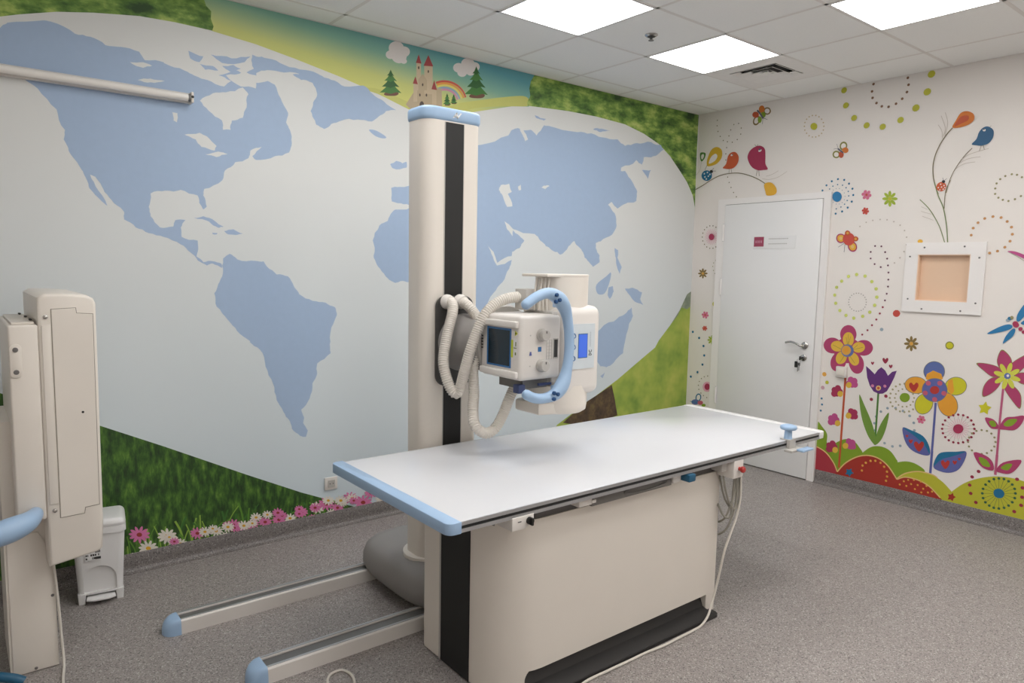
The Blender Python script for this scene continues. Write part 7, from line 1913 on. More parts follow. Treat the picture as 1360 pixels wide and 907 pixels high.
('twigpale','d',0.0054,"-1477,1965 -1520,1993 -1566,2005 -1617,2009 -1665,2005 -1712,1990 -1756,1964 -1788,1926 -1805,1880 -1808,1828 -1795,1781 -1771,1738 -1737,1702"),
]),
('dot_trail_print','looping trail of dark red painted dots','R',[
('plum','d',0.0067,"-1645,1672 -1601,1693 -1570,1733 -1567,1780 -1595,1822 -1639,1819 -1668,1778 -1685,1732 -1694,1684 -1701,1634 -1704,1584 -1705,1535 -1700,1484 -1691,1436"),
('darkred','d',0.0074,"-1679,1387 -1662,1341 -1641,1296 -1613,1253 -1584,1214 -1548,1179"),
]),
('dot_ring_print','ring of orange brown painted dots by the window','R',[
('tanbrown','d',0.0085,"-2202,1884 -2210,1929 -2235,1963 -2271,1988 -2316,1998 -2361,1990 -2396,1964 -2422,1928 -2430,1884 -2421,1841 -2396,1804 -2358,1780 -2315,1768"),
]),
('dot_ring_print','ring of olive painted dots above the window','R',[
('khaki2','d',0.0065,"-2317,2140 -2315,2174 -2320,2205 -2338,2230 -2364,2247 -2398,2255 -2426,2249 -2453,2232 -2478,2209 -2487,2167 -2478,2138 -2337,2115 -2362,2100 -2393,2091 -2427,2100 -2457,2117"),
]),
('dot_print','orange painted dot on top of the window frame','R',[
('gold2','c',0,"-1912,1849 -1910,1843 -1904,1839 -1896,1837 -1888,1839 -1881,1844 -1878,1850 -1880,1856 -1886,1861 -1894,1863 -1903,1861 -1909,1856"),
]),
('dot_ring_print','ring of lime painted dots over the magenta flower','R',[
('lime','d',0.0124,"-1477,1616 -1539,1606 -1590,1567 -1624,1516 -1633,1457 -1622,1398 -1591,1346 -1542,1313 -1478,1295 -1419,1312 -1370,1346 -1335,1398 -1323,1459 -1334,1518 -1369,1565 -1418,1601"),
('greyline','d',0.0041,"-1561,1417 -1560,1399 -1554,1381 -1543,1366 -1528,1355 -1511,1349 -1493,1348 -1475,1352 -1458,1362 -1445,1375 -1436,1392 -1432,1411 -1434,1430 -1440,1447 -1451,1462 -1466,1473 -1484,1479 -1502,1480 -1520,1475 -1536,1466 -1549,1452 -1558,1436"),
]),
('dragonfly_print','blue winged painted dragonfly at the right','R',[
('teal2','c',0,"-2344,1257 -2402,1299 -2447,1320 -2474,1315 -2468,1293 -2420,1271 -2359,1252"),
('teal2','c',0,"-2432,1198 -2445,1246 -2476,1293 -2493,1290 -2483,1249 -2448,1210"),
('teal2','c',0,"-2494,1350 -2498,1392 -2527,1451 -2557,1488 -2561,1440 -2533,1377 -2509,1344"),
('teal2','c',0,"-2518,1332 -2542,1356 -2599,1372 -2593,1346 -2544,1325"),
('bluegrey','c',0,"-2461,1347 -2459,1342 -2455,1338 -2449,1337 -2443,1338 -2438,1341 -2436,1346 -2438,1351 -2442,1355 -2448,1356 -2454,1355 -2459,1352"),
('teal','c',0,"-2470,1360 -2468,1354 -2464,1350 -2458,1348 -2452,1349 -2447,1353 -2445,1358 -2447,1363 -2451,1368 -2457,1369 -2463,1368 -2468,1365"),
('khaki2','c',0,"-2478,1364 -2477,1359 -2474,1354 -2469,1352 -2465,1354 -2461,1358 -2459,1363 -2460,1369 -2463,1374 -2468,1375 -2472,1374 -2476,1370"),
('crimson2','c',0,"-2507,1310 -2501,1304 -2492,1303 -2483,1308 -2477,1317 -2474,1327 -2477,1336 -2483,1342 -2492,1342 -2501,1338 -2507,1329 -2510,1319"),
('crimson2','c',0,"-2531,1298 -2530,1291 -2526,1286 -2521,1284 -2514,1286 -2510,1290 -2508,1296 -2509,1302 -2513,1307 -2519,1309 -2525,1308 -2529,1304"),
('crimson2','c',0,"-2546,1279 -2545,1274 -2542,1270 -2537,1268 -2532,1269 -2529,1273 -2527,1278 -2528,1283 -2531,1287 -2536,1289 -2541,1288 -2544,1285"),
('crimson2','c',0,"-2562,1263 -2561,1259 -2559,1255 -2555,1254 -2551,1255 -2547,1257 -2546,1262 -2547,1266 -2549,1270 -2553,1271 -2558,1270 -2561,1267"),
]),
('dragonfly_print','pink painted dragonfly wing at the right edge','R',[
('pink2','c',0,"-2412,1778 -2449,1778 -2503,1756 -2549,1726 -2551,1701 -2504,1732 -2450,1760"),
('khaki2','s',0.0018,"-2435,1765 -2506,1719"),
]),
('burst_print','magenta painted burst left of the door top','R',[
('palepink','s',0.0037,"-223,1918 -260,1917"),
('palepink','s',0.0037,"-222,1910 -259,1898"),
('palepink','s',0.0037,"-219,1902 -252,1881"),
('palepink','s',0.0037,"-214,1896 -240,1867"),
('palepink','s',0.0037,"-207,1891 -225,1857"),
('palepink','s',0.0037,"-200,1889 -207,1852"),
('palepink','s',0.0037,"-191,1889 -188,1852"),
('palepink','s',0.0037,"-183,1892 -169,1858"),
('palepink','s',0.0037,"-176,1896 -153,1869"),
('palepink','s',0.0037,"-170,1903 -139,1883"),
('palepink','s',0.0037,"-166,1911 -130,1901"),
('palepink','s',0.0037,"-165,1919 -126,1920"),
('palepink','s',0.0037,"-165,1928 -128,1939"),
('palepink','s',0.0037,"-168,1935 -135,1956"),
('palepink','s',0.0037,"-173,1942 -147,1971"),
('palepink','s',0.0037,"-180,1946 -162,1981"),
('palepink','s',0.0037,"-188,1948 -180,1985"),
('palepink','s',0.0037,"-196,1948 -200,1985"),
('palepink','s',0.0037,"-204,1945 -218,1979"),
('palepink','s',0.0037,"-212,1941 -235,1968"),
('palepink','s',0.0037,"-217,1934 -248,1953"),
('palepink','s',0.0037,"-221,1926 -257,1936"),
('crimson2','c',0,"-222,1918 -219,1904 -209,1894 -195,1891 -181,1895 -170,1905 -166,1919 -169,1933 -178,1943 -192,1947 -206,1942 -217,1932"),
('twig','d',0.0055,"-286,1916 -282,1883 -268,1854 -244,1832 -215,1821 -182,1821 -150,1833 -124,1856 -105,1886 -98,1920 -102,1954 -117,1983 -141,2004 -171,2015 -204,2014 -235,2001 -261,1978 -278,1949"),
]),
('dot_arc_print','small arc of grey painted dots left of the door','R',[
('khaki2','d',0.0046,"-278,1736 -250,1717 -229,1694 -222,1664 -231,1629 -247,1603 -274,1585"),
]),
('dot_print','yellow painted dot left of the door','R',[
('yellow2','c',0,"-290,1339 -287,1327 -278,1318 -265,1314 -252,1316 -242,1324 -238,1336 -240,1348 -249,1357 -262,1361 -276,1358 -286,1350"),
]),
('dot_arc_print','arc of blue painted dots left of the door','R',[
('teal','d',0.0108,"-43,1076 -114,1027 -165,960 -177,877 -163,793 -114,719 -43,669"),
]),
('burst_print','magenta painted burst left of the door foot','R',[
('palepink','c',0,"-272,609 -267,585 -250,566 -227,557 -203,559 -185,573 -177,595 -182,619 -199,638 -222,647 -246,644 -264,630"),
('crimson2','c',0,"-253,606 -250,591 -240,579 -226,573 -212,575 -201,584 -196,598 -199,613 -209,625 -223,631 -237,629 -248,620"),
('twig','d',0.0053,"-264,692 -224,698 -188,687 -159,667 -138,638 -130,602 -137,566 -161,536 -190,517 -225,505 -260,515"),
]),
]
LAYER = {'L': 0, 'R': 0}
def coast(P, lev=2):
    # roughen a coastline by midpoint displacement
    for _ in range(lev):
        Q = []
        for i in range(len(P)):
            (x, z), (X, Z) = P[i], P[(i+1) % len(P)]; d = math.hypot(X-x, Z-z); t = random.uniform(-.09, .09) if .01 < d < .6 else 0
            Q += [(x, z), ((x+X)/2-(Z-z)*t, (z+Z)/2+(X-x)*t)]
        P = Q
    return P
for name, label, wl, els in ART:
    mb = MB(); mats = []; idx = {}
    for col, kind, w, pts in els:
        LAYER[wl] += 1; off = -(0.0004 + LAYER[wl]*0.000008)
        P2 = [tuple(int(q)/1000 for q in s.split(',')) for s in pts.split()]
        if col in ('land', 'ocean') and kind == 'p': P2 = coast(P2)
        def to3(p): return (p[0], off, p[1]) if wl == 'L' else (off, p[0], p[1])
        if col not in idx: idx[col] = len(mats); mats.append(cmat(col))
        mi = idx[col]
        if kind in 'pc':
            Q = closed_smooth(P2) if kind == 'c' else P2
            Q = [(min(a, 0), min(max(b, .1), H)) for a, b in Q]
            if len(Q) > 2: mb.add([to3(q) for q in Q], [tuple(range(len(Q)))], mi)
        elif kind == 'd':
            for q_, (a, b) in enumerate(P2):
                if q_: LAYER[wl] += .4; off -= .4*.000008
                Q = [(a+w*math.cos(2*math.pi*k/10), b+w*math.sin(2*math.pi*k/10)) for k in range(10)]
                mb.add([to3(q) for q in Q], [tuple(range(10))], mi)
        else:
            Q = open_smooth(P2); L_, R_ = ribbon(Q, w); n = len(Q)
            mb.add([to3(q) for q in L_+R_], [(k, k+1, n+k+1, n+k) for k in range(n-1)], mi)
    parent = wall_left if wl == 'L' else wall_right
    org = ORG[parent.name]
    me = bpy.data.meshes.new(name); me.from_pydata([tuple(Vector(v)-org) for v in mb.v], [], mb.f)
    for m in mats: me.materials.append(m)
    me.polygons.foreach_set('material_index', mb.m)
    o = link(bpy.data.objects.new(name, me), parent); o['label'] = label

# ---------------------------------------------------------------- small wall fittings
sk = empty('power_socket', (-3.451, 0, .28), 'white power socket on the mural wall above the skirting', 'socket')
build('cover_plate', MB().rbox((-3.492, -.012, .241), (-3.410, 0, .319), .004, 2), WARMWHITE, sk)
build('socket_insert', MB().rbox((-3.474, -.0155, .258), (-3.428, -.0121, .302), .0015, 1), LIGHTGREY, sk)
for dx in (-.01, .01): build('pin_hole', MB().cyl((-3.451+dx, -.0156, .28), (-3.451+dx, -.0168, .28), .003, 8), BLACK, sk)
sw = empty('light_switch', (0, -1.42, .886), 'small cream switch box on the stem of the magenta flower', 'switch')
build('back_box', MB().rbox((-.03, -1.461, .848), (0, -1.381, .928), .005, 2), WARMWHITE, sw)
build('rocker', MB().rbox((-.036, -1.449, .862), (-.0301, -1.393, .917), .003, 2), CREAM, sw)

lamp = empty('wall_lamp', (-4.8, 0, 2.44), 'long white tube lamp fixed across the mural', 'lamp')
build('housing', MB().rbox((-5.42, -.034, 2.418), (-4.205, -.0035, 2.468), .005, 2), WARMWHITE, lamp)
build('tube', MB().cyl((-5.40, -.052, 2.441), (-4.228, -.052, 2.441), .019, 20), mat('milky_glass', (238, 234, 228), .25, var=.01), lamp, 'pale glass tube')
build('end_cap', MB().cyl((-4.228, -.052, 2.441), (-4.214, -.052, 2.441), .0185, 16), STEEL, lamp)
build('socket', MB().rbox((-4.216, -.074, 2.416), (-4.203, -.0035, 2.469), .004, 2), CREAM, lamp)
build('end_screw', MB().lathe([(.007, -.074), (.006, -.078), (.001, -.079)], (-4.2095, 0, 2.444), 'y', 10), DARK, lamp)

# ---------------------------------------------------------------- floor rails
def rail(yn, yf, x0, x1, label):
    t = empty('floor_rail', ((x0+x1)/2, (yn+yf)/2, 0), label, 'floor rail', 'floor rails of the x-ray mast')
    w = yf-yn; mb = MB()
    mb.prism([(yn, 0), (yn, .058), (yn+.004, .062), (yn+.022, .062), (yn+.022, .05), (yf-.018, .05), (yf-.018, .06), (yf, .06), (yf, 0)], x0, x1, 'x')
    build('body', mb, WARMWHITE, t)
    build('track', MB().box((x0, yn+.0225, .0501), (x1, yf-.0185, .0535)), STEEL, t)
    build('edge_strip', MB().box((x0, yn+.012, .0621), (x1, yn+.021, .0645)).box((x0, yf-.014, .0601), (x1, yf-.004, .0635)), ALU, t)
    ym = (yn+yf)/2; R = w/2+.004
    cv, cf = [], []
    for a in range(7):            # rounded nose: quarter dome sloping to the floor
        th = math.radians(90*a/6); zc = .067*math.sin(th)**.8; k_ = math.cos(th)**.5 if a < 6 else .12
        for b in range(13):
            ph = math.radians(-90+180*b/12); cv.append((x0-.068*k_*math.cos(ph)**.7 if abs(math.cos(ph)) > 1e-6 else x0, ym+R*(k_*.35+.65 if a else 1)*math.sin(ph), zc))
    for a in range(6):
        for b in range(12): cf.append((a*13+b, a*13+b+1, a*13+b+14, a*13+b+13))
    cf.append(tuple(range(78, 91))); cf.append(tuple([a*13 for a in range(7)]+[a*13+12 for a in range(6, -1, -1)])); cf.append(tuple(range(12, -1, -1)))
    build('end_cap', MB().add(cv, cf), PALEBLUE, t, sharp=50)
rail(-.818, -.722, -4.505, -1.95, 'floor rail with blue end nearer the mural wall')
rail(-1.405, -1.298, -4.335, -1.95, 'floor rail with blue end nearer the table')

# ---------------------------------------------------------------- x-ray tube stand
st = empty('xray_tube_stand', (-3.384, -1.1, 0), 'cream x-ray mast with blue cap carrying a tube head and hoses', 'x-ray machine')
n = 56; prof = [(.225, .36, .056), (.255, .39, .058), (.268, .403, .085), (.267, .402, .125), (.252, .386, .168), (.225, .352, .198), (.175, .28, .216), (.1, .16, .222)]
vs = []
for hx, hy, z in prof:
    for k in range(n):
        a = 2*math.pi*k/n; c_, s_ = math.cos(a), math.sin(a)
        vs.append((-3.372+hx*math.copysign(abs(c_)**.55, c_), -1.045+hy*math.copysign(abs(s_)**.62, s_), z))
fs = [(i*n+k, i*n+(k+1) % n, (i+1)*n+(k+1) % n, (i+1)*n+k) for i in range(len(prof)-1) for k in range(n)]+[tuple(range(n)), tuple(range((len(prof)-1)*n, len(prof)*n))]
build('base_cover', MB().add(vs, fs), MIDGREY, st, 'grey moulded base cover', sharp=60)
uc = MB().box((-3.52, -1.41, .066), (-3.22, -.70, .1))
for x in (-3.5, -3.24):
    for y in (-1.352, -.77): uc.cyl((x, y-.016, .0875), (x, y+.016, .0875), .0235, 14)
build('undercarriage', uc, BLACK, st)
build('collar', MB().lathe([(.178, .205), (.178, .228), (.17, .234), (.15, .235)], (-3.384, -1.115, 0), n=40, sy=.85), CREAM, st)
mast_out = rrect(-3.536, -1.222, -3.228, -1.035, [.06, .045, .06, .06], 7)
build('mast', MB().prism(mast_out, .23, 2.268, 'z'), CREAM, st)
cap = build('mast_cap', MB().prism(rrect(-3.542, -1.228, -3.222, -1.03, [.06, .045, .06, .06], 7), 2.266, 2.328, 'z', r=.018, seg=4), PALEBLUE, st, 'pale blue cap with a white logo')
lg = MB()
for pts in ([(-3.397, 2.284), (-3.379, 2.309), (-3.371, 2.309), (-3.389, 2.284)], [(-3.379, 2.309), (-3.371, 2.309), (-3.369, 2.284), (-3.377, 2.284)], [(-3.377, 2.284), (-3.369, 2.284), (-3.348, 2.309), (-3.356, 2.309)], [(-3.391, 2.289), (-3.388, 2.294), (-3.374, 2.294), (-3.374, 2.289)]):
    lg.prism(pts, -1.2295, -1.2278, 'y')
build('logo', lg, WHITE, cap)
build('track_strip', MB().box((-3.432, -1.2245, .24), (-3.333, -1.2215, 2.262)), BLACK, st, 'black slot strip down the mast')
for x in (-3.434, -3.331): build('slot_edge', MB().box((x-.0015, -1.2255, .24), (x+.0015, -1.2215, 2.262)), LIGHTGREY, st)
car = build('carriage_plate', MB().prism(rrect(-3.484, 1.06, -3.288, 1.478, .05, 6), -1.262, -1.225, 'y', r=.008, seg=2), DARK, st, 'dark grey carriage plate')
for x, q in ((-3.443, 0), (-3.372, 1)):
    build('hose_port', MB().lathe([(.034, -1.262), (.034, -1.275), (.028, -1.285), (.027, -1.30)], (x, 0, 1.452), 'y', 20), WARMWHITE, car)
build('arm', MB().lathe([(.135, -1.262), (.132, -1.30), (.118, -1.36), (.112, -1.42), (.112, -1.47)], (-3.352, 0, 1.262), 'y', 40), MIDGREY, st, 'grey telescopic arm', sharp=50)
build('arm_hub', MB().lathe([(.13, -1.43), (.16, -1.44), (.165, -1.465), (.155, -1.486), (.06, -1.4865)], (-3.27, 0, 1.285), 'y', 40), LIGHTGREY, st, sharp=50)
# tube housing standing upright, beam port towards the wall stand
th = build('tube_housing', MB().rbox((-3.175, -1.757, 1.055), (-2.932, -1.487, 1.452), .042, 5), WARMWHITE, st, 'white x-ray tube housing', sharp=50)
def dplate(z0, z1, r, xl, c=(-3.062, -1.622), w=.085):
    pts = [(c[0]+r*math.cos(a), c[1]+r*math.sin(a)) for a in [math.radians(-135+270*k/24) for k in range(25)]]+[(xl, c[1]+w), (xl, c[1]-w)]
    return MB().prism(pts, z0, z1, 'z', r=.004, seg=2)
build('upper_cover', MB().lathe([(.118, 1.40), (.119, 1.54), (.119, 1.578)], (-3.062, -1.622, 0), n=48), CREAM, th)
build('upper_flange', dplate(1.576, 1.589, .1205, -3.225), CREAM, th)
build('lower_cover', MB().lathe([(.02, .972), (.118, .974), (.134, .985), (.138, 1.01), (.138, 1.10)], (-3.078, -1.622, 0), n=48), CREAM, th, sharp=50)
build('lower_flange', MB().prism([(-3.25, -1.70), (-3.09, -1.74), (-3.09, -1.50), (-3.25, -1.54)], .976, 1.03, 'z', r=.012, seg=3), CREAM, th)
build('neck', MB().rbox((-3.20, -1.72, 1.12), (-3.17, -1.52, 1.43), .004, 1), LIGHTGREY, th)
hc = build('hose_clamp', MB().rbox((-3.262, -1.612, 1.43), (-3.203, -1.535, 1.522), .005, 2), LIGHTGREY, th)
cb = MB()
for k in range(6):
    x = -3.214+.010*(k % 3); y = -1.615-.012*k
    cb.tube(smooth_path([(x, y, 1.43), (x-.008, y-.006, 1.48), (x+.004, y, 1.53), (x+.01, y, 1.577)], .012), .0045, 8)
build('cable_bundle', cb, PALECORD, th, 'pale cables behind the handle')
pn = build('control_panel', MB().prism(rrect(-3.135, 1.176, -2.982, 1.374, .004, 2), -1.7605, -1.7565, 'y'), PANELGREY, th, 'blue grey control panel with lit display')
build('display_frame', MB().box((-3.083, -1.7612, 1.223), (-3.026, -1.7606, 1.331)), TEALBLUE, pn)
build('display', MB().box((-3.080, -1.7622, 1.226), (-3.029, -1.7613, 1.328)), LCD, pn, 'lit blue display')
for z in (1.323, 1.274, 1.224):
    build('button', MB().tube([(-3.108+.0085*math.cos(a)*(1-.25*math.sin(a)), -1.7612, z+.0095*math.sin(a)) for a in [k*math.pi/8 for k in range(16)]], .002, 6, True), MIDBLUE, pn)
lt = MB()            # sideways lettering: D and C plus a faint line of small print
def zc(a0, a1, cx_, cz_, rx, rz): return [(cx_+rx*math.cos(math.radians(a0+(a1-a0)*k/10)), -1.7610, cz_+rz*math.sin(math.radians(a0+(a1-a0)*k/10))) for k in range(11)]
lt.tube(zc(0, 180, -3.008, 1.234, .008, .008), .0012, 5); lt.tube([(-3.016, -1.761, 1.234), (-3.0, -1.761, 1.234)], .0012, 5)
lt.tube(zc(150, 390, -3.008, 1.254, .008, .007), .0012, 5)
build('lettering', lt, DARK, pn)
fl = MB(); z = 1.272
for k in range(9): fl.box((-3.012, -1.7612, z), (-3.006, -1.7606, z+.005)); z += .0075
build('small_print', fl, mat('faint_blue_ink', (176, 186, 194), .6), pn)
# collimator
cl = build('collimator', MB().rbox((-3.41, -1.762, 1.147), (-3.185, -1.485, 1.417), .018, 4), WARMWHITE, st, 'white collimator box with knobs and dark exit window', sharp=50)
build('window_frame', MB().box((-3.4125, -1.702, 1.196), (-3.4095, -1.537, 1.361)), MIDBLUE, cl)
build('exit_window', MB().box((-3.4135, -1.695, 1.204), (-3.4124, -1.548, 1.353)), DARKSCREEN, cl, 'dark exit window in a blue frame')
for z0, z1 in ((1.366, 1.394), (1.158, 1.186)):
    build('accessory_rail', MB().rbox((-3.427, -1.752, z0), (-3.409, -1.50, z1), .006, 3), WARMWHITE, cl)
vt = MB()
for k in range(5): vt.box((-3.412, -1.506, 1.262+.013*k), (-3.4095, -1.494, 1.267+.013*k))
build('vent_slot', vt, DARK, cl)
build('warning_strip', MB().box((-3.4115, -1.715, 1.243), (-3.4096, -1.703, 1.316)), YELLOWLABEL, cl, 'yellow warning strip')
wt = build('warning_triangle', MB().prism([(-1.727, 1.333), (-1.727, 1.355), (-1.745, 1.344)], -3.4115, -3.4096, 'x'), YELLOWLABEL, cl, 'yellow warning triangle')
build('triangle_mark', MB().prism([(-1.730, 1.339), (-1.730, 1.349), (-1.738, 1.344)], -3.4122, -3.4116, 'x'), BLACK, wt)
build('rating_label', MB().box((-3.4112, -1.739, 1.287), (-3.4096, -1.719, 1.322)).box((-3.4112, -1.738, 1.252), (-3.4096, -1.723, 1.277)), WHITE, cl)
build('label_print', MB().box((-3.4118, -1.737, 1.291), (-3.4112, -1.731, 1.309)).box((-3.4118, -1.739, 1.282), (-3.4110, -1.72, 1.285)).box((-3.4118, -1.737, 1.254), (-3.4113, -1.729, 1.266)), mat('olive_ink', (110, 116, 60), .5), cl)
for z in (1.336, 1.208):
    kn = build('knob', MB().lathe([(.027, -1.762), (.027, -1.772), (.024, -1.775), (.0235, -1.793), (.021, -1.796), (.002, -1.7965)], (-3.298, 0, z), 'y', 28), LIGHTGREY, cl, 'grey round adjusting knob')
    build('pointer', MB().box((-3.30, -1.7972, z+.008), (-3.296, -1.7964, z+.018)), DARK, kn)
build('icon_square', MB().box((-3.315, -1.7635, 1.266), (-3.297, -1.7615, 1.286)), MIDBLUE, cl)
build('icon_triangle', MB().prism([(-3.362, 1.252), (-3.349, 1.252), (-3.352, 1.268), (-3.358, 1.268)], -1.7635, -1.7615, 'y'), mat('violet_blue', (80, 90, 150), .5), cl)
gr = MB()
for k in range(7): gr.box((-3.268, -1.7632, 1.231+.0135*k), (-3.239, -1.7618, 1.2322+.0135*k))
for k in range(3): gr.box((-3.268+.014*k, -1.7632, 1.231), (-3.2668+.014*k, -1.7618, 1.3135))
build('scale_table', gr, LIGHTGREY, cl)
build('readout_frame', MB().box((-3.230, -1.7635, 1.233), (-3.203, -1.7615, 1.318)), LIGHTGREY, cl)
build('readout', MB().box((-3.226, -1.7642, 1.238), (-3.207, -1.7636, 1.313)), DARK, cl)
for z in (1.336, 1.208): build('small_dot', MB().cyl((-3.357, -1.7615, z), (-3.357, -1.7635, z), .003, 8), LIGHTGREY, cl)
build('lower_bracket', MB().box((-3.36, -1.72, 1.105), (-3.225, -1.56, 1.147)), STEEL, cl)
INKBLUE = mat('ink_blue', (58, 70, 110), .5)
build('bracket_tab', MB().rbox((-3.395, -1.74, 1.092), (-3.36, -1.70, 1.128), .003, 2), INKBLUE, cl)
build('bracket_pin', MB().box((-3.29, -1.745, 1.118), (-3.22, -1.735, 1.128)), INKBLUE, cl)
# handle
hp = [(-3.452, -1.822, 1.457), (-3.42, -1.822, 1.476), (-3.373, -1.822, 1.500), (-3.317, -1.822, 1.512), (-3.263, -1.822, 1.491), (-3.223, -1.82, 1.447), (-3.2, -1.818, 1.383), (-3.188, -1.816, 1.304), (-3.194, -1.818, 1.224), (-3.217, -1.82, 1.146), (-3.262, -1.822, 1.095), (-3.328, -1.822, 1.08), (-3.389, -1.822, 1.089), (-3.443, -1.822, 1.117)]
hs = smooth_path(hp, .008); m_ = len(hs)
def hr(t):
    u = min(t, 1-t); base = .021 if u < .12 else .021+.010*math.exp(-((u-.27)/.075)**2)
    return max(.004, base*min(1, math.sqrt(max(0, 1-(1-min(u/.028, 1))**2))+.02))
hn = build('handle', MB().tube(hs, [hr(k/(m_-1)) for k in range(m_)], 16, flat=1.0), PALEBLUE, st, 'pale blue curved grab handle', sharp=70)
for x, z in ((-3.296, 1.506), (-3.279, 1.485), (-3.299, 1.478), (-3.296, 1.103), (-3.275, 1.096), (-3.296, 1.078)):
    build('button', MB().lathe([(.0085, -1.845), (.0085, -1.853), (.006, -1.8555), (.001, -1.856)], (x, 0, z), 'y', 14), DEEPBLUE, hn)
for z in (1.105, 1.462): build('handle_mount', MB().rbox((-3.235, -1.805, z-.012), (-3.18, -1.755, z+.012), .004, 2), PALEBLUE, hn)
def hose(pts, label, r=.0235):
    ps = smooth_path(pts, .0024); rr = [r*(1.05, 1.05, .90, .88)[k % 4] for k in range(len(ps))]
    build('hose', MB().tube(ps, rr, 14), HOSE, st, label, sharp=180)
hose([(-3.443, -1.27, 1.452), (-3.445, -1.31, 1.446), (-3.462, -1.34, 1.406), (-3.502, -1.36, 1.31), (-3.537, -1.385, 1.203), (-3.534, -1.41, 1.122), (-3.517, -1.43, 1.070), (-3.497, -1.445, 1.062), (-3.490, -1.46, 1.108), (-3.487, -1.48, 1.169), (-3.475, -1.50, 1.253), (-3.451, -1.51, 1.328), (-3.415, -1.52, 1.407), (-3.363, -1.53, 1.455), (-3.308, -1.545, 1.479), (-3.25, -1.56, 1.486)], 'corrugated hose looping low from the mast to the top of the tube')
hose([(-3.372, -1.27, 1.452), (-3.372, -1.30, 1.448), (-3.362, -1.33, 1.429), (-3.350, -1.36, 1.395), (-3.352, -1.41, 1.345), (-3.40, -1.44, 1.27), (-3.425, -1.455, 1.17), (-3.430, -1.47, 1.063), (-3.456, -1.5, .989), (-3.469, -1.53, .939), (-3.454, -1.55, .908), (-3.417, -1.56, .895), (-3.38, -1.57, .919), (-3.351, -1.58, .974), (-3.327, -1.59, 1.04), (-3.297, -1.60, 1.11)], 'corrugated hose hanging in a U below the collimator')

# ---------------------------------------------------------------- examination table
tb = empty('examination_table', (-2.85, -1.72, 0), 'white topped x-ray table on a cream pedestal', 'table')
TX0, TX1, TY0, TY1, TZ = -3.99, -1.652, -2.148, -1.285, .79
build('tabletop', MB().prism(rrect(TX0, TY0, TX1, TY1, [.01, .035, .035, .01], 5), .762, TZ, 'z', r=.003, seg=2), TABLETOP, tb)
et = MB().prism(rrect(-4.016, -2.160, -3.962, -1.272, [.028, .004, .004, .028], 5), .752, .7925, 'z', r=.004, seg=2)
build('end_trim', et, PALEBLUE, tb, 'pale blue trim on the table end')
build('end_trim', MB().prism(rrect(-1.70, -2.157, -1.640, -1.276, [.004, .03, .03, .004], 5), .754, .7905, 'z', r=.004, seg=2), WHITE, tb, 'white trim on the far table end')
for s, y in ((-1, TY0-.006), (1, TY1+.006)):
    y0, y1 = min(y, y-s*.012), max(y, y-s*.012)
    sr = build('side_rail', MB().box((-3.962, y0, .777), (-1.70, y1, .7885)).box((-3.962, y0, .753), (-1.70, y1, .766)), ALU, tb)
    build('groove', MB().box((-3.962, y0+.003, .766), (-1.70, y1-.003, .777)), BLACK, sr)
build('under_frame', MB().box((-3.56, -2.052, .684), (-2.42, -1.50, .742)).box((-3.54, -2.04, .742), (-2.44, -1.55, .762)).box((-3.9, -2.02, .745), (-1.75, -1.97, .762)).box((-3.9, -1.45, .745), (-1.75, -1.40, .762)), mat('frame_grey', (92, 89, 86), .45), tb)
# pedestal
R_ = .2
arcN = [(-3.512+R_*math.cos(math.radians(a)), -1.858+R_*math.sin(math.radians(a))) for a in range(180, 271, 10)]
arcF = [(-3.667+.045*math.cos(math.radians(a)), -1.537+.045*math.sin(math.radians(a))) for a in range(90, 181, 15)]
right = rrect(-2.6, -2.058, -2.405, -1.492, .02, 4)
shell_out = arcN+[p for p in right if p[0] > -2.5]+arcF
sh = MB().prism(shell_out, .089, .684, 'z')
lf = [p for p in arcN if p[0] < -3.585]+[(-3.585, -2.0434), (-3.585, -1.492)]+arcF
sh.prism(lf, .006, .0895, 'z')
sh.prism([(-3.586, .0895), (-3.586, .052)]+[(-3.546+.04*math.cos(math.radians(q)), .0495+.04*math.sin(math.radians(q))) for q in range(180, 89, -15)], -2.044, -2.03, 'y')
sh.prism([p for p in right if p[0] > -2.5 and p[1] < -1.9]+[(-2.405, -1.5), (-2.485, -1.5), (-2.485, -2.058)], .0, .0895, 'z')
build('pedestal', sh, CREAM, tb, 'cream pedestal shell', sharp=30)
build('end_strip', MB().box((-3.7155, -1.856, .006), (-3.7115, -1.648, .6845)), BLACK, tb, 'black strip down the pedestal end')
build('strip_edge', MB().box((-3.718, -1.658, .006), (-3.7118, -1.648, .6845)), LIGHTGREY, tb)
build('plinth', MB().prism([(-1.5, 0.0), (-2.112, 0.0), (-2.116, .008), (-2.108, .014), (-2.045, .030), (-2.02, .086), (-1.5, .088)], -3.582, -2.488, 'x').prism(rrect(-3.582, -2.118, -2.452, -1.95, [.03, .03, .005, .005], 4), 0, .012, 'z'), mat('black_rubber', (40, 38, 37), .6, bump=.2, bscale=500), tb, 'black plinth along the pedestal foot')
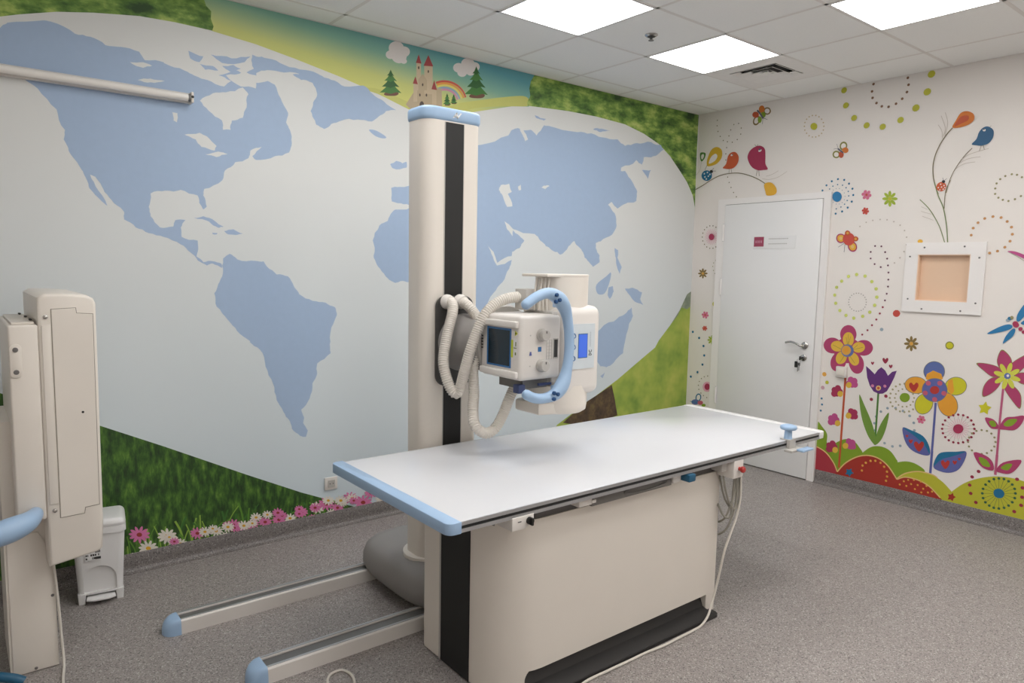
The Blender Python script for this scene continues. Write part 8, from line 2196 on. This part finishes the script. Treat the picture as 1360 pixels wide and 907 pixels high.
# tray gear under the near edge
tr = build('cassette_tray', MB().box((-3.33, -2.118, .706), (-2.855, -1.6, .752)), mat('tray_grey', (108, 105, 101), .45), tb, 'grey cassette tray under the table edge')
ov = [(-3.02+.13*math.cos(a), -2.121, .727+.012*math.sin(a)) for a in [k*math.pi/14 for k in range(28)]]
build('tray_handle', MB().tube(ov, .003, 6, True), STEEL, tr)
build('tray_slot', MB().box((-3.33, -2.1195, .741), (-2.87, -2.117, .751)), BLACK, tr)
build('tray_clip', MB().rbox((-3.405, -2.125, .716), (-3.335, -1.98, .757), .004, 2).box((-3.338, -2.128, .722), (-3.318, -2.12, .734)), WARMWHITE, tb)
build('tray_bracket', MB().rbox((-2.852, -2.125, .712), (-2.800, -1.98, .757), .004, 2), WARMWHITE, tb)
build('release_catch', MB().rbox((-2.798, -2.168, .716), (-2.752, -2.12, .75), .006, 2), TEALBLUE, tb, 'blue release catch')
sb = build('switch_box', MB().prism([(-3.752, .711), (-3.70, .709), (-3.668, .720), (-3.655, .735), (-3.655, .757), (-3.752, .757)], -2.158, -2.06, 'y', r=.003), WARMWHITE, tb, 'small white switch box with black knob')
build('key_knob', MB().cyl((-3.678, -2.158, .737), (-3.678, -2.172, .737), .013, 16).box((-3.682, -2.18, .724), (-3.674, -2.171, .75)), BLACK, sb)
build('box_mark', MB().box((-3.728, -2.1592, .738), (-3.713, -2.158, .741)), DARK, sb)
build('lever', MB().tube([(-3.845, -2.10, .757), (-3.815, -2.115, .742), (-3.80, -2.12, .735)], .004, 8), STEEL, tb)
eb = build('emergency_box', MB().rbox((-2.455, -2.155, .668), (-2.378, -2.06, .758), .008, 2), WARMWHITE, tb, 'white box with a red stop button')
build('stop_button', MB().lathe([(.009, -2.155), (.009, -2.166), (.014, -2.168), (.015, -2.178), (.011, -2.183), (.002, -2.184)], (-2.415, 0, .713), 'y', 20), REDKNOB, eb, 'red stop button')
build('bracket', MB().rbox((-2.50, -2.12, .70), (-2.457, -2.06, .758), .004, 1), LIGHTGREY, tb)
def cable(pts, r=.005, m=CORD, nm='cable', parent=tb):
    pts = [(x-.036*min(1, (-2.02-y)/.08), y-.02*min(1, (-2.02-y)/.08), z) for x, y, z in pts]
    return build(nm, MB().tube(smooth_path(pts, .015), r, 8), m, parent, sharp=180)
cable([(-2.30, -2.10, .672), (-2.322, -2.1, .62), (-2.326, -2.1, .584), (-2.349, -2.1, .496), (-2.39, -2.09, .413), (-2.412, -2.05, .367)])
cable([(-2.346, -2.10, .676), (-2.351, -2.1, .589), (-2.377, -2.1, .538), (-2.404, -2.09, .471), (-2.412, -2.05, .43)])
cable([(-2.41, -2.07, .70), (-2.425, -2.09, .64), (-2.389, -2.1, .541), (-2.344, -2.1, .506), (-2.31, -2.1, .544), (-2.308, -2.1, .67)])
cable([(-2.41, -2.05, .66), (-2.403, -2.08, .562), (-2.368, -2.1, .511), (-2.34, -2.1, .53), (-2.332, -2.1, .672)])
cable([(-2.41, -2.04, .53), (-2.414, -2.09, .48), (-2.377, -2.1, .476), (-2.37, -2.1, .526), (-2.358, -2.1, .672)])
build('power_cord', MB().tube(smooth_path([(-2.36, -2.13, .668), (-2.352, -2.128, .561), (-2.374, -2.128, .473), (-2.412, -2.126, .396), (-2.445, -2.122, .323), (-2.462, -2.112, .218), (-2.48, -2.108, .14), (-2.51, -2.110, .075), (-2.55, -2.120, .03), (-2.61, -2.130, .0075), (-2.679, -2.136, .0065), (-2.776, -2.138, .0065), (-2.885, -2.140, .0065), (-2.997, -2.132, .0065), (-3.092, -2.132, .0065), (-3.22, -2.130, .0065), (-3.37, -2.135, .0065), (-3.5, -2.2, .0065), (-3.7, -2.3, .0065), (-4.0, -2.36, .0065)], .015), .0054, 10), PALECORD, tb, 'white power cord running along the black plinth', sharp=180)
tag(build('loose_cord', MB().tube(smooth_path([(-4.40, -1.46, .0055), (-4.30, -1.50, .0055), (-4.22, -1.545, .0055), (-4.16, -1.545, .0055), (-4.146, -1.522, .0055), (-4.115, -1.490, .0055), (-4.07, -1.493, .0055), (-4.056, -1.55, .0055), (-4.075, -1.61, .0055), (-4.13, -1.72, .0055), (-4.22, -1.9, .0055)], .01), .0055, 8), PALECORD, None, sharp=180, loc=(-4.1, -1.55, 0)), 'loop of pale grey cord lying on the floor before the nearer rail', 'cord')  # plain cord lying loose, not a known extension lead
# clamp on the table edge
kc = empty('table_clamp', (-1.99, -2.15, .79), 'pale blue hand grip clamped on the far front table edge', 'clamp')
build('grip_knob', MB().lathe([(.02, .838), (.036, .842), (.041, .850), (.038, .860), (.02, .866), (.002, .867)], (-1.992, -2.145, 0), n=28), PALEBLUE, kc, sharp=60)
build('stem', MB().lathe([(.024, .791), (.019, .80), (.018, .839)], (-1.992, -2.145, 0), n=20), PALEBLUE, kc)
build('jaw', MB().rbox((-2.045, -2.20, .738), (-1.935, -2.1555, .7515), .005, 2).box((-2.02, -2.172, .7515), (-1.965, -2.1555, .7906)).box((-2.02, -2.172, .7906), (-1.965, -2.12, .7955)), LIGHTGREY, kc)
build('lever', MB().rbox((-2.0, -2.235, .742), (-1.90, -2.195, .754), .005, 2), PALEBLUE, kc)

# ---------------------------------------------------------------- wall stand
ws = empty('wall_bucky_stand', (-5.02, -.6, 0), 'cream upright detector stand at the left edge of the picture', 'x-ray stand')
build('column', MB().box((-5.108, -.776, 0), (-4.952, -.40, 1.0)), CREAM, ws)
cp = build('cover_plate', MB().prism([(-5.10, .004), (-4.951, .004), (-4.951, .46), (-5.0, .56), (-5.10, .56)], -.783, -.7765, 'y', r=.002), CREAM, ws)
for x, z in ((-4.962, .294), (-5.027, .014)):
    build('screw', MB().lathe([(.006, -.783), (.005, -.786), (.001, -.7865)], (x, 0, z), 'y', 12), STEEL, cp)
dh = build('detector_housing', MB().prism([(-4.976, .452), (-4.812, .476), (-4.798, .49), (-4.793, .6), (-4.789, 1.445), (-4.797, 1.466), (-4.818, 1.478), (-4.90, 1.484), (-4.955, 1.484), (-4.976, 1.47)], -.9, -.28, 'y', r=.012, seg=3), CREAM, ws, 'cream detector housing', sharp=45)
build('side_panel', MB().prism([(-4.933, 1.426), (-4.857, 1.43), (-4.855, 1.41), (-4.802, 1.406), (-4.806, .667), (-4.853, .664), (-4.857, .641), (-4.933, .639)], -.9035, -.9, 'y', r=.001, seg=1), CREAM, dh)
build('panel_joint', MB().prism([(-4.9355, 1.4285), (-4.8545, 1.4325), (-4.8525, 1.4125), (-4.7995, 1.4085), (-4.8035, .6645), (-4.8505, .6615), (-4.8545, .6385), (-4.9355, .6365)], -.9008, -.8995, 'y'), mat('joint_shadow_gap', (150, 142, 130), .6), dh)
build('trim_strip', MB().prism([(-4.966, 1.369), (-4.939, 1.372), (-4.939, .697), (-4.966, .695)], -.906, -.9, 'y', r=.002, seg=2), CREAM, dh)
for x, z in ((-4.952, 1.399), (-4.951, .669)):
    build('screw', MB().lathe([(.008, -.9), (.0075, -.904), (.003, -.906), (.001, -.9062)], (x, 0, z), 'y', 14), CHROME, dh)
build('pin_hole', MB().cyl((-4.847, -.9034, 1.035), (-4.847, -.9045, 1.035), .0045, 10), BLACK, dh)
mc = build('mount_box', MB().rbox((-5.068, -.905, .642), (-4.9765, -.36, 1.372), .008, 3), CREAM, ws, 'cream mounting box behind the detector')
build('cover_strip', MB().prism(rrect(-5.0655, 1.182, -5.0295, 1.305, .016, 5), -.911, -.905, 'y', r=.002), CREAM, mc)
for z in (1.284, 1.203): build('screw', MB().lathe([(.009, -.911), (.008, -.914), (.002, -.9145)], (-5.0475, 0, z), 'y', 14), STEEL, mc)
build('top_lid', MB().rbox((-5.055, -.88, 1.3721), (-4.985, -.40, 1.381), .003, 2), CREAM, mc)
for x, y in ((-4.99, -.80), (-4.992, -.62), (-5.0, -.44)): build('catch', MB().rbox((x-.006, y-.012, 1.3812), (x+.004, y+.012, 1.388), .002, 1), DARK, mc)
build('patient_handle', MB().tube(smooth_path([(-5.36, -1.03, .60), (-5.25, -1.04, .628), (-5.16, -1.03, .648), (-5.09, -1.01, .660), (-5.045, -.985, .668), (-5.02, -.94, .672), (-5.01, -.90, .672)], .012), [.02+.024*math.exp(-((k-22)/10.0)**2) for k in range(len(smooth_path([(-5.36, -1.03, .60), (-5.25, -1.04, .628), (-5.16, -1.03, .648), (-5.09, -1.01, .660), (-5.045, -.985, .668), (-5.02, -.94, .672), (-5.01, -.90, .672)], .012)))], 14), PALEBLUE, ws, 'pale blue patient handle', sharp=70)
build('cord', MB().tube(smooth_path([(-4.972, -.796, .62), (-4.958, -.797, .46), (-4.947, -.794, .30), (-4.940, -.80, .12), (-4.938, -.82, .02), (-4.95, -.9, .008), (-4.96, -1.0, .006)], .02), .005, 8), PALECORD, ws, sharp=180)
build('foot_cap', MB().tube(smooth_path([(-5.22, -.80, .055), (-5.15, -.84, .05), (-5.10, -.86, .034), (-5.072, -.87, .018)], .01), 0.018, 12), TEALBLUE, ws, 'dark blue rubber foot end')

# ---------------------------------------------------------------- pedal bin
pb = empty('pedal_bin', (-4.715, -.175, 0), 'small white plastic pedal bin beside the wall stand', 'bin')
BX, BY = -4.715, -.175
def frust(x0, x1, y0, y1, z0, X0_, X1_, Y0_, Y1_, z1, r):
    a = rrect(x0, y0, x1, y1, r, 4); b = rrect(X0_, Y0_, X1_, Y1_, r, 4); n = len(a)
    return MB().add([(p[0], p[1], z0) for p in a]+[(p[0], p[1], z1) for p in b], [tuple(range(n))[::-1], tuple(range(n, 2*n))]+[(i, (i+1) % n, n+(i+1) % n, n+i) for i in range(n)])
binb = build('body', frust(BX-.092, BX+.092, BY-.100, BY+.088, .042, BX-.107, BX+.107, BY-.112, BY+.098, .335, .025), WHITE, pb)
ld = frust(BX-.113, BX+.113, BY-.118, BY+.103, .333, BX-.113, BX+.113, BY-.118, BY+.103, .362, .03)
ld.prism(rrect(BX-.113, BY-.118, BX+.113, BY+.103, .03, 4), .352, .40, 'z', r=.024, seg=4)
build('lid', ld, WHITE, pb, sharp=60)
for sx in (-1, 1):
    for sy in (-1, 1):
        x = BX+sx*.078; y = BY+(-.086 if sy < 0 else .075)
        build('foot', frust(x-.014, x+.014, y-.016, y+.016, 0, x-.017, x+.017, y-.02, y+.02, .05, .005), WHITE, pb)
build('pedal', MB().prism([(BX-.06, BY-.128), (BX-.03, BY-.142), (BX+.03, BY-.142), (BX+.06, BY-.128), (BX+.055, BY-.05), (BX-.055, BY-.05)], .022, .032, 'z', r=.003), WHITE, pb)
ar = [(BX-.068, .052), (BX+.066, .052), (BX+.066, .115)]+[(BX-.001+.067*math.cos(math.radians(a)), .115+.064*math.sin(math.radians(a))) for a in range(10, 171, 16)]+[(BX-.068, .115)]
cut = build('arch_cutter', MB().prism(ar, BY-.16, BY-.086, 'y'), WHITE, pb)
bo = binb.modifiers.new('recess', 'BOOLEAN'); bo.object = cut; bo.operation = 'DIFFERENCE'; bo.solver = 'EXACT'
bpy.context.view_layer.update(); dg = bpy.context.evaluated_depsgraph_get()
nm_ = bpy.data.meshes.new_from_object(binb.evaluated_get(dg)); binb.modifiers.clear(); binb.data = nm_
nm_.set_sharp_from_angle(angle=math.radians(38)); bpy.data.objects.remove(cut)
sk_ = build('sticker', MB().box((BX-.06, BY-.1135, .212), (BX+.008, BY-.1085, .262)), WHITE, pb, 'printed white sticker')
pr = MB()
random.seed(5)
for r_ in range(3):
    x = BX-.056
    while x < BX+.0:
        l = random.uniform(.003, .008)
        if random.random() < .75: pr.box((x, BY-.1142, .218+.015*r_), (x+l, BY-.1134, .227+.015*r_))
        x += l+.002
pr.box((BX-.018, BY-.1142, .216), (BX+.005, BY-.1133, .228))
build('sticker_print', pr, DARK, sk_)
pb.rotation_euler = (0, 0, math.radians(-8))
